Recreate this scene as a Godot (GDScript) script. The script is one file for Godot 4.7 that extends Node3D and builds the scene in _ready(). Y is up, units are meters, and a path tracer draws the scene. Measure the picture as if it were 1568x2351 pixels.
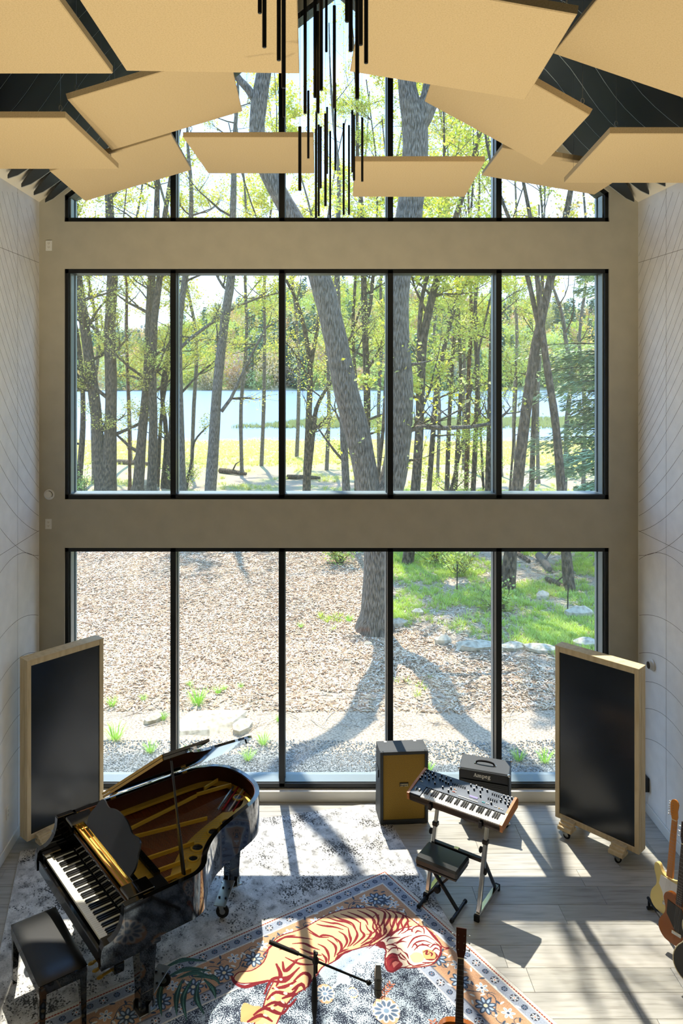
extends Node3D

# ---------------------------------------------------------------- measurements
const EYE := 5.085            # lens height above the floor
const FOC := 1767.0           # focal length in pixels of the 1568 x 2351 frame
const PX := 690.0             # vanishing point of the side walls
const PY := 840.0
const WALL_Z := -9.0
const XL := -3.056
const XR := 3.947
const EAVE := 7.0
const SLOPE := 0.78
const XC := 0.4455

var rng := RandomNumberGenerator.new()
var M := {}
var taken := {}

class MB:
	var v := PackedVector3Array()
	var n := PackedVector3Array()
	var c := PackedColorArray()
	var t := PackedVector2Array()
	var ix := PackedInt32Array()
	var col := Color(1, 1, 1)

	func vert(p: Vector3, nn: Vector3, uv := Vector2.ZERO) -> int:
		v.append(p)
		n.append(nn)
		c.append(col)
		t.append(uv)
		return v.size() - 1

	func face(a: int, b: int, d: int) -> void:      # counter-clockwise seen from outside
		ix.append(a)
		ix.append(d)
		ix.append(b)

	func tri(a: Vector3, b: Vector3, d: Vector3) -> void:
		var nn := (b - a).cross(d - a).normalized()
		face(vert(a, nn), vert(b, nn), vert(d, nn))

	func quad(a: Vector3, b: Vector3, d: Vector3, e: Vector3) -> void:
		var nn := (d - a).cross(e - b).normalized()
		var i := vert(a, nn, Vector2(0, 1))
		vert(b, nn, Vector2(1, 1))
		vert(d, nn, Vector2(1, 0))
		vert(e, nn, Vector2(0, 0))
		face(i, i + 1, i + 2)
		face(i, i + 2, i + 3)

	func hexa(p: Array) -> void:                     # p[0..3] bottom counter-clockwise seen from above, p[4..7] top
		quad(p[3], p[2], p[1], p[0])
		quad(p[4], p[5], p[6], p[7])
		for k in 4:
			var j := (k + 1) % 4
			quad(p[k], p[j], p[j + 4], p[k + 4])

	func box(o: Vector3, s: Vector3, b := Basis()) -> void:
		var h := s * 0.5
		var p := []
		for y in [-1, 1]:
			p.append(o + b * Vector3(-h.x, y * h.y, h.z))
			p.append(o + b * Vector3(h.x, y * h.y, h.z))
			p.append(o + b * Vector3(h.x, y * h.y, -h.z))
			p.append(o + b * Vector3(-h.x, y * h.y, -h.z))
		hexa(p)

	func span(lo: Vector3, hi: Vector3) -> void:
		box((lo + hi) * 0.5, hi - lo)

	func bevel(o: Vector3, s: Vector3, r := 0.006, b := Basis()) -> void:
		var h := s * 0.5
		var i := h - Vector3(r, r, r)
		for ax in 3:
			for sg in [-1.0, 1.0]:
				var u := Vector3.ZERO
				var w := Vector3.ZERO
				var q := Vector3.ZERO
				q[ax] = sg * h[ax]
				u[(ax + 1) % 3] = i[(ax + 1) % 3] * sg
				w[(ax + 2) % 3] = i[(ax + 2) % 3]
				quad(o + b * (q - u - w), o + b * (q + u - w), o + b * (q + u + w), o + b * (q - u + w))
		for ax in 3:
			var a1 := (ax + 1) % 3
			var a2 := (ax + 2) % 3
			for s1 in [-1.0, 1.0]:
				for s2 in [-1.0, 1.0]:
					var e := Vector3.ZERO
					e[ax] = i[ax] * s1 * s2
					var p := Vector3.ZERO
					p[a1] = s1 * h[a1]
					p[a2] = s2 * i[a2]
					var g := Vector3.ZERO
					g[a1] = s1 * i[a1]
					g[a2] = s2 * h[a2]
					quad(o + b * (p - e), o + b * (p + e), o + b * (g + e), o + b * (g - e))
		for sx in [-1.0, 1.0]:
			for sy in [-1.0, 1.0]:
				for sz in [-1.0, 1.0]:
					var pa := o + b * Vector3(sx * h.x, sy * i.y, sz * i.z)
					var pb := o + b * Vector3(sx * i.x, sy * h.y, sz * i.z)
					var pc := o + b * Vector3(sx * i.x, sy * i.y, sz * h.z)
					if sx * sy * sz > 0:
						tri(pa, pb, pc)
					else:
						tri(pa, pc, pb)

	func bar(a: Vector3, b: Vector3, w: float, h: float, up := Vector3.UP) -> void:
		var z := (b - a).normalized()
		var x := up.cross(z)
		if x.length() < 0.01:
			x = Vector3.RIGHT.cross(z)
		x = x.normalized()
		var y := z.cross(x)
		bevel((a + b) * 0.5, Vector3(w, h, (b - a).length()), minf(w, h) * 0.12, Basis(x, y, z))

	func tube(p: PackedVector3Array, r: PackedFloat32Array, sides := 8, cap := true) -> void:
		var m := p.size()
		var dirn := (p[1] - p[0]).normalized()
		var side := dirn.cross(Vector3(0.31, 0.2, 0.93)).normalized()
		if side.length() < 0.5:
			side = dirn.cross(Vector3.UP).normalized()
		var first := v.size()
		for k in m:
			var d := (p[mini(k + 1, m - 1)] - p[maxi(k - 1, 0)]).normalized()
			side = (side - d * side.dot(d)).normalized()
			var up := d.cross(side)
			for j in sides:
				var a := TAU * j / sides
				var q := side * cos(a) + up * sin(a)
				vert(p[k] + q * r[mini(k, r.size() - 1)], q, Vector2(float(j) / sides, float(k) / m))
		for k in m - 1:
			for j in sides:
				var a := first + k * sides + j
				var b := first + k * sides + (j + 1) % sides
				face(a, b, b + sides)
				face(a, b + sides, a + sides)
		if cap:
			for e in 2:
				var k := 0 if e == 0 else m - 1
				var d := (p[1] - p[0]).normalized() if e else (p[0] - p[1]).normalized()
				if e == 1:
					d = (p[m - 1] - p[m - 2]).normalized()
				var o := vert(p[k], d)
				var ring := []
				for j in sides:
					ring.append(vert(v[first + k * sides + j], d))
				for j in sides:
					if e == 0:
						face(o, ring[(j + 1) % sides], ring[j])
					else:
						face(o, ring[j], ring[(j + 1) % sides])

	func rod(a: Vector3, b: Vector3, r: float, r2 := -1.0, sides := 8) -> void:
		tube(PackedVector3Array([a, b]), PackedFloat32Array([r, r if r2 < 0 else r2]), sides)

	func lathe(prof: Array, o: Vector3, b := Basis(), sides := 16) -> void:   # prof: [radius, height] along b.y
		for k in prof.size() - 1:
			var p: Array = prof[k]
			var q: Array = prof[k + 1]
			var nn := Vector2(q[1] - p[1], p[0] - q[0]).normalized()
			var f := v.size()
			for j in sides + 1:
				var a := TAU * j / sides
				var d := Vector3(cos(a), 0, -sin(a))
				var w := b * (d * nn.x + Vector3.UP * nn.y)
				vert(o + b * (d * p[0] + Vector3.UP * p[1]), w)
				vert(o + b * (d * q[0] + Vector3.UP * q[1]), w)
			for j in sides:
				var a := f + j * 2
				face(a, a + 2, a + 3)
				face(a, a + 3, a + 1)

	func prism(poly: PackedVector2Array, y0: float, y1: float, xf := Transform3D(), smooth := false) -> void:
		# poly in (x, z); extruded from y0 to y1
		var p := poly
		if not Geometry2D.is_polygon_clockwise(p):
			p = p.duplicate()
			p.reverse()
		var tr := Geometry2D.triangulate_polygon(p)
		var m := p.size()
		var up := xf.basis.y.normalized()
		var f := v.size()
		for k in m:
			vert(xf * Vector3(p[k].x, y1, p[k].y), up, p[k])
		for k in m:
			vert(xf * Vector3(p[k].x, y0, p[k].y), -up, p[k])
		for k in range(0, tr.size(), 3):
			var a := p[tr[k]]
			var b := p[tr[k + 1]]
			var d := p[tr[k + 2]]
			var flip := (b - a).cross(d - a) > 0.0
			var i1: int = tr[k + 2] if flip else tr[k + 1]
			var i2: int = tr[k + 1] if flip else tr[k + 2]
			face(f + tr[k], f + i1, f + i2)
			face(f + m + tr[k], f + m + i2, f + m + i1)
		for k in m:
			var a := p[k]
			var b := p[(k + 1) % m]
			var A0 := xf * Vector3(a.x, y0, a.y)
			var B0 := xf * Vector3(b.x, y0, b.y)
			var A1 := xf * Vector3(a.x, y1, a.y)
			var B1 := xf * Vector3(b.x, y1, b.y)
			if smooth:
				var pn := (b - p[(k - 1 + m) % m]).normalized()
				var qn := (p[(k + 2) % m] - a).normalized()
				var na := xf.basis * Vector3(-pn.y, 0, pn.x)
				var nb := xf.basis * Vector3(-qn.y, 0, qn.x)
				var i := vert(A0, -na.normalized())
				vert(B0, -nb.normalized())
				vert(B1, -nb.normalized())
				vert(A1, -na.normalized())
				face(i, i + 2, i + 1)
				face(i, i + 3, i + 2)
			else:
				quad(B0, A0, A1, B1)

	func ball(o: Vector3, r: Vector3, seg := 10, rings := 6) -> void:
		var f := v.size()
		for i in rings + 1:
			var th := PI * i / rings
			for j in seg + 1:
				var a := TAU * j / seg
				var d := Vector3(sin(th) * cos(a), cos(th), -sin(th) * sin(a))
				vert(o + d * r, (d / r).normalized())
		for i in rings:
			for j in seg:
				var a := f + i * (seg + 1) + j
				face(a, a + seg + 1, a + seg + 2)
				face(a, a + seg + 2, a + 1)

	func done() -> ArrayMesh:
		var arr := []
		arr.resize(Mesh.ARRAY_MAX)
		arr[Mesh.ARRAY_VERTEX] = v
		arr[Mesh.ARRAY_NORMAL] = n
		arr[Mesh.ARRAY_TEX_UV] = t
		arr[Mesh.ARRAY_COLOR] = c
		arr[Mesh.ARRAY_INDEX] = ix
		var m := ArrayMesh.new()
		m.add_surface_from_arrays(Mesh.PRIMITIVE_TRIANGLES, arr)
		return m

# ---------------------------------------------------------------- naming helpers
func numbered(called: String) -> String:
	if not taken.has(called):
		taken[called] = 0
		return called
	taken[called] += 1
	return "%s_%03d" % [called, taken[called]]

func tag(o: Node, label: String, category: String, group := "", kind := "") -> void:
	if label != "":
		o.set_meta("label", label)
	if category != "":
		o.set_meta("category", category)
	if group != "":
		o.set_meta("group", group)
	if kind != "":
		o.set_meta("kind", kind)

func thing(called: String, label: String, category: String, where := Vector3.ZERO, turn := 0.0, group := "") -> Node3D:
	var o := Node3D.new()
	o.name = numbered(called)
	add_child(o)
	o.position = where
	o.rotation.y = turn
	tag(o, label, category, group)
	return o

func part(called: String, mb, m: Material, parent: Node, label := "") -> MeshInstance3D:
	var o := MeshInstance3D.new()
	o.name = called
	o.mesh = mb.done() if mb is MB else mb
	o.material_override = null
	for k in o.mesh.get_surface_count():
		if mb is MB:
			o.mesh.surface_set_material(k, m)
		else:
			o.set_surface_override_material(k, m)
	o.cast_shadow = GeometryInstance3D.SHADOW_CASTING_SETTING_ON
	parent.add_child(o, true)
	if label != "":
		o.set_meta("label", label)
	return o

func solo(called: String, mb, m: Material, label: String, category: String, group := "", kind := "") -> MeshInstance3D:
	var o := part(numbered(called), mb, m, self)
	tag(o, label, category, group, kind)
	return o

func struct(called: String, mb, m: Material, label: String) -> MeshInstance3D:
	var o := part(numbered(called), mb, m, self)
	tag(o, label, "", "", "structure")
	return o

func struct_node(called: String, label: String) -> Node3D:
	var o := Node3D.new()
	o.name = numbered(called)
	add_child(o)
	tag(o, label, "", "", "structure")
	return o

func scatter(called: String, mesh: Mesh, m: Material, xfs: Array, cols: Array, parent: Node) -> MultiMeshInstance3D:
	var mm := MultiMesh.new()
	mm.transform_format = MultiMesh.TRANSFORM_3D
	mm.use_colors = not cols.is_empty()
	mm.mesh = mesh
	mm.instance_count = xfs.size()
	for k in xfs.size():
		mm.set_instance_transform(k, xfs[k])
		if not cols.is_empty():
			mm.set_instance_color(k, cols[k])
	var o := MultiMeshInstance3D.new()
	o.name = called
	o.multimesh = mm
	o.material_override = m
	parent.add_child(o, true)
	o.set_meta("kind", "stuff")
	return o

func at(px: float, py: float, d: float) -> Vector3:
	return Vector3((px - PX) / FOC * d, EYE + (PY - py) / FOC * d, -d)

func fl(px: float, py: float, h := 0.0) -> Vector3:
	var k := (EYE - h) / (py - PY)
	return Vector3((px - PX) * k, h, -FOC * k)

func wx(px: float) -> float:
	return (px - PX) * -WALL_Z / FOC

func wy(py: float) -> float:
	return EYE + (PY - py) * -WALL_Z / FOC

func roof(x: float) -> float:
	return EAVE + SLOPE * (XC - XL - absf(x - XC))

func rr(a: float, b: float) -> float:
	return rng.randf_range(a, b)

# ---------------------------------------------------------------- materials
func mat(called: String, c: Color, rough := 0.6, metal := 0.0) -> StandardMaterial3D:
	var m := StandardMaterial3D.new()
	m.resource_name = called
	m.albedo_color = c
	m.roughness = rough
	m.metallic = metal
	M[called] = m
	return m

func noise_tex(seed_: int, freq: float, ramp: Array, size := 512, octaves := 4, normal := false, bump := 4.0, ntype := FastNoiseLite.TYPE_SIMPLEX_SMOOTH) -> NoiseTexture2D:
	var nz := FastNoiseLite.new()
	nz.seed = seed_
	nz.noise_type = ntype
	nz.frequency = freq
	nz.fractal_octaves = octaves
	var t := NoiseTexture2D.new()
	t.width = size
	t.height = size
	t.seamless = true
	t.noise = nz
	if normal:
		t.as_normal_map = true
		t.bump_strength = bump
	elif ramp.size():
		var g := Gradient.new()
		var offs := PackedFloat32Array()
		var cols := PackedColorArray()
		for e in ramp:
			offs.append(e[0])
			cols.append(e[1])
		g.offsets = offs
		g.colors = cols
		t.color_ramp = g
	return t

func triplanar(m: StandardMaterial3D, tex: Texture2D, scale_: Vector3, world := true) -> void:
	m.albedo_texture = tex
	m.uv1_triplanar = true
	m.uv1_world_triplanar = world
	m.uv1_scale = scale_

func g8(x: float) -> Color:
	return Color(x, x, x)

func make_materials() -> void:
	var m: StandardMaterial3D
	m = mat("plaster", Color(0.74, 0.72, 0.65), 0.85)
	triplanar(m, noise_tex(11, 0.02, [[0.0, g8(0.95)], [1.0, g8(1.0)]], 256), Vector3(0.6, 0.6, 0.6))
	m = mat("panel_wall", Color(0.93, 0.92, 0.90), 0.7)
	triplanar(m, noise_tex(12, 0.02, [[0.0, g8(0.955)], [1.0, g8(1.0)]], 256), Vector3(0.7, 0.7, 0.7))
	mat("groove", Color(0.36, 0.31, 0.25), 0.9)
	mat("ceiling_white", Color(0.86, 0.83, 0.76), 0.8)
	mat("ceiling_board", Color(0.075, 0.105, 0.12), 0.55)
	mat("board_edge", Color(0.62, 0.66, 0.66), 0.6)
	mat("trim_white", Color(0.90, 0.89, 0.85), 0.5)
	m = mat("frame_black", Color(0.085, 0.10, 0.105), 0.38, 0.25)
	mat("frame_sheen_grey", Color(0.50, 0.55, 0.57), 0.35, 0.5)  # grey metal paled to carry the bluish reflection on frame side faces
	m = mat("glass", Color(0.86, 0.95, 0.93, 0.07), 0.02)
	m.transparency = BaseMaterial3D.TRANSPARENCY_ALPHA
	m.metallic_specular = 0.5
	for k in 4:
		var tones: Array = [Color(0.715, 0.71, 0.685), Color(0.675, 0.67, 0.645), Color(0.74, 0.73, 0.70), Color(0.69, 0.685, 0.655)]
		m = mat("plank_%d" % k, tones[k], 0.36)
		triplanar(m, noise_tex(20 + k, 0.012, [[0.0, Color(0.80, 0.79, 0.77)], [0.4, Color(0.93, 0.925, 0.91)], [1.0, Color(1, 1, 1)]], 512, 4), Vector3(0.30, 1.0, 3.2))
		m.uv1_offset = Vector3(0.17 * k, 0, 0.31 * k)
	m = mat("subfloor", Color(0.30, 0.27, 0.23), 0.9)
	m = mat("cloud_fabric", Color(0.80, 0.71, 0.55), 0.95)
	triplanar(m, noise_tex(31, 0.06, [[0.0, Color(0.88, 0.86, 0.83)], [0.5, Color(0.96, 0.955, 0.945)], [1.0, Color(1, 1, 1)]], 512, 4), Vector3(2.4, 2.4, 2.4), false)
	mat("steel", Color(0.62, 0.62, 0.60), 0.3, 0.9)
	mat("chrome", Color(0.78, 0.78, 0.77), 0.14, 1.0)
	mat("black_metal", Color(0.06, 0.06, 0.065), 0.4, 0.3)
	mat("tube_metal", Color(0.09, 0.095, 0.10), 0.35, 0.4)
	mat("rubber", Color(0.05, 0.05, 0.05), 0.8)
	m = mat("lacquer", Color(0.035, 0.033, 0.035), 0.07)
	m.clearcoat_enabled = true
	m.clearcoat_roughness = 0.03
	m = mat("satin_black", Color(0.10, 0.10, 0.105), 0.32)
	mat("ivory", Color(0.93, 0.92, 0.86), 0.25)
	mat("ebony", Color(0.045, 0.045, 0.05), 0.28)
	m = mat("gold_plate", Color(0.86, 0.70, 0.24), 0.45, 0.1)
	mat("brass", Color(0.84, 0.66, 0.27), 0.3, 0.45)
	m = mat("soundboard", Color(0.60, 0.33, 0.16), 0.35)
	triplanar(m, noise_tex(41, 0.02, [[0.0, Color(0.70, 0.62, 0.55)], [1.0, Color(1, 1, 1)]], 256), Vector3(1, 1, 12), false)
	mat("orange_wood", Color(0.85, 0.56, 0.22), 0.4)
	mat("red_felt", Color(0.62, 0.06, 0.09), 0.95)
	mat("white_felt", Color(0.86, 0.84, 0.78), 0.95)
	mat("string_steel", Color(0.70, 0.68, 0.64), 0.3, 0.8)
	m = mat("black_leather", Color(0.075, 0.085, 0.09), 0.34)
	m.normal_enabled = true
	m.normal_texture = noise_tex(51, 0.08, [], 256, 3, true, 3.0)
	m.normal_scale = 0.15
	m.uv1_triplanar = true
	m.uv1_scale = Vector3(9, 9, 9)
	m = mat("pine", Color(0.87, 0.79, 0.63), 0.6)
	triplanar(m, noise_tex(61, 0.012, [[0.0, Color(0.90, 0.87, 0.82)], [0.5, Color(0.97, 0.96, 0.94)], [1.0, Color(1, 1, 1)]], 256, 4), Vector3(4, 0.6, 4), false)
	mat("gobo_panel", Color(0.095, 0.125, 0.15), 0.2)
	m = mat("tolex", Color(0.15, 0.17, 0.18), 0.55)
	m.normal_enabled = true
	m.normal_texture = noise_tex(62, 0.12, [], 256, 2, true, 4.0)
	m.normal_scale = 0.4
	m.uv1_triplanar = true
	m.uv1_scale = Vector3(6, 6, 6)
	m = mat("gold_grille", Color(0.70, 0.57, 0.22), 0.8)
	triplanar(m, noise_tex(63, 0.11, [[0.0, Color(0.55, 0.50, 0.42)], [0.5, Color(0.85, 0.82, 0.75)], [1.0, Color(1, 1, 1)]], 256, 3), Vector3(5, 5, 5), false)
	mat("synth_blue", Color(0.19, 0.26, 0.34), 0.42)
	m = mat("cherry_wood", Color(0.82, 0.53, 0.25), 0.35)
	triplanar(m, noise_tex(64, 0.015, [[0.0, Color(0.72, 0.66, 0.60)], [1.0, Color(1, 1, 1)]], 256, 4), Vector3(6, 6, 1.2), false)
	mat("white_plastic", Color(0.88, 0.88, 0.86), 0.4)
	mat("badge_cream", Color(0.83, 0.77, 0.60), 0.4)
	mat("cream_paint", Color(0.87, 0.79, 0.50), 0.18)
	mat("amber_wood", Color(0.56, 0.30, 0.07), 0.2)
	mat("maple", Color(0.80, 0.50, 0.16), 0.28)
	mat("rosewood", Color(0.16, 0.085, 0.06), 0.4)
	mat("mahogany", Color(0.26, 0.11, 0.06), 0.3)
	mat("cream_binding", Color(0.90, 0.84, 0.68), 0.35)
	mat("lit_button_red", Color(0.92, 0.36, 0.24), 0.4)
	mat("lit_button_cyan", Color(0.16, 0.80, 0.85), 0.4)
	mat("lit_button_orange", Color(0.95, 0.60, 0.12), 0.4)
	mat("mic_olive", Color(0.36, 0.35, 0.30), 0.38, 0.5)
	mat("rug_edge", Color(0.70, 0.68, 0.64), 0.95)
	# outdoors
	for k in 3:
		var bt: Array = [Color(0.60, 0.56, 0.50), Color(0.50, 0.43, 0.34), Color(0.56, 0.38, 0.26)]
		m = mat("bark_%d" % k, bt[k], 0.95)
		triplanar(m, noise_tex(70 + k, 0.03, [[0.0, Color(0.22, 0.20, 0.18)], [0.42, Color(0.50, 0.48, 0.45)], [0.62, Color(0.88, 0.87, 0.85)], [1.0, Color(1, 1, 1)]], 512, 5), Vector3(3.0, 0.32, 3.0) if k == 0 else Vector3(0.9, 0.28, 0.9), false)
		m.normal_enabled = true
		m.normal_texture = noise_tex(74 + k, 0.03, [], 512, 5, true, 10.0)
		m.normal_scale = 1.2
	m = mat("leaf", Color(1, 1, 1), 0.6)
	m.vertex_color_use_as_albedo = true
	m.backlight_enabled = true
	m.backlight = Color(0.85, 0.86, 0.36)
	m.cull_mode = BaseMaterial3D.CULL_DISABLED
	m = mat("needle", Color(1, 1, 1), 0.6)
	m.vertex_color_use_as_albedo = true
	m.backlight_enabled = true
	m.backlight = Color(0.22, 0.32, 0.16)
	m.cull_mode = BaseMaterial3D.CULL_DISABLED
	m = mat("ground", Color(1, 1, 1), 0.95)
	m.vertex_color_use_as_albedo = true
	triplanar(m, noise_tex(80, 0.05, [[0.0, Color(0.40, 0.38, 0.35)], [0.35, Color(0.78, 0.77, 0.75)], [0.6, Color(0.97, 0.97, 0.96)], [1.0, Color(1, 1, 1)]], 512, 5), Vector3(0.9, 0.9, 0.9))
	m = mat("tinted", Color(1, 1, 1), 0.9)
	m.vertex_color_use_as_albedo = true
	m = mat("stone", Color(0.80, 0.77, 0.68), 0.9)
	triplanar(m, noise_tex(82, 0.03, [[0.0, Color(0.55, 0.52, 0.47)], [0.5, Color(0.88, 0.87, 0.84)], [1.0, Color(1, 1, 1)]], 256, 5), Vector3(1.2, 1.2, 1.2))
	m = mat("water", Color(0.50, 0.61, 0.74), 0.25)  # pale blue albedo stands in for sky mirrored by the ripples
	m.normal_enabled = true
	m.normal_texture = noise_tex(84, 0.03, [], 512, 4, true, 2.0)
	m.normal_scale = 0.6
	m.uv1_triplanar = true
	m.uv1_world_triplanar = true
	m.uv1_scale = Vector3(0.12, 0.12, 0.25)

func _ready() -> void:
	rng.seed = 4711
	# ---- camera: level, shifted lens
	var cam := Camera3D.new()
	cam.name = "camera"
	cam.projection = Camera3D.PROJECTION_FRUSTUM
	cam.near = 0.05
	cam.far = 900.0
	cam.keep_aspect = Camera3D.KEEP_HEIGHT
	cam.size = 2351.0 / FOC * cam.near
	cam.frustum_offset = Vector2(784.0 - PX, PY - 1175.5) / FOC * cam.near
	cam.position = Vector3(0, EYE, 0)
	add_child(cam)
	cam.current = true
	# ---- sky
	var env := Environment.new()
	env.background_mode = Environment.BG_SKY
	var sky := Sky.new()
	var sm := ProceduralSkyMaterial.new()
	sm.sky_top_color = Color(0.42, 0.66, 0.95)
	sm.sky_horizon_color = Color(0.80, 0.91, 0.99)
	sm.sky_curve = 0.22
	sm.ground_bottom_color = Color(0.36, 0.38, 0.26)
	sm.ground_horizon_color = Color(0.60, 0.68, 0.62)
	sm.sky_energy_multiplier = 1.8
	sm.sky_cover = noise_tex(5, 0.006, [[0.0, Color(0, 0, 0, 0)], [0.40, Color(0.1, 0.1, 0.1, 0.2)], [0.60, Color(0.85, 0.86, 0.88, 0.8)], [1.0, Color(1, 1, 1, 1)]], 1024, 4)
	sm.sky_cover_modulate = Color(0.8, 0.8, 0.8, 1.0)
	sm.sun_angle_max = 8.0
	sky.sky_material = sm
	env.sky = sky
	env.tonemap_mode = Environment.TONE_MAPPER_LINEAR
	env.tonemap_exposure = 1.0
	env.sdfgi_enabled = true
	env.ssao_enabled = true
	env.ssil_enabled = true
	var we := WorldEnvironment.new()
	we.name = "world_environment"
	we.environment = env
	add_child(we)
	# ---- sun, high over the lake, shining in through the window wall
	var sun := DirectionalLight3D.new()
	sun.name = "sun"
	add_child(sun)
	sun.basis = Basis.looking_at(Vector3(0.11, -1.80, 1.0).normalized(), Vector3.RIGHT)
	sun.light_color = Color(1.0, 0.97, 0.91)
	sun.light_energy = 3.7
	sun.light_angular_distance = 0.55
	sun.shadow_enabled = true
	make_materials()
	fill_lamps()
	# ---- structure, then things
	shell()
	window_wall()
	ceiling_boards()
	outdoors()
	acoustic_clouds()
	chandelier()
	gobos()
	rugs()
	grand_piano()
	piano_bench()
	speaker_cabinet()
	combo_amp()
	synth_and_stand()
	keyboard_bench()
	microphone()
	guitars()
	wall_fittings()

# ---------------------------------------------------------------- added fill lamps out of view, put in to brighten the ceiling clouds
func fill_lamps() -> void:
	var glow := StandardMaterial3D.new()
	glow.albedo_color = Color(1, 0.95, 0.86)
	glow.emission_enabled = true
	glow.emission = Color(1.0, 0.94, 0.81)
	glow.emission_energy_multiplier = 3.0
	var spots := [-2.5, -0.7, 0.55, 2.3]
	var says := ["added fill lamp standing by the piano side wall", "added fill lamp second from the piano side wall", "added fill lamp second from the guitar side wall", "added fill lamp standing nearest the guitar side wall"]
	for k in 4:
		var o := thing("added_fill_lamp", says[k], "lamp", Vector3(spots[k], 0.017, -4.1), 0, "floor uplights added to wash the ceiling")
		var mb := MB.new()
		mb.lathe([[0.0, 0.0], [0.10, 0.0], [0.10, 0.012], [0.085, 0.02], [0.085, 0.20], [0.075, 0.20], [0.075, 0.17], [0.0, 0.17]], Vector3.ZERO, Basis(), 20)
		part("can", mb, M.black_metal, o)
		mb = MB.new()
		mb.lathe([[0.074, 0.172], [0.074, 0.178], [0.0, 0.180]], Vector3.ZERO, Basis(), 20)
		part("fill_lamp_lens", mb, glow, o)
		var l := SpotLight3D.new()
		l.name = "fill_light"
		l.light_color = Color(1.0, 0.94, 0.81)
		l.light_energy = 12.5
		l.spot_angle = 46.0
		l.spot_angle_attenuation = 0.6
		l.light_size = 0.07
		l.spot_range = 40.0
		l.spot_attenuation = 2.0
		l.shadow_enabled = true
		o.add_child(l)
		l.position = Vector3(0, 0.205, 0)
		l.basis = Basis.looking_at(Vector3(0.03, 1, -0.16).normalized(), Vector3.BACK)

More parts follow.
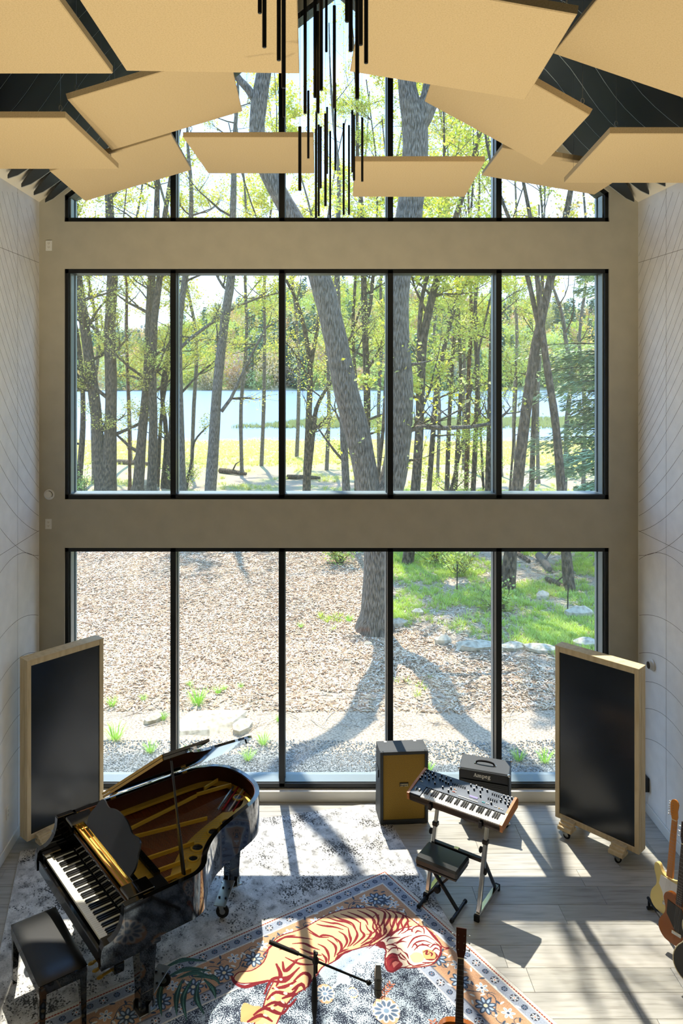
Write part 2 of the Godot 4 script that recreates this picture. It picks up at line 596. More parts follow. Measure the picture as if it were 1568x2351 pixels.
# ---------------------------------------------------------------- room shell
func shell() -> void:
	var mb := MB.new()
	mb.span(Vector3(XL - 0.2, -0.25, -9.3), Vector3(XR + 0.2, -0.012, 4.6))
	var floor_ := struct("floor", mb, M.subfloor, "wide grey-brown oak plank floor of the live room")
	var z := -7.518 + 0.254 * 18
	var row := 0
	var widths := [1.83, 1.22, 1.83, 2.1]
	var nplank := 0
	while z > WALL_Z + 0.02:
		var z0 := maxf(z - 0.254, WALL_Z)
		var x := XL - fposmod(row * 0.73 + 0.31 * (row % 3), 1.5)
		while x < XR:
			var ln: float = widths[(row * 2 + nplank) % 4]
			var a := maxf(x, XL)
			var b := minf(x + ln, XR)
			if b - a > 0.05:
				mb = MB.new()
				mb.bevel(Vector3((a + b) * 0.5, -0.006, (z + z0) * 0.5), Vector3(b - a - 0.0025, 0.012, z - z0 - 0.0025), 0.0016)
				part("plank", mb, M["plank_%d" % (rng.randi() % 4)], floor_)
				nplank += 1
			x += ln
		z -= 0.254
		row += 1
	mb = MB.new()
	mb.span(Vector3(XL, -0.012, z + 0.254 * (row + 0)), Vector3(XR, 0.0, 4.4))
	part("rear_boards", mb, M.plank_1, floor_)
	# side walls with engraved contour lines and panel joints
	for s in 2:
		var x := XL if s == 0 else XR
		var o := -1.0 if s == 0 else 1.0
		mb = MB.new()
		mb.span(Vector3(minf(x, x + o * 0.2), 0, -9.3), Vector3(maxf(x, x + o * 0.2), EAVE + 0.2, 4.6))
		var w := struct("wall_left" if s == 0 else "wall_right", mb, M.panel_wall, "white side wall panelled and engraved with thin flowing contour lines, " + ("beside the piano" if s == 0 else "beside the guitars"))
		var ys := [20.0, 95.0, 205.0, 300.0, 385.0, 470.0, 560.0, 640.0, 720.0, 810.0, 905.0, 1020.0, 1160.0, 1300.0, 1430.0, 1580.0, 1770.0]
		ys.append_array([-90.0, -200.0, -310.0, -420.0, -540.0, -660.0])
		for y0 in ys:
			var h0: float = EYE + (PY - (460.0 + y0 / 2.351)) / FOC * 7.83
			var steep := clampf(remap(h0, 3.6, 5.6, 0.75, 1.25), 0.75, 1.35)
			var bend := clampf(remap(h0, 3.6, 5.6, 0.22, 0.12), 0.1, 0.24)
			var pts := []
			for k in 27:
				var d := 5.4 + k * 3.58 / 26.0
				var h := h0 - steep * (d - 7.83) + bend * (d - 7.83) * (d - 7.83)
				if h < EAVE - 0.02 and h > 0.2:
					pts.append(Vector2(d, h))
			ribbon(w, x, o, pts)
		for hs in [[2.55, 0.55], [2.05, 0.34], [1.55, 0.42], [1.15, 0.5], [0.8, 0.55], [0.5, 0.5]]:
			var pts := []
			for k in 25:
				var d := 6.3 + k * 2.67 / 24.0
				pts.append(Vector2(d, hs[0] + hs[1] * sin((d - 7.1) * 1.25) - 0.10 * (d - 7.8)))
			ribbon(w, x, o, pts)
		for d in [8.31, 7.09, 5.87, 4.65]:
			ribbon(w, x, o, [Vector2(d, 0.12), Vector2(d, EAVE)])
		for h in [6.29, 3.16]:
			ribbon(w, x, o, [Vector2(3.5, h), Vector2(8.99, h)])
		mb = MB.new()
		mb.bevel(Vector3(x - o * 0.009, 0.058, -2.3), Vector3(0.018, 0.115, 13.3), 0.004)
		struct("baseboard_left" if s == 0 else "baseboard_right", mb, M.trim_white, "white baseboard along the " + ("piano" if s == 0 else "guitar") + " side wall")
	mb = MB.new()
	mb.span(Vector3(XL - 0.2, 0, 4.4), Vector3(XR + 0.2, 10.2, 4.6))
	struct("wall_back", mb, M.plaster, "plain plaster wall behind the mezzanine")
	# pitched ceiling
	var pk := roof(XC)
	for s in 2:
		var x := XL - 0.2 if s == 0 else XR + 0.2
		var y := roof(x)
		mb = MB.new()
		var a := Vector3(x, y, 4.6)
		var b := Vector3(XC, pk, 4.6)
		var c := Vector3(XC, pk, -9.3)
		var d := Vector3(x, y, -9.3)
		var up := Vector3(0, 0.22, 0)
		if s == 0:
			mb.hexa([a, b, c, d, a + up, b + up, c + up, d + up])
		else:
			mb.hexa([b, a, d, c, b + up, a + up, d + up, c + up])
		struct("ceiling", mb, M.ceiling_white, "pale pitched ceiling slope above the dark wave boards, " + ("piano side" if s == 0 else "guitar side"))

func ribbon(parent: Node, x: float, o: float, pts: Array) -> void:
	if pts.size() < 2:
		return
	var mb := MB.new()
	var xx := x - o * 0.0008
	for k in pts.size() - 1:
		var p: Vector2 = pts[k]
		var q: Vector2 = pts[k + 1]
		var t := (q - p).normalized()
		var s := Vector2(-t.y, t.x) * 0.0019
		var a := Vector3(xx, p.y - s.y, -(p.x - s.x))
		var b := Vector3(xx, p.y + s.y, -(p.x + s.x))
		var c := Vector3(xx, q.y + s.y, -(q.x + s.x))
		var d := Vector3(xx, q.y - s.y, -(q.x - s.x))
		if o < 0:
			mb.quad(a, d, c, b)
		else:
			mb.quad(a, b, c, d)
	part("engraved_line", mb, M.groove, parent)

func face_xy() -> Transform3D:           # prism laid upright: local (x, z) -> world (x, y), local y -> world -z
	return Transform3D(Basis(Vector3(1, 0, 0), Vector3(0, 0, -1), Vector3(0, 1, 0)), Vector3.ZERO)

const WLX := -2.762
const WRX := 3.612
const SILL1 := 0.135
const HEAD1 := 2.956
const SILL2 := 3.521
const HEAD2 := 6.222
const SILL3 := 6.772
const MUL := [-1.495, -0.219, 1.054, 2.328]

func top3(x: float) -> float:
	return roof(x) - 0.14

func window_wall() -> void:
	var xf := face_xy()
	var mb := MB.new()
	var l0 := XL - 0.2
	var r0 := XR + 0.2
	mb.prism(PackedVector2Array([Vector2(l0, -0.3), Vector2(WLX, -0.3), Vector2(WLX, roof(WLX)), Vector2(XL, roof(XL)), Vector2(l0, roof(l0))]), 9.0, 9.3, xf)
	mb.prism(PackedVector2Array([Vector2(WRX, -0.3), Vector2(r0, -0.3), Vector2(r0, roof(r0)), Vector2(WRX, roof(WRX))]), 9.0, 9.3, xf)
	mb.span(Vector3(WLX, -0.3, -9.3), Vector3(WRX, SILL1 - 0.02, -9.0))
	mb.span(Vector3(WLX, HEAD1, -9.3), Vector3(WRX, SILL2, -9.0))
	mb.span(Vector3(WLX, HEAD2, -9.3), Vector3(WRX, SILL3, -9.0))
	mb.prism(PackedVector2Array([Vector2(WLX, top3(WLX)), Vector2(XC, top3(XC)), Vector2(WRX, top3(WRX)), Vector2(WRX, roof(WRX)), Vector2(XC, roof(XC)), Vector2(WLX, roof(WLX))]), 9.0, 9.3, xf)
	struct("wall_front", mb, M.plaster, "beige plaster gable wall with three tiers of black framed windows")
	mb = MB.new()
	mb.bevel(Vector3((WLX + WRX) * 0.5, 0.0575, -8.985), Vector3(XR - XL - 0.04, 0.115, 0.03), 0.004)
	mb.bevel(Vector3((WLX + WRX) * 0.5, 0.118, -9.005), Vector3(WRX - WLX + 0.1, 0.012, 0.075), 0.003)
	struct("trim_1", mb, M.trim_white, "white apron and ledge under the lowest window")
	var tiers := [[SILL1, HEAD1], [SILL2, HEAD2], [SILL3, 0.0]]
	var says := ["lowest window of five tall panes looking on wood chips", "middle window of five panes looking on trees and lake", "top gable window of five panes looking into the tree crowns"]
	for w in 3:
		var win := struct_node("window_%d" % (w + 1), says[w])
		var y0: float = tiers[w][0]
		var y1: float = tiers[w][1]
		var za := 9.028
		var zb := 9.28
		var jw := 0.042
		mb = MB.new()
		mb.span(Vector3(WLX, y0, -zb), Vector3(WRX, y0 + 0.05, -za))
		var sb := part("window_sill_bar", mb, M.frame_black, win)
		mb = MB.new()
		mb.span(Vector3(WLX + 0.04, y0 + 0.05, -zb + 0.01), Vector3(WRX - 0.04, y0 + 0.058, -za - 0.03))
		part("sill_sheen_liner", mb, M.frame_sheen_grey, sb)  # paler strip gives the sill its reflected window light
		mb = MB.new()
		if w < 2:
			mb.span(Vector3(WLX, y1 - 0.05, -zb), Vector3(WRX, y1, -za))
		else:
			for s in 2:
				var xa := WLX if s == 0 else XC
				var xb := XC if s == 0 else WRX
				mb.prism(PackedVector2Array([Vector2(xa, top3(xa) - 0.07), Vector2(xb, top3(xb) - 0.07), Vector2(xb, top3(xb)), Vector2(xa, top3(xa))]), za, zb, xf)
		part("window_head_bar", mb, M.frame_black, win)
		for s in 2:
			mb = MB.new()
			var x := WLX + jw * 0.5 if s == 0 else WRX - jw * 0.5
			var yt: float = y1 if w < 2 else top3(x) - 0.02
			mb.bevel(Vector3(x, (y0 + yt) * 0.5, -(za + zb) * 0.5), Vector3(jw, yt - y0, zb - za), 0.003)
			var xi := x + (0.03 if s == 0 else -0.03)
			part("window_jamb", mb, M.frame_black, win)
			mb = MB.new()
			mb.bevel(Vector3(xi, (y0 + yt) * 0.5, -9.13), Vector3(0.016, yt - y0 - 0.05, 0.13), 0.003)
			mb.bevel(Vector3(xi + (0.004 if s == 0 else -0.004), (y0 + yt) * 0.5, -9.25), Vector3(0.03, yt - y0 - 0.05, 0.05), 0.003)
			part("jamb_sheen_liner", mb, M.frame_sheen_grey, win)
		for x in MUL:
			mb = MB.new()
			var yt: float = y1 if w < 2 else top3(x) - 0.02
			mb.bevel(Vector3(x, (y0 + yt) * 0.5, -(za + zb) * 0.5), Vector3(0.066, yt - y0 - 0.02, zb - za), 0.003)
			var mu := part("window_mullion", mb, M.frame_black, win)
			mb = MB.new()
			mb.bevel(Vector3(x, (y0 + yt) * 0.5, -9.195), Vector3(0.084, yt - y0 - 0.02, 0.10), 0.003)
			part("mullion_sheen_liner", mb, M.frame_sheen_grey, mu)
		var edges := [WLX + jw, MUL[0] - 0.033, MUL[0] + 0.033, MUL[1] - 0.033, MUL[1] + 0.033, MUL[2] - 0.033, MUL[2] + 0.033, MUL[3] - 0.033, MUL[3] + 0.033, WRX - jw]
		for k in 5:
			var a: float = edges[k * 2] + 0.004
			var b: float = edges[k * 2 + 1] - 0.004
			mb = MB.new()
			var poly := PackedVector2Array([Vector2(a, y0 + 0.05), Vector2(b, y0 + 0.05)])
			if w < 2:
				poly.append_array([Vector2(b, y1 - 0.05), Vector2(a, y1 - 0.05)])
			elif k == 2:
				poly.append_array([Vector2(b, top3(b) - 0.07), Vector2(XC, top3(XC) - 0.07), Vector2(a, top3(a) - 0.07)])
			else:
				poly.append_array([Vector2(b, top3(b) - 0.07), Vector2(a, top3(a) - 0.07)])
			mb.prism(poly, 9.215, 9.221, xf)
			part("window_pane", mb, M.glass, win)

# ---------------------------------------------------------------- dark wave boards under the pitched ceiling
func board_shift(s: float) -> float:
	return 0.30 * (1.0 - cos((s - 0.35) * 2.9))

func ceiling_boards() -> void:
	for side in 2:
		var root := struct_node("ceiling", "dark blue-black wave-cut boards under the ceiling, " + ("piano side" if side == 0 else "guitar side"))
		for k in 20:
			var zf := -9.06 + k * 0.38
			var mb := MB.new()
			var line := MB.new()
			var prev := []
			var prev_line := []
			for i in 27:
				var s := 0.10 + i * (3.36 - 0.10) / 26.0
				if i < 5:
					s = [0.10, 0.17, 0.26, 0.36, 0.45][i]
				else:
					s = 0.45 + (i - 4) * 0.129
				var x := XL + s if side == 0 else XR - s
				var sh := board_shift(s) * (1.0 if side == 0 else 0.85)
				if side == 1:
					sh += 0.10 * sin(s * 4.6)
				var taper: float = [0.30, 0.20, 0.09, 0.02, 0.0][i] if i < 5 else 0.0
				var za := zf + sh + 0.02
				var zb := zf + 0.38 + sh - taper
				if i == 0:
					za += 0.05
				za = maxf(za, WALL_Z + 0.03)
				zb = maxf(zb, WALL_Z + 0.034)
				var y := roof(x) - 0.065
				var st := [Vector3(x, y, za), Vector3(x, y, zb), Vector3(x, y - 0.035, zb), Vector3(x, y - 0.035, za)]
				if i == 0:
					if side == 0:
						mb.quad(st[0], st[1], st[2], st[3])
					else:
						mb.quad(st[3], st[2], st[1], st[0])
				else:
					for e in 4:
						var f := (e + 1) % 4
						if side == 0:
							mb.quad(prev[e], prev[f], st[f], st[e])
						else:
							mb.quad(prev[f], prev[e], st[e], st[f])
				var ln := [Vector3(x, y - 0.036, za - 0.014), Vector3(x, y - 0.036, za - 0.002)]
				if i > 0:
					if side == 0:
						line.quad(prev_line[0], prev_line[1], ln[1], ln[0])
					else:
						line.quad(prev_line[1], prev_line[0], ln[0], ln[1])
				prev_line = ln
				prev = st
			var wb := part("wave_board", mb, M.ceiling_board, root)
			part("pale_edge_strip", line, M.board_edge, wb)

# ---------------------------------------------------------------- outdoors
var gn := FastNoiseLite.new()
var gn2 := FastNoiseLite.new()
const LAKE := -1.25

func gy(x: float, z: float) -> float:
	var d := -z
	var y := -0.06 + 0.10 * gn2.get_noise_2d(x * 0.5, d * 0.5) + 0.035 * gn.get_noise_2d(x * 2.0, d * 2.0)
	y += 0.10 * smoothstep(2.0, 5.5, x) * smoothstep(11.0, 15.0, d) * (1.0 - smoothstep(24.0, 34.0, d))
	y *= smoothstep(9.2, 11.5, d) * 0.8 + 0.2
	y -= 1.55 * smoothstep(36.0, 78.0, d)
	return y

func grassy(x: float, d: float) -> float:
	var edge := 15.6 - 1.15 * (x - 1.6) + 1.2 * gn.get_noise_2d(x * 1.3, d * 1.3)
	return smoothstep(-0.5, 0.9, d - edge) * smoothstep(1.3, 2.6, x + 0.8 * gn2.get_noise_2d(x, d)) 

func ground_color(x: float, d: float) -> Color:
	var a := gn.get_noise_2d(x * 3.0, d * 3.0)
	var b := gn2.get_noise_2d(x * 1.7 + 40.0, d * 1.7)
	var gravel := Color(0.24, 0.27, 0.26)
	var sand := Color(0.50, 0.40, 0.28)
	var mulch := Color(0.37, 0.265, 0.17)
	var soil := Color(0.40, 0.30, 0.19)
	var grass := Color(0.42, 0.48, 0.14)
	var meadow := Color(0.55, 0.53, 0.20)
	var straw := Color(0.70, 0.58, 0.27)
	var c := gravel.lerp(sand, smoothstep(-0.35, 0.35, d - 10.15 + 0.05 * x + 1.0 * b + 0.25 * a - 0.12 * (2.0 - absf(x))))
	c = c.lerp(mulch, smoothstep(-0.5, 0.5, d - 12.1 + 1.5 * b + 0.5 * a))
	c = c.lerp(soil, 0.65 * smoothstep(0.25, 0.5, b) * smoothstep(10.5, 12.0, d))
	var g := grassy(x, d)
	c = c.lerp(grass.lerp(sand, clampf(0.72 + 1.1 * b + 0.7 * a, 0.15, 1.0)), g)
	c = c.lerp(sand.lerp(soil, 0.4).lerp(grass, clampf(0.2 + 1.5 * b, 0.0, 1.0)), smoothstep(21.0, 25.0, d + 2.0 * b))
	c = c.lerp(meadow, smoothstep(33.0, 43.0, d + 6.0 * b + 2.0 * a))
	c = c.lerp(straw, smoothstep(40.0, 58.0, d + 14.0 * b) * 0.9)
	return c

func grid(x0: float, x1: float, d0: float, d1: float, nx: int, nd: int) -> MB:
	var mb := MB.new()
	for j in nd + 1:
		var d := lerpf(d0, d1, float(j) / nd)
		for i in nx + 1:
			var x := lerpf(x0, x1, float(i) / nx)
			var y := gy(x, -d)
			var e := 0.15
			var nn := Vector3(gy(x - e, -d) - gy(x + e, -d), 2.0 * e, -(gy(x, -d - e) - gy(x, -d + e)) * -1.0).normalized()
			mb.col = ground_color(x, d)
			mb.vert(Vector3(x, y, -d), nn)
	for j in nd:
		for i in nx:
			var a := j * (nx + 1) + i
			mb.face(a, a + 1, a + nx + 2)
			mb.face(a, a + nx + 2, a + nx + 1)
	return mb

func leaf_mesh(w: float, l: float) -> ArrayMesh:
	var mb := MB.new()
	var a := Vector3(0, 0, 0)
	var t := Vector3(0, 0.12 * l, -l)
	var p := Vector3(-w * 0.5, 0.22 * w, -l * 0.45)
	var q := Vector3(w * 0.5, 0.22 * w, -l * 0.45)
	mb.tri(a, t, p)
	mb.tri(a, q, t)
	return mb.done()

func tuft_mesh(blades: int, h: float, spread: float, w: float) -> ArrayMesh:
	var mb := MB.new()
	for k in blades:
		var a := TAU * k / blades + rr(-0.4, 0.4)
		var o := Vector3(cos(a), 0, sin(a)) * rr(0.0, spread * 0.5)
		var s := Vector3(-sin(a), 0, cos(a)) * w
		var hh := h * rr(0.6, 1.0)
		var m := o + Vector3(cos(a) * spread * 0.5, hh * 0.65, sin(a) * spread * 0.5)
		var t := o + Vector3(cos(a) * spread * 1.1, hh, sin(a) * spread * 1.1)
		mb.quad(o - s, o + s, m + s * 0.7, m - s * 0.7)
		mb.tri(m - s * 0.7, m + s * 0.7, t)
	return mb.done()

func stone_mesh(sd: int, flat: float) -> ArrayMesh:
	var r := RandomNumberGenerator.new()
	r.seed = sd
	var mb := MB.new()
	var pts := []
	for i in 4:
		var row := []
		for j in 7:
			var th := PI * (0.12 + 0.76 * i / 3.0)
			var a := TAU * j / 7.0
			row.append(Vector3(sin(th) * cos(a), cos(th) * flat, sin(th) * sin(a)) * r.randf_range(0.78, 1.12))
		pts.append(row)
	var top := Vector3(0, flat * 0.95, 0)
	var bot := Vector3(0, -flat * 0.95, 0)
	for j in 7:
		var k := (j + 1) % 7
		mb.tri(top, pts[0][k], pts[0][j])
		mb.tri(bot, pts[3][j], pts[3][k])
		for i in 3:
			mb.quad(pts[i][j], pts[i][k], pts[i + 1][k], pts[i + 1][j])
	return mb.done()

func spin(v: float) -> Basis:
	return Basis(Vector3.UP, v)

func outdoors() -> void:
	gn.seed = 3
	gn.frequency = 0.35
	gn2.seed = 8
	gn2.frequency = 0.22
	var mb := grid(-9.0, 11.0, 9.3, 34.0, 180, 200)
	var far := grid(-60.0, 80.0, 34.0, 100.0, 170, 80)
	var base := mb.v.size()
	mb.v.append_array(far.v)
	mb.n.append_array(far.n)
	mb.c.append_array(far.c)
	mb.t.append_array(far.t)
	for i in far.ix:
		mb.ix.append(i + base)
	for side in [[-45.0, -9.0], [11.0, 45.0]]:
		var g := grid(side[0], side[1], 9.3, 34.0, 45, 40)
		base = mb.v.size()
		mb.v.append_array(g.v)
		mb.n.append_array(g.n)
		mb.c.append_array(g.c)
		mb.t.append_array(g.t)
		for i in g.ix:
			mb.ix.append(i + base)
	struct("ground", mb, M.ground, "uneven yard of gravel, sandy soil, mulch and grass running down to a meadow")
	# lake
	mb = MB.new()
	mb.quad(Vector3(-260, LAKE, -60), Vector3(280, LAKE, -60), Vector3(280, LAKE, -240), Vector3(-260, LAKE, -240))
	struct("lake", mb, M.water, "lake beyond the meadow with sky reflection put into its pale blue colour")
	hills()
	litter()
	trees()
	undergrowth()

func hill_top(x: float) -> float:
	var h := 17.0 + 13.0 * exp(-pow((x - 8.0) / 42.0, 2.0)) + 8.0 * exp(-pow((x - 75.0) / 60.0, 2.0)) - 4.0 * exp(-pow((x + 75.0) / 40.0, 2.0))
	return h + 2.0 * gn2.get_noise_2d(x * 0.12, 7.0)

func hill_y(x: float, d: float) -> float:
	var t := clampf((d - 198.0) / 130.0, 0.0, 1.0)
	return LAKE - 0.3 + hill_top(x) * pow(sin(t * PI * 0.5), 1.15) + 0.8 * gn.get_noise_2d(x * 0.1, d * 0.1) * t

func hills() -> void:
	var mb := MB.new()
	var nx := 90
	var nd := 16
	for j in nd + 1:
		var d := lerpf(197.0, 345.0, float(j) / nd)
		for i in nx + 1:
			var x := lerpf(-240.0, 260.0, float(i) / nx)
			mb.col = Color(0.30, 0.34, 0.14).lerp(Color(0.42, 0.36, 0.24), clampf(0.5 + gn2.get_noise_2d(x * 0.3, d * 0.3), 0, 1))
			mb.vert(Vector3(x, hill_y(x, d), -d), Vector3(0, 0.9, 0.43))
	for j in nd:
		for i in nx:
			var a := j * (nx + 1) + i
			mb.face(a, a + 1, a + nx + 2)
			mb.face(a, a + nx + 2, a + nx + 1)
	struct("hill", mb, M.tinted, "wooded hillside across the lake")
	# crowns of the woods over there: far too many to count
	var crown := MB.new()
	for k in 520:
		var p := Vector3(rng.randfn(), rng.randfn(), rng.randfn()).normalized() * pow(rng.randf(), 0.4)
		p.y = p.y * 1.0 + 1.1
		var b := Basis.from_euler(Vector3(rr(0, TAU), rr(0, TAU), rr(0, TAU))) 
		var sz := rr(0.05, 0.12)
		crown.tri(p + b * Vector3(-sz, 0, 0), p + b * Vector3(sz, 0, 0.3 * sz), p + b * Vector3(0, 0, sz))
		crown.tri(p + b * Vector3(sz, 0, 0.3 * sz), p + b * Vector3(0, 0.3 * sz, 1.6 * sz), p + b * Vector3(0, 0, sz))
	var cm := crown.done()
	var spruce := MB.new()
	for k in 220:
		var t := rng.randf()
		var a := rr(0, TAU)
		var r := (1.0 - t) * 0.42 * sqrt(rng.randf()) + 0.03
		var p := Vector3(cos(a) * r, t * 2.4, sin(a) * r)
		var o := Vector3(cos(a), -0.35, sin(a)) * 0.2
		var s := Vector3(-sin(a), 0, cos(a)) * 0.09
		spruce.tri(p - s, p + s, p + o)
	var pm := spruce.done()
	var xa := []
	var ca := []
	var xs := []
	var cs := []
	var tones := [Color(0.50, 0.56, 0.14), Color(0.58, 0.60, 0.20), Color(0.42, 0.50, 0.13), Color(0.58, 0.44, 0.26), Color(0.60, 0.40, 0.28), Color(0.46, 0.46, 0.30), Color(0.55, 0.62, 0.25)]
	for k in 2600:
		var d := 198.0 + 140.0 * pow(rng.randf(), 1.2)
		var x := rr(-0.75, 0.85) * d * 0.75
		var y := hill_y(x, d)
		var patch := gn2.get_noise_2d(x * 0.16 + 90.0, d * 0.16)
		if (patch > 0.12 and rng.randf() < 0.55) or rng.randf() < 0.10:
			var h := rr(3.2, 5.5)
			xs.append(Transform3D(spin(rr(0, TAU)).scaled(Vector3(h * 0.9, h, h * 0.9)), Vector3(x, y - 0.4, -d)))
			var g := rr(0.75, 1.25)
			cs.append(Color(0.13 * g, 0.22 * g, 0.13 * g))
		else:
			var w := rr(2.2, 4.4)
			xa.append(Transform3D(spin(rr(0, TAU)).scaled(Vector3(w, w * rr(0.9, 1.3), w)), Vector3(x, y - 0.3, -d)))
			var q: Color = tones[rng.randi() % tones.size()]
			var g := rr(0.8, 1.2)
			ca.append(Color(q.r * g, q.g * g, q.b * g))
	var o := thing("hillside_forest", "mixed spring forest of yellow-green, rust and dark conifers covering the far hill", "forest")
	o.set_meta("kind", "stuff")
	scatter("broadleaf_crowns", cm, M.leaf, xa, ca, o)
	scatter("conifer_crowns", pm, M.needle, xs, cs, o)
	# olive tufts put in for the dark reflection on the lake
	var xr := []
	var cr := []
	var tm := tuft_mesh(9, 1.0, 0.28, 0.03)
	for k in 9000:
		var d := rr(78.0, 92.0)
		var x := rr(-7.0, 46.0)
		var lo := 80.0 + 1.5 * sin(x * 0.2)
		if x < 2.0 and d > lo + (x + 7.0) * 1.1:
			continue
		xr.append(Transform3D(spin(rr(0, TAU)).scaled(Vector3.ONE * rr(0.35, 0.6)), Vector3(x, LAKE - 0.02, -d)))
		var g := rr(0.8, 1.2)
		cr.append(Color(0.34 * g, 0.35 * g, 0.16 * g))
	var reflection_band := scatter("reflection_tufts", tm, M.leaf, xr, cr, self)
	tag(reflection_band, "olive tufts added to give the dark reflection band on the lake", "reeds", "", "stuff")

func litter() -> void:
	# wood chips
	var mb := MB.new()
	mb.box(Vector3.ZERO, Vector3(0.075, 0.006, 0.018))
	var chip := mb.done()
	var xf := []
	var cl := []
	var tones := [Color(0.60, 0.45, 0.27), Color(0.70, 0.56, 0.37), Color(0.47, 0.30, 0.17), Color(0.74, 0.63, 0.47), Color(0.24, 0.15, 0.08), Color(0.56, 0.38, 0.24)]
	for k in 150000:
		var d := 11.5 + 12.5 * pow(rng.randf(), 1.35)
		var x := rr(-0.40, 0.46) * d
		if d < 12.0 - 1.5 * gn2.get_noise_2d(x * 1.7 + 40.0, d * 1.7) and rng.randf() < 0.88:
			continue
		if grassy(x, d) > 0.35 and rng.randf() < 0.8:
			continue
		if gn2.get_noise_2d(x * 1.7 + 40.0, d * 1.7) > 0.33 and rng.randf() < 0.6:
			continue
		var b := Basis.from_euler(Vector3(rr(-0.35, 0.35), rr(0, TAU), rr(-0.35, 0.35)))
		var s := rr(0.5, 1.5)
		xf.append(Transform3D(b.scaled(Vector3(s, 1, rr(0.6, 1.4))), Vector3(x, gy(x, -d) + rr(0.0, 0.02), -d)))
		var q: Color = tones[rng.randi() % 6]
		var g := rr(0.78, 1.06)
		cl.append(Color(q.r * g, q.g * g, q.b * g))
	var o := scatter("wood_chips", chip, M.tinted, xf, cl, self)
	tag(o, "tan and pinkish shredded wood chips strewn over the yard", "wood chips", "", "stuff")
	# gravel strip along the house
	xf = []
	cl = []
	for k in 60000:
		var d := 9.36 + 1.2 * pow(rng.randf(), 1.15)
		var x := rr(-0.42, 0.44) * d
		if d > 10.05 - 0.05 * x + 0.4 * gn2.get_noise_2d(x * 1.5, 3.0) and rng.randf() < 0.75:
			continue
		var s := rr(0.006, 0.016)
		xf.append(Transform3D(Basis.from_euler(Vector3(rr(0, TAU), rr(0, TAU), rr(0, TAU))).scaled(Vector3.ONE * s), Vector3(x, gy(x, -d) + s * 0.3, -d)))
		var g := rr(0.08, 0.36)
		cl.append(Color(g * 0.92, g * 1.0, g * 0.97))
	o = scatter("gravel", stone_mesh(2, 0.7), M.tinted, xf, cl, self)
	tag(o, "blue-grey crushed gravel strip along the foot of the window", "gravel", "", "stuff")
	# twigs
	mb = MB.new()
	mb.tube(PackedVector3Array([Vector3(-0.5, 0, 0), Vector3(-0.1, 0.02, 0.05), Vector3(0.2, 0.0, 0.02), Vector3(0.5, 0.03, -0.06)]), PackedFloat32Array([0.011, 0.010, 0.008, 0.004]), 4, false)
	mb.tube(PackedVector3Array([Vector3(0.05, 0.01, 0.03), Vector3(0.3, 0.05, 0.2)]), PackedFloat32Array([0.007, 0.003]), 3, false)
	xf = []
	cl = []
	for k in 1100:
		var d := 11.0 + 22.0 * pow(rng.randf(), 1.5)
		var x := rr(-0.40, 0.46) * d
		var s := rr(0.15, 0.6)
		xf.append(Transform3D(Basis.from_euler(Vector3(rr(-0.15, 0.15), rr(0, TAU), rr(-0.15, 0.15))).scaled(Vector3.ONE * s), Vector3(x, gy(x, -d) + 0.015, -d)))
		var g := rr(0.5, 1.0)
		cl.append(Color(0.50, 0.40, 0.30) * g if rng.randf() < 0.6 else Color(0.72, 0.64, 0.52) * g)
	o = scatter("twigs", mb.done(), M.tinted, xf, cl, self)
	tag(o, "loose fallen twigs lying on the chips and leaf litter", "twigs", "", "stuff")
	# grass
	xf = []
	cl = []
	var tm := tuft_mesh(9, 0.10, 0.06, 0.005)
	for k in 60000:
		var d := 12.0 + 20.0 * pow(rng.randf(), 1.2)
		var x := rr(0.02, 0.48) * d
		var g := grassy(x, d) - 0.62 - 1.6 * gn2.get_noise_2d(x * 1.7 + 40.0, d * 1.7)
		if rng.randf() > g:
			continue
		xf.append(Transform3D(spin(rr(0, TAU)).scaled(Vector3.ONE * rr(0.5, 1.2)), Vector3(x, gy(x, -d), -d)))
		var q := rr(0.75, 1.25)
		cl.append(Color(0.48 * q, 0.62 * q, 0.12 * q))
	o = scatter("grass", tm, M.leaf, xf, cl, self)
	tag(o, "bright green spring grass growing on the bank beside the big tree", "grass", "", "stuff")
	# meadow grass, coarse
	xf = []
	cl = []
	tm = tuft_mesh(8, 0.5, 0.3, 0.03)
	for k in 40000:
		var d := 24.0 + 50.0 * pow(rng.randf(), 0.9)
		var x := rr(-0.42, 0.46) * d
		var b := gn2.get_noise_2d(x * 1.7 + 40.0, d * 1.7)
		if d < 40.0 and b < 0.18 + 0.2 * rng.randf() - 0.012 * (d - 28.0):
			continue
		xf.append(Transform3D(spin(rr(0, TAU)).scaled(Vector3.ONE * rr(0.15, 0.42)), Vector3(x, gy(x, -d), -d)))
		var c := Color(0.56, 0.58, 0.24).lerp(Color(0.72, 0.60, 0.29), clampf(0.25 + smoothstep(38.0, 58.0, d + 16.0 * b), 0.0, 1.0) * rr(0.5, 1.0))
		var q := rr(0.8, 1.2)
		cl.append(Color(c.r * q, c.g * q, c.b * q))
	o = scatter("meadow_grass", tm, M.leaf, xf, cl, self)
	tag(o, "yellow-green meadow grass between the trees and the lake", "grass", "", "stuff")
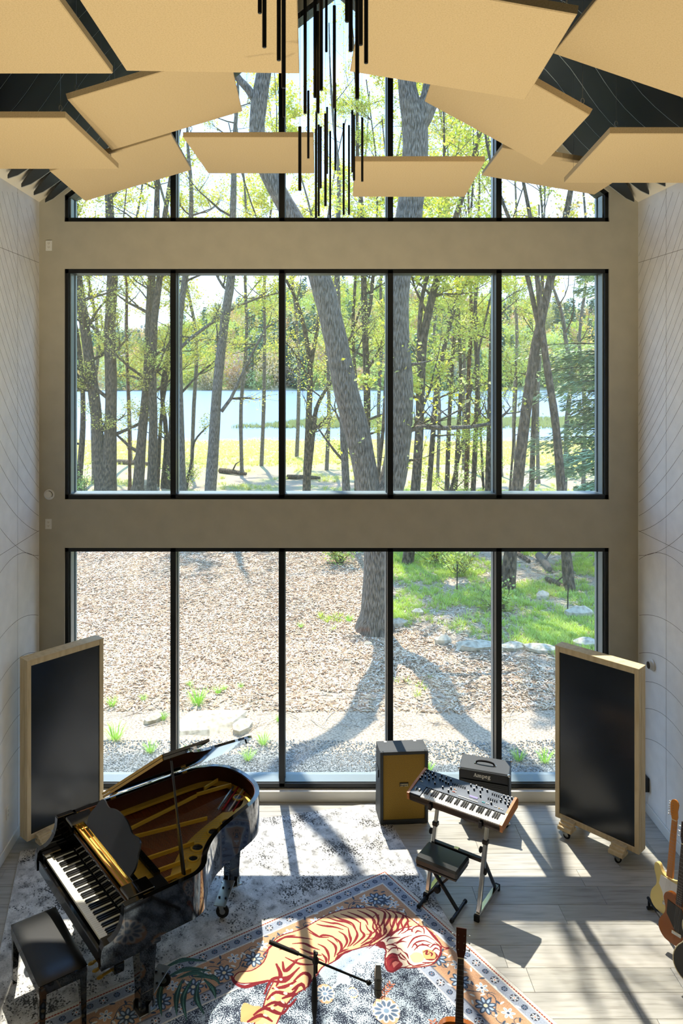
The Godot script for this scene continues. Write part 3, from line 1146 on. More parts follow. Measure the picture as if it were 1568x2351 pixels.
	# clumps of grass that can be picked out
	var cs := [[455, 1607, 0.34, "wide bright green grass clump below the pale boulder slab"], [265, 1690, 0.30, "pale spiky grass clump outside next to the rolling panel behind the piano"], [258, 1612, 0.2, "small grass clump seen past the frame of the panel behind the piano"], [345, 1720, 0.2, "grass clump in the gravel just beyond the raised piano lid hinge"], [420, 1735, 0.2, "grass clump in the gravel behind the folded piano lid flap"], [500, 1582, 0.16, "larger of the small grass tufts above the wide bright clump"], [436, 1567, 0.13, ""], [515, 1575, 0.12, ""], [552, 1570, 0.12, ""], [375, 1642, 0.16, "grass tuft beside the tan pointed rock"], [640, 1645, 0.13, "small grass tuft in the sand where the big tree shadow ends"], [605, 1700, 0.24, "grass clump behind the tip of the piano lid"], [570, 1740, 0.2, "grass clump in the gravel above the piano tail"], [1190, 1740, 0.2, "grass clump in the gravel behind the combo amplifier"], [1250, 1745, 0.22, "grass clump in the gravel beside the guitar-side rolling panel"], [800, 1420, 0.2, "grass clump in the chips at the foot of the big tree"], [690, 1430, 0.14, "small grass tuft alone in the wood chips"], [985, 1765, 0.14, "small grass tuft between speaker cabinet and combo amplifier, outside"], [330, 1600, 0.14, "small grass tuft at the edge of the chips near the pointed rock"], [200, 1600, 0.16, "grass tuft hidden behind the piano-side rolling panel"]]
	var big := tuft_mesh(46, 0.75, 0.5, 0.022)
	for e in cs:
		var p := fl(e[0], e[1])
		p.y = gy(p.x, p.z)
		var mi := MeshInstance3D.new()
		mi.name = numbered("grass_clump")
		mi.mesh = big
		add_child(mi)
		mi.position = p
		mi.scale = Vector3.ONE * e[2]
		mi.rotation.y = rr(0, TAU)
		var gm := StandardMaterial3D.new()
		gm.albedo_color = Color(0.55, 0.78, 0.22).lerp(Color(0.72, 0.80, 0.45), rr(0, 0.5))
		gm.backlight_enabled = true
		gm.backlight = Color(0.4, 0.5, 0.12)
		mi.set_surface_override_material(0, gm)
		tag(mi, e[3] if e[3] != "" else "tiny grass tuft sprouting above the wide bright green clump", "grass clump", "" if e[3] != "" else "small grass clumps in the yard")
	# stones
	var ss := [[480, 1652, 0.62, 0.11, 0.5, "large pale flat boulder slab beyond the piano"], [352, 1645, 0.17, 0.11, 0.9, "tan pointed rock beside the large pale boulder slab"], [556, 1665, 0.24, 0.12, 1.2, "ridged grey rock leaning against the pale boulder slab"], [1018, 1470, 0.20, 0.16, 0.3, "squarish pale rock in the grass near the big tree"], [1095, 1484, 0.42, 0.13, 0.1, "long flat stone in the row beyond the combo amplifier"], [1178, 1492, 0.3, 0.11, 0.2, "middle flat stone of the row beyond the combo amplifier"], [1240, 1500, 0.34, 0.10, -0.2, "narrow flat stone of the row nearest the guitar-side rolling panel"], [1345, 1490, 0.3, 0.12, 0.0, "rounded stone partly behind the guitar-side rolling panel"], [912, 1430, 0.22, 0.14, 0.3, "pale rock at the foot of the big tree"], [845, 1471, 0.10, 0.07, 0.2, "small orange-brown stone in front of the big tree"], [1245, 1378, 0.22, 0.16, 0.6, "mossy rock beside the thin trees on the bank"], [1330, 1422, 0.34, 0.2, 0.2, "mossy dark rock ledge on the grassy bank"], [335, 1122, 0.55, 0.45, 0.2, "grey boulder at the foot of the lakeside tree clump"], [960, 1405, 0.15, 0.12, 0.2, "flat pale stone in the litter just past the big tree"]]
	var k := 0
	for e in ss:
		var p := fl(e[0], e[1])
		p.y = gy(p.x, p.z)
		var mi := solo("rock", stone_mesh(50 + k, 0.8), M.stone, e[5], "rock")
		mi.position = p + Vector3(0, e[3] * 0.25, 0)
		mi.scale = Vector3(e[2], e[3], e[2] * 0.6)
		mi.rotation.y = e[4]
		k += 1
	# fallen logs
	var ls := [[[1238, 1292], [1262, 1322], 0.11, "pale fallen birch log lying on the bank"], [[1165, 1270], [1215, 1300], 0.07, "thin fallen branch on the bank by the leaning tree"], [[270, 1062], [345, 1068], 0.14, "dark fallen log behind the lakeside tree clump"], [[505, 1082], [565, 1088], 0.13, "dark fallen log in the meadow past the straight leaning trunk"], [[660, 1094], [735, 1098], 0.11, "dark fallen log in the meadow behind the forked tree"], [[1255, 1340], [1300, 1360], 0.06, "thin dead branch beside the mossy rock"]]
	for e in ls:
		var a := fl(e[0][0], e[0][1])
		var b := fl(e[1][0], e[1][1])
		a.y = gy(a.x, a.z) + e[2] * 0.8
		b.y = gy(b.x, b.z) + e[2] * 0.8
		mb = MB.new()
		var m := (a + b) * 0.5 + Vector3(0, 0.03, 0.05)
		mb.tube(PackedVector3Array([a, a.lerp(m, 0.6), m, m.lerp(b, 0.5), b]), PackedFloat32Array([e[2], e[2] * 0.95, e[2] * 0.85, e[2] * 0.8, e[2] * 0.6]), 8)
		var st := m + Vector3(0, e[2] * 0.5, 0)
		mb.tube(PackedVector3Array([st, st + Vector3(0.15, e[2] * 2.4, 0.05), st + Vector3(0.4, e[2] * 3.6, 0.1)]), PackedFloat32Array([e[2] * 0.35, e[2] * 0.25, e[2] * 0.1]), 5)
		solo("fallen_log", mb, M.bark_0 if e[2] == 0.11 and e[0][0] > 1200 else M.bark_1, e[3], "log")

# ---------------------------------------------------------------- trees
var leaf_a: ArrayMesh
var leaf_b: ArrayMesh

func grow(mb: MB, a: Vector3, dirn: Vector3, ln: float, r: float, depth: int, leaves: Array, tips: float) -> void:
	var p := PackedVector3Array([a])
	var rad := PackedFloat32Array([r])
	var d := dirn.normalized()
	var q := a
	var seg := 5 if depth > 0 else 3
	for k in seg:
		d = (d + Vector3(rr(-0.24, 0.24), rr(-0.16, 0.24), rr(-0.24, 0.24))).normalized()
		q += d * ln / seg
		p.append(q)
		rad.append(maxf(r * (1.0 - 0.85 * (k + 1) / seg), 0.004))
	mb.tube(p, rad, 5 if depth > 1 else (4 if depth == 1 else 3), false)
	if depth > 0:
		var kids := 4 if depth > 1 else 4
		for k in kids:
			var i := 1 + rng.randi() % seg
			var s := (d + Vector3(rr(-1, 1), rr(-0.35, 0.6), rr(-1, 1)) * 1.1).normalized()
			grow(mb, p[i], s, ln * rr(0.35, 0.62), rad[i] * 0.65, depth - 1, leaves, tips)
	if depth <= 1:
		for k in range(1, p.size()):
			var nleaf := int(tips) + (1 if rng.randf() < fposmod(tips, 1.0) else 0)
			for j in nleaf:
				leaves.append(p[k] + Vector3(rr(-0.18, 0.18), rr(-0.14, 0.14), rr(-0.18, 0.18)))

# a tree given by the pixels its trunk runs through, at one distance; each stem is an array of [px, py, width in px]
func tree(called: String, label: String, group: String, d: float, stems: Array, opt: Dictionary) -> Node3D:
	var first := at(stems[0][0][0], stems[0][0][1], d)
	var root := thing(called, label, "tree", Vector3(first.x, gy(first.x, -d), -d), 0, group)
	var o := root.position
	var leaves := []
	var wood := MB.new()
	var twigs := MB.new()
	var top_h: float = opt.get("top", 15.0)
	for s in stems.size():
		var st: Array = stems[s]
		var p := PackedVector3Array()
		var rad := PackedFloat32Array()
		for k in st.size():
			var q := at(st[k][0], st[k][1], d)
			q.z -= opt.get("lean", 0.0) * k * 0.3 * (1.0 if s % 2 == 0 else -1.0)
			p.append(q)
			rad.append(st[k][2] * 0.5 / FOC * d)
		if s == 0 or opt.get("rooted", false):
			var g := p[0]
			var dn := (p[0] - p[1])
			dn = dn / maxf(absf(dn.y), 0.2)
			var yy := gy(g.x, -d)
			if g.y > yy + 0.25:
				var low := Vector3(g.x + clampf(dn.x, -0.12, 0.12) * (g.y - yy), yy + 0.2, g.z)
				p.insert(0, low)
				rad.insert(0, rad[0] * 1.06)
			var foot := p[0]
			p.insert(0, Vector3(foot.x, yy - 0.15, foot.z))
			rad.insert(0, rad[0] * 1.5)
			rad[1] = rad[1] * 1.12
		if opt.get("extend", true) and not s in opt.get("stubs", []):
			var last := p[p.size() - 1]
			var dd := (last - p[p.size() - 2]).normalized()
			var rl := rad[rad.size() - 1]
			var th := top_h * rr(0.9, 1.1)
			var n := 5
			if last.y < th - 1.0:
				var step := (th - last.y) / n
				for k in n:
					dd = (dd + Vector3(rr(-0.13, 0.13), 0.14, rr(-0.1, 0.1))).normalized()
					last += dd * step / maxf(dd.y, 0.6)
					p.append(last)
					rad.append(maxf(rl * (1.0 - 0.17 * (k + 1)), 0.02))
		# smooth the stem a little
		var ps := PackedVector3Array()
		var rs := PackedFloat32Array()
		for k in p.size() - 1:
			var p0 := p[maxi(k - 1, 0)]
			var p3 := p[mini(k + 2, p.size() - 1)]
			for e in 3:
				var t := e / 3.0
				ps.append(p[k].cubic_interpolate(p[k + 1], p0, p3, t) - o)
				rs.append(lerpf(rad[k], rad[k + 1], t) * rr(0.95, 1.05))
		ps.append(p[p.size() - 1] - o)
		rs.append(rad[rad.size() - 1])
		wood.tube(ps, rs, opt.get("sides", 9))
		# limbs
		var nb: int = opt.get("limbs", 14)
		if s in opt.get("stubs", []):
			nb = 0
		for k in nb:
			var t := rr(opt.get("from", 0.22), 1.0)
			var i := clampi(int(t * (ps.size() - 1)), 1, ps.size() - 1)
			if ps[i].y < opt.get("limb_above", 0.0):
				continue
			var az := rr(0, TAU)
			var up := rr(0.1, 0.9)
			grow(twigs, ps[i], Vector3(cos(az), up, sin(az) * 0.8), rr(1.2, 2.8) * opt.get("reach", 1.0), clampf(rs[i] * 0.42, 0.015, 0.09), 2, leaves, opt.get("tips", 0.5) * 9.0)
	for b in opt.get("boughs", []):
		var p := PackedVector3Array()
		var rad := PackedFloat32Array()
		for k in b.size():
			p.append(at(b[k][0], b[k][1], d + opt.get("bough_d", 0.0)) - o)
			rad.append(b[k][2] * 0.5 / FOC * d)
		wood.tube(p, rad, 7)
		for k in range(1, p.size()):
			for e in 2:
				grow(twigs, p[k], Vector3(rr(-1, 1), rr(-0.2, 0.8), rr(-0.6, 0.6)), rr(0.7, 1.5) * opt.get("reach", 1.0), maxf(rad[k] * 0.5, 0.008), 1, leaves, opt.get("tips", 0.5) * 8.0)
	var bark: Material = M["bark_%d" % opt.get("bark", 0)]
	part("trunk", wood, bark, root)
	if twigs.v.size():
		part("branches", twigs, M.bark_1, root).set_meta("kind", "stuff")
	if leaves.size() > 4:
		var xf := []
		var cl := []
		var tone: Color = opt.get("tone", Color(0.62, 0.62, 0.16))
		var sz: float = opt.get("leaf", 0.0025 * d)
		for q in leaves:
			xf.append(Transform3D(Basis.from_euler(Vector3(rr(-0.9, 0.9), rr(0, TAU), rr(-0.9, 0.9))).scaled(Vector3.ONE * sz * rr(0.6, 1.3)), q))
			var g := rr(0.75, 1.25)
			var c := tone.lerp(Color(0.70, 0.50, 0.24), 0.6 if rng.randf() < 0.14 else 0.0)
			cl.append(Color(c.r * g, c.g * g, c.b * g))
		scatter("foliage", leaf_a, M.leaf, xf, cl, root)
	return root

func trees() -> void:
	leaf_a = leaf_mesh(0.8, 1.0)
	var yg := Color(0.68, 0.66, 0.17)
	var lime := Color(0.64, 0.69, 0.18)
	# the big twin-stemmed tree in front of the house
	tree("maple_tree", "large rough-barked twin-stemmed tree standing closest to the house", "", 15.0,
		[[[862, 1400, 66], [866, 1268, 60], [868, 1180, 74], [902, 1100, 58], [916, 1000, 56], [922, 880, 55], [912, 760, 52], [918, 640, 50], [938, 500, 62], [950, 400, 60], [953, 300, 60], [935, 200, 42], [925, 60, 34]],
		[[860, 1200, 60], [846, 1120, 58], [822, 1000, 56], [795, 900, 56], [775, 800, 55], [752, 700, 54], [735, 640, 52], [705, 560, 48], [655, 470, 44], [618, 400, 40], [590, 320, 38], [600, 200, 36], [625, 80, 30]],
		[[953, 300, 44], [982, 240, 44], [1000, 120, 38], [1010, -40, 30]],
		[[592, 240, 22], [570, 205, 18], [540, 170, 16], [505, 100, 12]]],
		{"bark": 0, "sides": 14, "limbs": 9, "from": 0.80, "limb_above": 14.6, "reach": 0.9, "top": 17.5, "tips": 0.1, "stubs": [3], "leaf": 0.09, "lean": 0.0, "extend": true,
		"boughs": [[[925, 1002, 18], [945, 985, 14], [975, 980, 12], [1020, 983, 11], [1080, 980, 9], [1130, 972, 8], [1160, 950, 6], [1172, 936, 3]], [[930, 838, 9], [960, 835, 7], [990, 828, 3]], [[922, 1062, 8], [945, 1056, 6], [962, 1060, 3]]]})
	var left := "young trees of the lakeside clump"
	tree("lake_tree", "forked grey tree with two thick stems from one base, in the lakeside clump", "", 31.0,
		[[[240, 1125, 44], [228, 1030, 26], [218, 930, 26], [205, 830, 25], [190, 720, 24], [178, 640, 22]], [[246, 1128, 40], [253, 1000, 28], [255, 880, 28], [252, 760, 26], [258, 640, 26]]],
		{"rooted": true, "bark": 1, "limbs": 15, "top": 19.0, "tips": 0.6, "tone": yg})
	tree("lake_tree", "leaning grey tree whose stem crosses its neighbour, in the lakeside clump", "", 31.0,
		[[[318, 1105, 26], [326, 1000, 22], [338, 870, 20], [342, 760, 19], [348, 640, 18]]], {"bark": 1, "limbs": 16, "top": 19.0, "tips": 0.6, "tone": yg})
	tree("lake_tree", "slim grey tree next to the crossing stems of the lakeside clump", "", 30.5,
		[[[348, 1118, 24], [352, 980, 20], [350, 860, 18], [354, 740, 17], [366, 640, 15]]], {"bark": 1, "limbs": 14, "top": 18.0, "tips": 0.6, "tone": lime})
	tree("lake_tree", "very thin reddish-brown stem in the lakeside clump", "", 32.0,
		[[[298, 1100, 8], [296, 950, 7], [292, 800, 6], [290, 650, 5]]], {"bark": 2, "limbs": 8, "reach": 0.6, "top": 14.0, "tips": 0.4, "tone": yg, "sides": 6})
	for e in [[[376, 1112, 13], [382, 1000, 11], [372, 900, 10], [388, 800, 9]], [[388, 1105, 10], [392, 960, 9], [396, 840, 8]], [[182, 1090, 16], [190, 980, 13], [188, 860, 11], [176, 760, 9]], [[362, 1108, 9], [370, 960, 8], [384, 860, 7], [392, 780, 5]]]:
		tree("lake_tree", "slender young tree filling in the lakeside clump", left, rr(31.0, 33.0), [e], {"bark": 1, "limbs": 9, "reach": 0.75, "top": rr(12, 16), "tips": 0.6, "tone": yg, "sides": 7})
	tree("lake_tree", "grey tree with long crossing bough, standing between the clump and the open lake", "", 29.0,
		[[[418, 1100, 18], [414, 960, 16], [410, 800, 16], [416, 700, 15], [428, 620, 14]]],
		{"bark": 0, "limbs": 9, "top": 17.0, "tips": 0.6, "tone": yg, "boughs": [[[412, 800, 9], [440, 775, 8], [490, 738, 7], [540, 705, 6], [590, 685, 5], [640, 672, 4]]]})
	tree("lake_tree", "straight leaning trunk standing alone before the open lake", "", 27.0,
		[[[482, 1140, 28], [490, 1030, 26], [498, 900, 24], [508, 800, 22], [518, 720, 21], [530, 640, 20]]],
		{"bark": 0, "limbs": 9, "from": 0.55, "top": 17.0, "tips": 0.45, "tone": yg, "boughs": [[[508, 945, 9], [530, 915, 8], [560, 850, 7], [590, 790, 6], [612, 752, 5], [640, 735, 3]], [[512, 770, 5], [500, 790, 4], [497, 745, 3]]]})
	tree("sapling", "bent bare sapling in front of the lake", "", 30.0, [[[430, 1105, 8], [440, 1060, 6], [446, 1015, 5], [470, 985, 4], [485, 972, 2]]], {"bark": 1, "limbs": 4, "reach": 0.35, "extend": false, "tips": 0.2, "sides": 6})
	tree("lake_tree", "slender tree forking low into spreading limbs before the dark lake band", "", 29.0,
		[[[704, 1132, 20], [706, 1040, 16], [710, 930, 14], [712, 860, 13], [706, 790, 11], [690, 720, 9], [672, 670, 8], [655, 640, 6]], [[708, 1090, 14], [718, 1000, 12], [726, 940, 10], [745, 900, 8], [765, 868, 6]], [[712, 850, 11], [720, 800, 10], [730, 750, 8], [735, 700, 7]]],
		{"bark": 1, "limbs": 6, "top": 14.0, "tips": 0.4, "tone": yg, "boughs": [[[708, 868, 6], [690, 830, 5], [668, 800, 4], [655, 785, 3]]]})
	tree("lake_tree", "pale grey stem just behind the large twin tree", "", 24.0, [[[796, 1140, 20], [790, 1020, 17], [784, 900, 15], [778, 760, 14], [774, 640, 13]]], {"bark": 0, "limbs": 8, "top": 16.0, "tips": 0.5, "tone": lime})
	tree("lake_tree", "forked tree with yellow-green shoots between the twin stems", "", 26.0, [[[842, 1040, 16], [843, 920, 16], [840, 820, 15], [838, 740, 15], [835, 640, 13]], [[840, 745, 9], [850, 700, 9], [856, 640, 8]]], {"bark": 1, "limbs": 12, "reach": 0.8, "top": 16.0, "tips": 1.0, "tone": lime})
	tree("lake_tree", "thin dark stem close against the twin tree fork", "", 22.0, [[[868, 1090, 10], [880, 980, 9], [886, 860, 9], [890, 760, 7], [892, 640, 6]]], {"bark": 1, "limbs": 7, "reach": 0.6, "top": 12.0, "tips": 0.7, "tone": lime, "sides": 6})
	tree("lake_tree", "thin stem with bright new leaves beside the forked yellow-green tree", "", 28.0, [[[818, 1060, 9], [818, 900, 8], [810, 760, 8], [816, 640, 7]]], {"bark": 1, "limbs": 9, "reach": 0.7, "top": 14.0, "tips": 1.0, "tone": lime, "sides": 6})
	# right of the big tree
	tree("lake_tree", "dark leaning tree forking high, next to the big twin tree", "", 20.0,
		[[[937, 1285, 24], [953, 1130, 22], [962, 1000, 20], [966, 880, 20], [972, 780, 19], [988, 700, 18], [1004, 640, 17]], [[964, 860, 12], [962, 780, 11], [968, 690, 10], [982, 630, 9]]], {"bark": 1, "limbs": 12, "reach": 0.8, "top": 13.0, "tips": 0.9, "tone": lime, "leaf": 0.1})
	tree("lake_tree", "slim dark leaning tree with whippy branches by the grove", "", 24.0, [[[984, 1140, 13], [994, 1000, 12], [1004, 880, 11], [1022, 790, 10], [1040, 720, 9], [1056, 640, 8]]], {"bark": 1, "limbs": 11, "reach": 0.8, "top": 14.0, "tips": 0.8, "tone": lime, "sides": 7})
	var right := "slender trees of the slender grove"
	for e in [[[1026, 1135, 12], [1030, 1000, 10], [1036, 880, 9], [1044, 760, 8], [1060, 640, 7]], [[1044, 1135, 11], [1052, 1000, 10], [1058, 880, 9], [1054, 760, 8]], [[1086, 1135, 12], [1092, 1000, 11], [1096, 860, 10], [1090, 740, 9], [1094, 640, 8]], [[1034, 1132, 8], [1060, 1020, 7], [1080, 900, 6]], [[1110, 1120, 6], [1104, 1000, 5], [1100, 880, 4]]]:
		tree("lake_tree", "upright tree of the slender grove with pale new leaves", right, rr(24.0, 28.0), [e], {"bark": 1, "limbs": 10, "reach": 0.7, "top": rr(13, 16), "tips": 0.8, "tone": lime, "sides": 7})
	tree("lake_tree", "thin stem with warm red-brown bark in the slender grove", "", 26.0, [[[1070, 1138, 11], [1074, 1000, 11], [1076, 860, 10], [1082, 740, 9], [1080, 640, 7]]], {"bark": 2, "limbs": 10, "reach": 0.7, "top": 15.0, "tips": 0.6, "tone": lime, "sides": 7})
	tree("lake_tree", "straight dark stem standing at the outer end of the slender grove", "", 23.0, [[[1120, 1140, 15], [1124, 1000, 14], [1126, 860, 12], [1130, 740, 10], [1134, 640, 8]]], {"bark": 1, "limbs": 9, "reach": 0.7, "top": 14.0, "tips": 0.5, "tone": lime})
	tree("bank_tree", "leaning mottled tree rising from the grassy bank", "", 17.4,
		[[[1164, 1352, 34], [1172, 1268, 30], [1186, 1130, 27], [1200, 1000, 25], [1216, 880, 23], [1232, 780, 21], [1246, 720, 20], [1264, 640, 18]], [[1240, 760, 13], [1228, 710, 12], [1212, 640, 11]]], {"bark": 1, "limbs": 8, "from": 0.6, "reach": 0.7, "top": 12.0, "tips": 0.2, "tone": Color(0.66, 0.52, 0.34), "leaf": 0.08})
	tree("bank_tree", "dark curved tree behind the hemlock boughs", "", 17.3,
		[[[1308, 1358, 26], [1300, 1268, 24], [1284, 1060, 20], [1274, 960, 18], [1262, 880, 17], [1250, 800, 16], [1244, 745, 14]]], {"bark": 1, "limbs": 5, "from": 0.7, "reach": 0.7, "top": 11.0, "tips": 0.2, "leaf": 0.08})
	tree("bank_tree", "thin twisting bare tree behind the hemlock", "", 22.0, [[[1298, 1070, 11], [1302, 960, 11], [1312, 860, 10], [1300, 790, 9], [1290, 720, 8], [1270, 660, 6]]], {"bark": 0, "limbs": 9, "reach": 0.9, "top": 12.0, "tips": 0.15, "tone": Color(0.66, 0.52, 0.34), "leaf": 0.09})
	tree("bank_tree", "thin upright stem between the mottled tree and the hemlock", "", 21.0, [[[1220, 1140, 13], [1224, 1000, 11], [1228, 900, 10], [1238, 800, 8]]], {"bark": 1, "limbs": 6, "reach": 0.5, "top": 9.0, "tips": 0.4, "tone": lime})
	tree("sapling", "spindly bare sapling beside the mottled leaning tree", "", 22.0, [[[1172, 1110, 6], [1180, 1000, 5], [1186, 900, 4], [1184, 820, 3]]], {"bark": 1, "limbs": 6, "reach": 0.4, "extend": false, "tips": 0.3, "tone": lime, "sides": 5})
	# further crowns that fill the upper window
	var more := "background trees between the grove and the lake"
	for e in [[215, 34.0, "slim background tree behind the forked grey twin stems"], [440, 36.0, "slim background tree behind the tree with the long bough"], [555, 37.0, ""], [600, 40.0, ""], [750, 38.0, "slim background tree behind the low-forking slender tree"], [870, 36.0, "slim background tree between the big twin stems"], [1005, 35.0, "slim background tree behind the whippy leaning tree"], [1065, 38.0, "slim background tree behind the red-brown stem"], [1150, 36.0, "slim background tree behind the spindly sapling"], [1235, 34.0, "slim background tree behind the mottled leaning tree"], [1340, 33.0, "slim background tree half hidden by the hemlock"], [300, 40.0, "slim background tree behind the thin reddish stem"], [150, 33.0, "slim background tree behind the low shrub of the lakeside clump"], [680, 44.0, "farthest slim background tree standing before the dark lake band"], [1180, 42.0, "farthest slim background tree beyond the mottled tree"]]:
		var x: float = e[0]
		tree("background_tree", e[2] if e[2] != "" else "slim background tree alone against the open lake", more, e[1], [[[x, 1075, 9], [x + rr(-6, 6), 930, 9], [x + rr(-12, 12), 780, 8], [x + rr(-16, 16), 640, 7]]], {"bark": 0, "limbs": 13, "from": 0.4, "reach": 1.1, "top": rr(19, 25), "tips": 0.6, "tone": yg.lerp(lime, rng.randf()), "sides": 6, "leaf": 0.13})
	hemlock()

func hemlock() -> void:
	var d := 18.5
	var foot := at(1412, 1300, d)
	var root := thing("hemlock", "dark green hemlock with drooping layered boughs beside the grassy bank", "tree", Vector3(foot.x, gy(foot.x, -d), -d))
	var mb := MB.new()
	mb.tube(PackedVector3Array([Vector3(0, -0.1, 0), Vector3(0, 1.0, 0), Vector3(0.05, 4, 0), Vector3(0, 8.2, 0)]), PackedFloat32Array([0.2, 0.15, 0.1, 0.02]), 8)
	part("trunk", mb, M.bark_2, root)
	var xf := []
	var cl := []
	var tw := MB.new()
	for k in 46:
		var h := rr(1.1, 7.4)
		var az := rr(0, TAU)
		var ln := lerpf(2.3, 0.6, h / 8.0) * rr(0.75, 1.1)
		if k < 22:
			az = PI + rr(-0.7, 0.7)
			h = 1.5 + k * 0.19
			ln *= 1.1
		var dd := Vector3(cos(az), 0.05, sin(az))
		var p := PackedVector3Array()
		var q := Vector3(0, h, 0)
		for i in 6:
			p.append(q)
			q += Vector3(dd.x, 0.12 - 0.075 * i, dd.z) * ln / 5.0
		tw.tube(p, PackedFloat32Array([0.025, 0.02, 0.016, 0.012, 0.008, 0.004]), 4, false)
		for i in range(1, 6):
			for j in 56:
				var s := rr(-1.0, 1.0)
				var w := 0.5 * (1.0 - 0.13 * i)
				var o := p[i] + Vector3(-dd.z, 0, dd.x) * s * w + dd * rr(-0.2, 0.2) * ln * 0.5 + Vector3(0, -0.22 * s * s + rr(-0.05, 0.04), 0)
				var b := spin(-az - PI * 0.5 + s * 0.9 + rr(-0.5, 0.5)) * Basis(Vector3.RIGHT, rr(-0.75, 0.1))
				xf.append(Transform3D(b.scaled(Vector3.ONE * rr(0.12, 0.24)), o))
				var g := rr(0.7, 1.35)
				cl.append(Color(0.42 * g, 0.52 * g, 0.28 * g))
	part("branches", tw, M.bark_1, root).set_meta("kind", "stuff")
	scatter("foliage", leaf_mesh(0.42, 1.0), M.needle, xf, cl, root)

func undergrowth() -> void:
	var spots := [[1052, 1318, 0.75, 20.0, Color(0.42, 0.52, 0.14), "leafy shrub on the bank behind the thin metal stake"], [1150, 1408, 0.5, 0.0, Color(0.44, 0.55, 0.14), "low leafy bush beside the leaning mottled tree"], [780, 1288, 0.6, 0.0, Color(0.40, 0.48, 0.14), "low bush at the edge of the chips behind the big tree"], [425, 1120, 0.9, 0.0, Color(0.52, 0.62, 0.20), "pale green shrub by the bent sapling"], [190, 1130, 0.9, 0.0, Color(0.42, 0.54, 0.16), "low green shrub at the outer end of the lakeside clump"], [1000, 1290, 0.5, 0.0, Color(0.44, 0.55, 0.14), "small bush beside the dark high-forking tree"]]
	for e in spots:
		var p := fl(e[0], e[1])
		p.y = gy(p.x, p.z)
		var root := thing("shrub", e[5], "shrub", p)
		var leaves := []
		var tw := MB.new()
		for k in 16:
			var az := rr(0, TAU)
			grow(tw, Vector3(rr(-0.1, 0.1), 0, rr(-0.1, 0.1)), Vector3(cos(az), rr(0.8, 1.8), sin(az)), e[2] * rr(0.6, 1.2), 0.012, 1, leaves, 1.6)
		part("branches", tw, M.bark_1, root).set_meta("kind", "stuff")
		var xf := []
		var cl := []
		var c: Color = e[4]
		for q in leaves:
			xf.append(Transform3D(Basis.from_euler(Vector3(rr(-0.9, 0.9), rr(0, TAU), rr(-0.9, 0.9))).scaled(Vector3.ONE * rr(0.05, 0.10)), q))
			var g := rr(0.75, 1.3)
			cl.append(Color(c.r * g, c.g * g, c.b * g))
		scatter("foliage", leaf_a, M.leaf, xf, cl, root)
	var mb := MB.new()
	mb.rod(Vector3(0, 0, 0), Vector3(0.01, 0.55, 0), 0.014, 0.014, 6)
	mb.box(Vector3(0.01, 0.56, 0), Vector3(0.04, 0.02, 0.04))
	var a := fl(1049, 1351)
	var o := solo("metal_stake", mb, M.black_metal, "dark metal stake in front of the leafy bank shrub", "stake")
	o.position = Vector3(a.x, gy(a.x, a.z), a.z)
	a = fl(1303, 1412)
	o = solo("metal_stake", mb.done(), M.black_metal, "dark metal stake beside the mossy rock ledge", "stake")
	o.position = Vector3(a.x, gy(a.x, a.z), a.z)

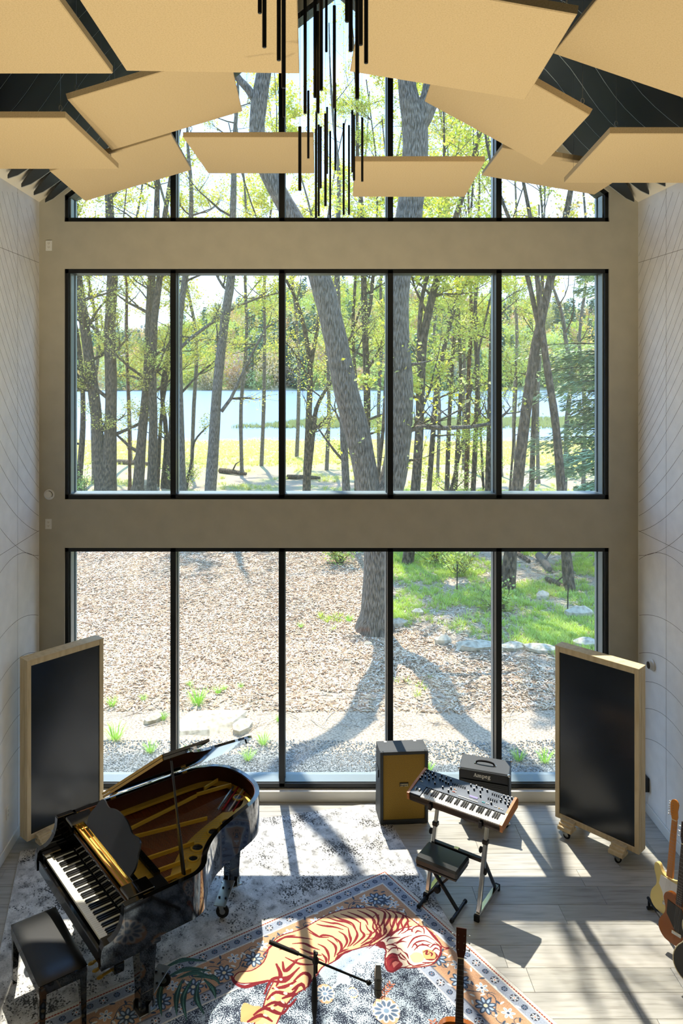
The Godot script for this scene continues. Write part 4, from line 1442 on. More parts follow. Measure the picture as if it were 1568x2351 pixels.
# ---------------------------------------------------------------- acoustic clouds hanging from the ceiling
func acoustic_clouds() -> void:
	# near-left, near-right, far-right, far-left corners of the underside
	var P := [
		[[-2.60, 7.085, -4.00], [-1.33, 7.085, -4.00], [-1.285, 7.085, -5.27], [-2.56, 7.085, -5.27], "tan fabric cloud panel hung above the piano bench side, first row"],
		[[-1.215, 7.085, -4.00], [-0.02, 7.085, -4.00], [-0.008, 7.085, -5.27], [-1.182, 7.085, -5.22], "tan fabric cloud panel next to the pendant rods, first row, piano side"],
		[[-1.755, 7.087, -5.80], [-0.54, 7.450, -5.80], [-0.54, 7.450, -7.15], [-1.755, 7.087, -7.15], "tilted tan cloud panel climbing toward the ridge, second row, piano side"],
		[[-2.97, 6.927, -5.73], [-1.751, 6.927, -5.73], [-1.703, 6.927, -7.20], [-2.97, 6.927, -7.20], "level tan cloud panel against the piano side wall, second row"],
		[[-2.36, 6.914, -7.25], [-1.215, 7.262, -7.25], [-1.21, 7.262, -8.55], [-2.395, 6.914, -8.55], "tilted tan cloud panel nearest the window, piano side"],
		[[-1.10, 7.220, -7.20], [0.123, 7.220, -7.20], [0.154, 7.220, -8.54], [-1.024, 7.220, -8.54], "level tan cloud panel before the gable window, piano side of the rods"],
		[[0.49, 6.918, -6.92], [1.657, 6.918, -6.92], [1.78, 6.918, -8.35], [0.567, 6.918, -8.35], "level tan cloud panel before the gable window, guitar side of the rods"],
		[[1.944, 7.187, -7.43], [3.21, 6.975, -7.43], [3.247, 6.975, -8.50], [2.00, 7.187, -8.50], "tilted tan cloud panel nearest the window, guitar side"],
		[[1.041, 7.440, -5.48], [2.054, 6.868, -5.48], [2.151, 6.868, -6.85], [1.100, 7.440, -6.85], "steeply tilted tan cloud panel in the second row, guitar side"],
		[[2.347, 6.844, -5.84], [3.86, 6.844, -5.84], [3.86, 6.844, -7.40], [2.534, 6.844, -7.40], "level tan cloud panel against the guitar side wall, second row"],
		[[0.351, 7.168, -4.13], [1.484, 6.967, -4.13], [1.589, 6.967, -5.45], [0.349, 7.168, -5.45], "large tan cloud panel next to the pendant rods, first row, guitar side"],
		[[1.788, 7.296, -4.18], [3.02, 6.875, -4.18], [3.02, 6.875, -5.45], [1.788, 7.296, -5.45], "large tilted tan cloud panel of the first row over the guitars"]]
	for e in P:
		var c := []
		for k in 4:
			c.append(Vector3(e[k][0], e[k][1], e[k][2]))
		var o: Vector3 = (c[0] + c[1] + c[2] + c[3]) * 0.25
		var root := thing("acoustic_cloud_panel", e[4], "acoustic panel", o, 0, "acoustic cloud panels under the ceiling")
		var nn: Vector3 = (c[2] - c[0]).cross(c[3] - c[1]).normalized()
		if nn.y < 0:
			nn = -nn
		var th := nn * 0.052
		var mb := MB.new()
		var lo := []
		var mid := []
		var hi := []
		for k in 4:
			var inw: Vector3 = (o - c[k]).normalized() * 0.008
			lo.append(c[k] - o + inw)
			mid.append(c[k] - o + nn * 0.006)
			hi.append(c[k] - o + th)
		mb.quad(lo[3], lo[2], lo[1], lo[0])
		for k in 4:
			var j := (k + 1) % 4
			mb.quad(lo[k], lo[j], mid[j], mid[k])
			mb.quad(mid[k], mid[j], hi[j], hi[k])
		mb.quad(hi[0], hi[1], hi[2], hi[3])
		part("fabric_panel", mb, M.cloud_fabric, root)
		for k in 4:
			var q: Vector3 = c[k].lerp(o, 0.10) + th
			var w := MB.new()
			w.tube(ring_path(q - o + Vector3(0, 0.018, 0), 0.013, Vector3.RIGHT), PackedFloat32Array([0.0032]), 5, false)
			w.tube(ring_path(q - o + Vector3(0, 0.052, 0), 0.012, Vector3.BACK, 1.7), PackedFloat32Array([0.003]), 5, false)
			w.rod(q - o + Vector3(0, 0.072, 0), Vector3(q.x - o.x, roof(q.x) - 0.17 - o.y, q.z - o.z), 0.0012, 0.0012, 4)
			part("hanging_wire", w, M.steel, root)

func ring_path(o: Vector3, r: float, ax: Vector3, tall := 1.0) -> PackedVector3Array:
	var p := PackedVector3Array()
	var u := Vector3.UP * tall
	var v := ax.cross(Vector3.UP)
	for k in 11:
		var a := TAU * k / 10.0
		p.append(o + (u * sin(a) + v * cos(a)) * r)
	return p

# ---------------------------------------------------------------- cluster of hanging rods
func chandelier() -> void:
	var T := [[165, -160, 140, 34], [212, -120, 495, 38], [362, -250, 630, 32], [412, -90, 915, 40], [416, 640, 1215, 26], [635, -100, 1180, 32], [738, -180, 1015, 32], [768, 120, 1175, 32], [801, -200, 940, 36], [855, -260, 540, 28], [938, 60, 1125, 30], [948, 860, 1770, 20], [1070, -700, 230, 30], [1108, -420, 535, 36], [1175, -40, 1028, 38], [1212, -420, 470, 36], [1268, -330, 660, 36], [580, 1315, 1980, 32], [668, 942, 1645, 22], [752, 1160, 1900, 22], [748, 1340, 2270, 26], [776, 1295, 2245, 22], [797, 1315, 1955, 20], [846, 1180, 2140, 26], [863, 1112, 1805, 20], [895, 1362, 2280, 20], [1035, 1280, 2230, 22], [1090, 1300, 2230, 20], [1124, 1145, 1790, 22], [1142, 1190, 1875, 22], [1228, 1220, 1885, 22]]
	var root := thing("rod_chandelier", "cluster of slim black metal rods hanging on wires below the ridge", "chandelier", Vector3(0.35, roof(0.35), -6.2))
	var o := root.position
	var mb := MB.new()
	mb.bevel(Vector3(0.0, -0.10, 0.15), Vector3(0.5, 0.06, 5.0), 0.01)
	part("canopy_plate", mb, M.black_metal, root)
	for e in T:
		var d := clampf(160.0 / e[3] + 0.3 * sin(e[0] * 1.7), 4.1, 8.2)
		if e[0] < 745 or e[0] > 1130:
			d = minf(d, 6.7)
		if e[1] < 0 and (e[0] < 600 or e[0] > 1060):
			d = 3.75 + 0.08 * sin(e[0] * 2.3)
		var a := at(560.0 + e[0] / 4.52, e[1] / 4.52, d)
		var b := at(560.0 + e[0] / 4.52, e[2] / 4.52, d)
		a.x = (a.x + b.x) * 0.5
		b.x = a.x
		a.y = minf(a.y, roof(a.x) - 0.5)
		mb = MB.new()
		mb.lathe([[0.0, 0.0], [0.0085, 0.0], [0.0105, 0.003], [0.0105, a.y - b.y], [0.0, a.y - b.y]], b - o, Basis(), 12)
		var rod_ := part("rod", mb, M.tube_metal, root)
		mb = MB.new()
		mb.rod(a - o, Vector3(a.x - o.x, minf(roof(a.x), roof(0.35)) - 0.13 - o.y, a.z - o.z), 0.0011, 0.0011, 4)
		part("wire", mb, M.steel, rod_)

# ---------------------------------------------------------------- rolling acoustic panels
func caster(mb_metal: MB, mb_rub: MB, p: Vector3, r: float, turn: float) -> void:
	var b := Basis(Vector3.UP, turn)
	mb_metal.bevel(p + Vector3(0, r * 2.05, 0), Vector3(0.06, 0.006, 0.05), 0.002, b)
	for s in [-1, 1]:
		mb_metal.hexa([p + b * Vector3(-0.02 + 0.015, r, s * 0.016 + 0.002), p + b * Vector3(0.02 + 0.008, r, s * 0.016 + 0.002), p + b * Vector3(0.02 + 0.008, r, s * 0.016 - 0.002), p + b * Vector3(-0.02 + 0.015, r, s * 0.016 - 0.002), p + b * Vector3(-0.024, r * 2.05, s * 0.016 + 0.002), p + b * Vector3(0.024, r * 2.05, s * 0.016 + 0.002), p + b * Vector3(0.024, r * 2.05, s * 0.016 - 0.002), p + b * Vector3(-0.024, r * 2.05, s * 0.016 - 0.002)])
	var wb := b * Basis(Vector3.RIGHT, PI * 0.5)
	mb_rub.lathe([[0.0, -0.011], [r * 0.9, -0.011], [r, -0.007], [r, 0.007], [r * 0.9, 0.011], [0.0, 0.011]], p + b * Vector3(0.015, r, 0), wb, 16)
	mb_metal.lathe([[0.0, -0.014], [r * 0.45, -0.0135], [r * 0.45, 0.0135], [0.0, 0.014]], p + b * Vector3(0.015, r, 0), wb, 12)

func gobos() -> void:
	var G := [[Vector3(-2.535, 0, -8.35), atan2(0.70, 0.65), "pine-framed rolling panel with dark face, behind the piano keyboard"], [Vector3(3.115, 0, -8.135), atan2(-0.67, 0.63), "pine-framed rolling panel with glossy dark face, beside the guitars"]]
	for e in G:
		var root := thing("rolling_acoustic_panel", e[2], "acoustic panel", e[0], e[1], "rolling acoustic panels either side of the window")
		var w := 0.92
		var y0 := 0.125
		var y1 := 2.0
		var t := 0.155
		for s in [-1, 1]:
			var mb := MB.new()
			mb.bevel(Vector3(s * (w * 0.5 - 0.024), (y0 + y1) * 0.5, -0.026), Vector3(0.048, y1 - y0, 0.05), 0.003)
			mb.bevel(Vector3(s * (w * 0.5 - 0.026), (y0 + y1) * 0.5, -0.054), Vector3(0.046, y1 - y0, 0.008), 0.001)
			mb.bevel(Vector3(s * (w * 0.5 - 0.024), (y0 + y1) * 0.5, -0.107), Vector3(0.048, y1 - y0, 0.096), 0.003)
			part("side_post", mb, M.pine, root)
		for k in 2:
			var mb := MB.new()
			var y := y0 + 0.027 if k == 0 else y1 - 0.027
			mb.bevel(Vector3(0, y, -0.028), Vector3(w - 0.096, 0.054, 0.05), 0.003)
			mb.bevel(Vector3(0, y, -0.107), Vector3(w - 0.096, 0.054, 0.096), 0.003)
			part("cross_rail", mb, M.pine, root)
		var mb := MB.new()
		mb.bevel(Vector3(0, y1 + 0.006, -t * 0.5), Vector3(w + 0.004, 0.014, t + 0.004), 0.003)
		part("top_board", mb, M.pine, root)
		mb = MB.new()
		mb.bevel(Vector3(0, (y0 + y1) * 0.5, -0.075), Vector3(w - 0.09, y1 - y0 - 0.1, 0.12), 0.002)
		part("dark_panel", mb, M.gobo_panel, root, "dark blue-black panel face")
		for s in [-0.29, 0.27]:
			for f in [1, -1]:
				var z := 0.0 if f == 1 else -t
				mb = MB.new()
				for q in 3:
					mb.bevel(Vector3(s, 0.15 - q * 0.022, z + f * (0.03 + q * 0.034)), Vector3(0.15, 0.035, 0.06 + 0.0 * q), 0.002)
				mb.bevel(Vector3(s, 0.095, z + f * 0.055), Vector3(0.15, 0.03, 0.13), 0.002)
				part("foot_block", mb, M.pine, root)
				var cm := MB.new()
				var cr := MB.new()
				caster(cm, cr, Vector3(s, 0, z + f * 0.09), 0.036, 0.6 + s)
				var c := part("caster_fork", cm, M.steel, root)
				part("caster_wheel", cr, M.rubber, c)

# ---------------------------------------------------------------- rugs, their print computed here
class Canvas:
	var im: Image
	var w: int
	var h: int
	var s: float
	func poly(p: PackedVector2Array, c: Color) -> void:
		var lo := 1e9
		var hi := -1e9
		for q in p:
			lo = minf(lo, q.y)
			hi = maxf(hi, q.y)
		var y0 := maxi(int(lo * s), 0)
		var y1 := mini(int(hi * s) + 1, h - 1)
		var m := p.size()
		for y in range(y0, y1 + 1):
			var yy := (y + 0.5) / s
			var xs := []
			for k in m:
				var a := p[k]
				var b := p[(k + 1) % m]
				if (a.y <= yy) != (b.y <= yy):
					xs.append((a.x + (yy - a.y) / (b.y - a.y) * (b.x - a.x)) * s)
			xs.sort()
			for k in range(0, xs.size() - 1, 2):
				var xa := maxi(int(round(xs[k])), 0)
				var xb := mini(int(round(xs[k + 1])), w)
				if xb > xa:
					im.fill_rect(Rect2i(xa, y, xb - xa, 1), c)
	func stroke(p: PackedVector2Array, wa: float, wm: float, wb: float, c: Color) -> void:
		var m := p.size()
		var l := PackedVector2Array()
		var r := PackedVector2Array()
		for k in m:
			var d := (p[mini(k + 1, m - 1)] - p[maxi(k - 1, 0)]).normalized()
			var nn := Vector2(-d.y, d.x)
			var t := float(k) / maxf(m - 1, 1)
			var ww := lerpf(wa, wm, t * 2.0) if t < 0.5 else lerpf(wm, wb, t * 2.0 - 1.0)
			l.append(p[k] + nn * ww * 0.5)
			r.append(p[k] - nn * ww * 0.5)
		for k in m - 1:
			poly(PackedVector2Array([l[k], l[k + 1], r[k + 1], r[k]]), c)
	func oval(o: Vector2, rx: float, ry: float, turn: float, c: Color) -> void:
		var p := PackedVector2Array()
		for k in 12:
			var a := TAU * k / 12.0
			p.append(o + Vector2(cos(a) * rx, sin(a) * ry).rotated(turn))
		poly(p, c)
	func bloom(o: Vector2, r: float, petals: int, turn: float, c1: Color, c2: Color, c3: Color) -> void:
		for k in petals:
			var a := turn + TAU * k / petals
			oval(o + Vector2(cos(a), sin(a)) * r * 0.62, r * 0.42, r * 0.24, a, c1)
		for k in petals:
			var a := turn + TAU * k / petals
			oval(o + Vector2(cos(a), sin(a)) * r * 0.62, r * 0.27, r * 0.12, a, c2)
		oval(o, r * 0.34, r * 0.34, 0, c1)
		oval(o, r * 0.2, r * 0.2, 0, c3)

func curve(p: Array, n: int) -> PackedVector2Array:
	var out := PackedVector2Array()
	for k in p.size() - 1:
		var a: Vector2 = p[k]
		var b: Vector2 = p[k + 1]
		var p0: Vector2 = p[maxi(k - 1, 0)]
		var p3: Vector2 = p[mini(k + 2, p.size() - 1)]
		for e in n:
			out.append(a.cubic_interpolate(b, p0, p3, float(e) / n))
	out.append(p[p.size() - 1])
	return out

func along(p: Array, t: float) -> Vector2:
	var f := clampf(t, 0.0, 1.0) * (p.size() - 1)
	var k := mini(int(f), p.size() - 2)
	return (p[k] as Vector2).lerp(p[k + 1], f - k)

func noise_bytes(sd: int, freq: float, w: int, h: int, oct := 3) -> PackedByteArray:
	var nz := FastNoiseLite.new()
	nz.seed = sd
	nz.frequency = freq
	nz.fractal_octaves = oct
	return nz.get_image(w, h).get_data()

func tiger_print(la: float, lb: float) -> ImageTexture:
	var s := 330.0
	var w := int(la * s)
	var h := int(lb * s)
	var fine := noise_bytes(91, 0.22, w, h, 2)
	var soft := noise_bytes(92, 0.02, w, h, 3)
	var buf := PackedByteArray()
	buf.resize(w * h * 3)
	var cream := Vector3(222, 220, 210)
	var band := Vector3(158, 168, 184)
	var orange := Vector3(202, 158, 122)
	var navy := Vector3(32, 42, 62)
	var pale := Vector3(206, 222, 232)
	for y in h:
		var b := y / s
		for x in w:
			var a := x / s
			var e := minf(minf(a, la - a), minf(b, lb - b))
			var i := y * w + x
			var f := fine[i]
			var c := cream
			if e < 0.055:
				if e > 0.028 and e < 0.041:
					var al := b if minf(a, la - a) < minf(b, lb - b) else a
					c = Vector3(150, 52, 38) if fposmod(al, 0.024) < 0.015 else Vector3(206, 170, 140)
			elif e < 0.15:
				c = band
			elif e < 0.165:
				c = cream
			elif e < 0.44:
				c = orange
			elif e < 0.455:
				c = Vector3(120, 120, 130)
			elif e < 0.545:
				c = band
			elif e < 0.56:
				c = cream
			else:
				var lim := 0.92 + 0.0016 * (soft[i] - 128)
				if a < lim and b < 1.3:
					c = pale
				else:
					var sp := int(f) + int((int(soft[i]) - 128) * 0.55)
					c = navy if sp > 128 else pale
			var g := 0.93 + (f - 128) * 0.0009
			buf[i * 3] = int(clampf(c.x * g, 0, 255))
			buf[i * 3 + 1] = int(clampf(c.y * g, 0, 255))
			buf[i * 3 + 2] = int(clampf(c.z * g, 0, 255))
	var cv := Canvas.new()
	cv.im = Image.create_from_data(w, h, false, Image.FORMAT_RGB8, buf)
	cv.w = w
	cv.h = h
	cv.s = s
	var black := Color(0.13, 0.14, 0.19)
	var white := Color(0.88, 0.88, 0.86)
	var slate := Color(0.38, 0.46, 0.56)
	var rust := Color(0.66, 0.33, 0.22)
	# the two narrow bands: dark squares with small blossoms
	for off in [0.10, 0.50]:
		for q in [[Vector2(off, off), Vector2(0, 1), lb - 2 * off], [Vector2(off, off), Vector2(1, 0), la - 2 * off], [Vector2(la - off, off), Vector2(0, 1), lb - 2 * off], [Vector2(off, lb - off), Vector2(1, 0), la - 2 * off]]:
			var n := int(q[2] / 0.105)
			for k in n + 1:
				var o: Vector2 = q[0] + q[1] * q[2] * k / n
				var r := 0.036 if k % 2 == 0 else 0.026
				cv.oval(o, r, r, 0.4, black)
				cv.bloom(o, r * 0.9, 6, 0.3 * k, white if k % 2 == 0 else slate, slate, rust)
	# orange band: scrolls and flowers
	var leafc := Color(0.22, 0.28, 0.36)
	for q in [[Vector2(0.30, 0.30), Vector2(0, 1), Vector2(1, 0), lb - 0.6], [Vector2(0.30, 0.30), Vector2(1, 0), Vector2(0, 1), la - 0.6], [Vector2(la - 0.30, 0.30), Vector2(0, 1), Vector2(-1, 0), lb - 0.6], [Vector2(0.30, lb - 0.30), Vector2(1, 0), Vector2(0, -1), la - 0.6]]:
		var o: Vector2 = q[0]
		var u: Vector2 = q[1]
		var v: Vector2 = q[2]
		var n := int(q[3] / 0.03)
		var line := PackedVector2Array()
		for k in n + 1:
			line.append(o + u * q[3] * k / n + v * 0.075 * sin(k * 0.03 * 17.0))
		cv.stroke(line, 0.007, 0.007, 0.007, leafc)
		var m := int(q[3] / 0.135)
		for k in m + 1:
			var p: Vector2 = o + u * q[3] * k / m + v * (0.05 if k % 2 == 0 else -0.05)
			if k % 2 == 0:
				cv.bloom(p, 0.085, 8, 0.2 * k, leafc, Color(0.62, 0.70, 0.78), Color(0.86, 0.80, 0.66))
			else:
				cv.bloom(p, 0.055, 6, 0.3 * k, white, Color(0.60, 0.68, 0.76), leafc)
			for j in 5:
				var a := TAU * j / 5.0 + k
				var e := p + Vector2(cos(a), sin(a)) * rr(0.095, 0.12)
				cv.oval(e, 0.024, 0.009, a + 1.2, leafc if j % 2 else Color(0.84, 0.86, 0.84))
			var hook := PackedVector2Array()
			for j in 9:
				var a := j * 0.6
				hook.append(p + u * 0.10 + Vector2(cos(a), sin(a)) * (0.012 + 0.0045 * j))
			cv.stroke(hook, 0.003, 0.006, 0.004, leafc)
	# field: scattered blossoms and sprigs
	for e in [[1.36, 1.05, 0.11], [0.97, 1.37, 0.08], [1.08, 1.17, 0.045], [1.55, 1.5, 0.12], [1.75, 0.95, 0.10], [1.5, 2.3, 0.15], [1.15, 2.1, 0.12], [1.9, 1.9, 0.12], [0.9, 2.55, 0.11], [1.9, 2.8, 0.13], [1.3, 2.9, 0.13]]:
		cv.oval(Vector2(e[0], e[1]), e[2] * 1.25, e[2] * 0.95, 0.4, Color(0.86, 0.68, 0.52))
		cv.bloom(Vector2(e[0], e[1]), e[2], 11, 0.1, white, slate, Color(0.55, 0.66, 0.76))
	for e in [[1.17, 0.85, 1.2], [1.62, 0.80, 0.4], [1.45, 1.3, 2.2], [1.25, 1.62, 0.2], [1.7, 1.25, 1.9], [1.0, 2.2, 0.5]]:
		for j in 7:
			var d := Vector2(cos(e[2]), sin(e[2]))
			var p := Vector2(e[0], e[1]) + d * 0.03 * j
			for sd in [-1, 1]:
				cv.oval(p + d.orthogonal() * 0.016 * sd, 0.022, 0.008, e[2] + sd * 0.7, rust if j % 2 else Color(0.80, 0.52, 0.40))
	for k in 10:
		var p := Vector2(rr(0.62, 0.95), rr(0.75, 1.15))
		cv.bloom(p, rr(0.02, 0.04), 5, k, Color(0.62, 0.72, 0.82), pale_c(), slate)
	# palm leaves at one end
	for q in [[0.05, 2.42, 0.04, 2.21, 0.16, 2.04], [0.15, 2.42, 0.15, 2.22, 0.28, 2.05], [0.12, 2.40, 0.28, 2.51, 0.48, 2.57], [0.23, 2.29, 0.37, 2.40, 0.54, 2.47], [0.27, 2.22, 0.41, 2.36, 0.62, 2.42], [0.33, 2.19, 0.47, 2.27, 0.64, 2.28], [0.25, 2.21, 0.34, 2.07, 0.44, 2.05], [0.06, 2.38, 0.10, 2.47, 0.25, 2.55], [0.32, 2.14, 0.45, 2.12, 0.55, 2.14], [0.20, 2.33, 0.22, 2.18, 0.33, 2.08]]:
		var f := curve(pairs(q), 8)
		cv.stroke(f, 0.006, 0.052, 0.003, Color(0.12, 0.25, 0.22))
		for e in [-0.010, 0.004, 0.014]:
			var g := PackedVector2Array()
			for pt in f:
				g.append(pt + Vector2(e, e * 0.5))
			cv.stroke(g, 0.001, 0.006, 0.001, Color(0.33, 0.52, 0.45))
	# the tiger
	var skin := Color(0.90, 0.74, 0.54)
	var red := Color(0.47, 0.075, 0.115)
	var bodyp := [Vector2(0.31, 1.52), Vector2(0.25, 1.42), Vector2(0.24, 1.32), Vector2(0.26, 1.2), Vector2(0.26, 1.09), Vector2(0.25, 0.98), Vector2(0.24, 0.86), Vector2(0.25, 0.74), Vector2(0.28, 0.63), Vector2(0.33, 0.54), Vector2(0.38, 0.45), Vector2(0.45, 0.37), Vector2(0.53, 0.31), Vector2(0.63, 0.25), Vector2(0.72, 0.23), Vector2(0.8, 0.22), Vector2(0.83, 0.19), Vector2(0.96, 0.21), Vector2(1.07, 0.22), Vector2(1.12, 0.28), Vector2(1.17, 0.35), Vector2(1.19, 0.44), Vector2(1.16, 0.53), Vector2(1.12, 0.62), Vector2(1.08, 0.68), Vector2(1.08, 0.76), Vector2(1.02, 0.78), Vector2(0.93, 0.73), Vector2(0.87, 0.67), Vector2(0.81, 0.67), Vector2(0.76, 0.71), Vector2(0.73, 0.8), Vector2(0.71, 0.9), Vector2(0.69, 0.98), Vector2(0.72, 1.06), Vector2(0.73, 1.15), Vector2(0.73, 1.24), Vector2(0.78, 1.33), Vector2(0.8, 1.39), Vector2(0.84, 1.46), Vector2(0.85, 1.57), Vector2(0.9, 1.69), Vector2(0.94, 1.75), Vector2(1.01, 1.84), Vector2(1.12, 1.96), Vector2(1.10, 2.08), Vector2(0.94, 2.01), Vector2(0.87, 1.9), Vector2(0.77, 1.81), Vector2(0.69, 1.72), Vector2(0.63, 1.66), Vector2(0.57, 1.81), Vector2(0.52, 1.90), Vector2(0.45, 1.93), Vector2(0.41, 1.86), Vector2(0.45, 1.76), Vector2(0.42, 1.63), Vector2(0.31, 1.52)]
	var outline := curve(bodyp, 3)
	cv.poly(outline, skin)
	cv.stroke(outline, 0.010, 0.012, 0.010, red)
	var headp := curve([Vector2(0.76, 0.71), Vector2(0.73, 0.62), Vector2(0.72, 0.5), Vector2(0.73, 0.37), Vector2(0.77, 0.26), Vector2(0.83, 0.20), Vector2(0.96, 0.22), Vector2(1.06, 0.23), Vector2(1.12, 0.28), Vector2(1.16, 0.35), Vector2(1.18, 0.44), Vector2(1.15, 0.53), Vector2(1.11, 0.62), Vector2(1.07, 0.68), Vector2(1.07, 0.75), Vector2(1.02, 0.77), Vector2(0.93, 0.72), Vector2(0.87, 0.66), Vector2(0.81, 0.66), Vector2(0.76, 0.71)], 2)
	cv.poly(headp, Color(0.93, 0.86, 0.76))
	cv.poly(curve([Vector2(0.93, 0.72), Vector2(0.92, 0.66), Vector2(0.96, 0.62), Vector2(1.01, 0.64), Vector2(1.06, 0.64), Vector2(1.08, 0.70), Vector2(1.07, 0.76), Vector2(1.03, 0.78), Vector2(0.93, 0.72)], 3), Color(0.60, 0.15, 0.18))
	cv.poly(PackedVector2Array([Vector2(1.0, 0.71), Vector2(1.0, 0.67), Vector2(1.03, 0.65), Vector2(1.04, 0.69), Vector2(1.05, 0.73)]), Color(0.88, 0.52, 0.45))
	cv.poly(curve([Vector2(1.02, 0.53), Vector2(1.01, 0.47), Vector2(1.05, 0.43), Vector2(1.11, 0.45), Vector2(1.12, 0.5), Vector2(1.09, 0.55), Vector2(1.02, 0.53)], 3), Color(0.92, 0.76, 0.55))
	cv.poly(curve([Vector2(1.03, 0.4), Vector2(1.05, 0.34), Vector2(1.11, 0.32), Vector2(1.16, 0.37), Vector2(1.15, 0.42), Vector2(1.1, 0.44), Vector2(1.03, 0.4)], 3), Color(0.80, 0.66, 0.42))
	cv.poly(PackedVector2Array([Vector2(0.77, 0.71), Vector2(0.75, 0.66), Vector2(0.78, 0.63), Vector2(0.82, 0.64), Vector2(0.86, 0.66), Vector2(0.82, 0.68)]), red)
	cv.poly(curve([Vector2(0.79, 0.32), Vector2(0.78, 0.25), Vector2(0.83, 0.21), Vector2(0.87, 0.26), Vector2(0.85, 0.32), Vector2(0.79, 0.32)], 3), Color(0.86, 0.72, 0.66))
	cv.poly(curve([Vector2(0.85, 2.07), Vector2(0.74, 2.01), Vector2(0.71, 1.96), Vector2(0.77, 1.92), Vector2(0.81, 1.87), Vector2(0.88, 1.88), Vector2(0.92, 1.97), Vector2(0.85, 2.07)], 3), Color(0.86, 0.64, 0.42))
	for q in [[0.35,1.6,0.29,1.46,0.27,1.33,0.3,1.24],[0.3,1.52,0.27,1.35,0.33,1.24,0.42,1.14],[0.37,1.32,0.42,1.23,0.5,1.19,0.56,1.15],[0.37,1.45,0.42,1.35,0.52,1.33],[0.45,1.29,0.56,1.23,0.62,1.17],[0.54,1.41,0.57,1.29,0.63,1.22,0.69,1.19],[0.47,1.45,0.6,1.38,0.67,1.28],[0.28,1.11,0.37,1.09,0.43,1.07,0.48,1],[0.33,1.12,0.42,1.08,0.43,1.03,0.49,0.97,0.57,0.97],[0.28,1.01,0.33,0.97,0.4,0.89,0.47,0.84],[0.49,1.13,0.56,1.1,0.65,1.12,0.72,1.17],[0.6,1.16,0.67,1.16,0.72,1.2],[0.49,1.03,0.57,1.01,0.63,1.03,0.69,1.09],[0.49,0.97,0.57,0.95,0.64,0.98,0.69,1.06],[0.26,0.96,0.34,0.89,0.38,0.84,0.47,0.79],[0.46,0.89,0.53,0.87,0.61,0.9,0.66,0.99],[0.26,0.88,0.34,0.83,0.4,0.77,0.47,0.74],[0.47,0.79,0.55,0.83,0.61,0.86,0.66,0.93],[0.27,0.82,0.34,0.79,0.44,0.73,0.52,0.74],[0.47,0.74,0.57,0.76,0.63,0.83,0.66,0.91],[0.29,0.75,0.35,0.71,0.43,0.67,0.49,0.66],[0.47,0.65,0.55,0.71,0.62,0.72,0.65,0.79,0.67,0.88],[0.3,0.68,0.39,0.63,0.48,0.6,0.54,0.62],[0.52,0.63,0.58,0.65,0.63,0.65,0.67,0.72,0.69,0.81],[0.33,0.59,0.41,0.55,0.51,0.53,0.56,0.55],[0.53,0.55,0.59,0.6,0.66,0.61,0.7,0.68,0.71,0.79],[0.36,0.51,0.45,0.47,0.54,0.5,0.6,0.58],[0.41,0.43,0.49,0.39,0.58,0.48,0.62,0.57],[0.62,0.57,0.69,0.59,0.71,0.65,0.74,0.77],[0.46,0.37,0.54,0.37,0.6,0.44,0.64,0.51,0.71,0.57],[0.49,0.33,0.57,0.32,0.63,0.39,0.69,0.47,0.74,0.57],[0.53,0.29,0.61,0.27,0.67,0.37,0.72,0.43,0.76,0.54],[0.6,0.26,0.68,0.27,0.72,0.34,0.76,0.4],[0.72,0.55,0.73,0.45,0.73,0.37],[0.68,1.06,0.67,1,0.68,0.93],[0.73,1.11,0.7,1.04,0.71,0.88],[0.71,0.83,0.71,0.75,0.73,0.68]]:
		cv.stroke(curve(pairs(q), 5), 0.006, 0.026, 0.006, red)
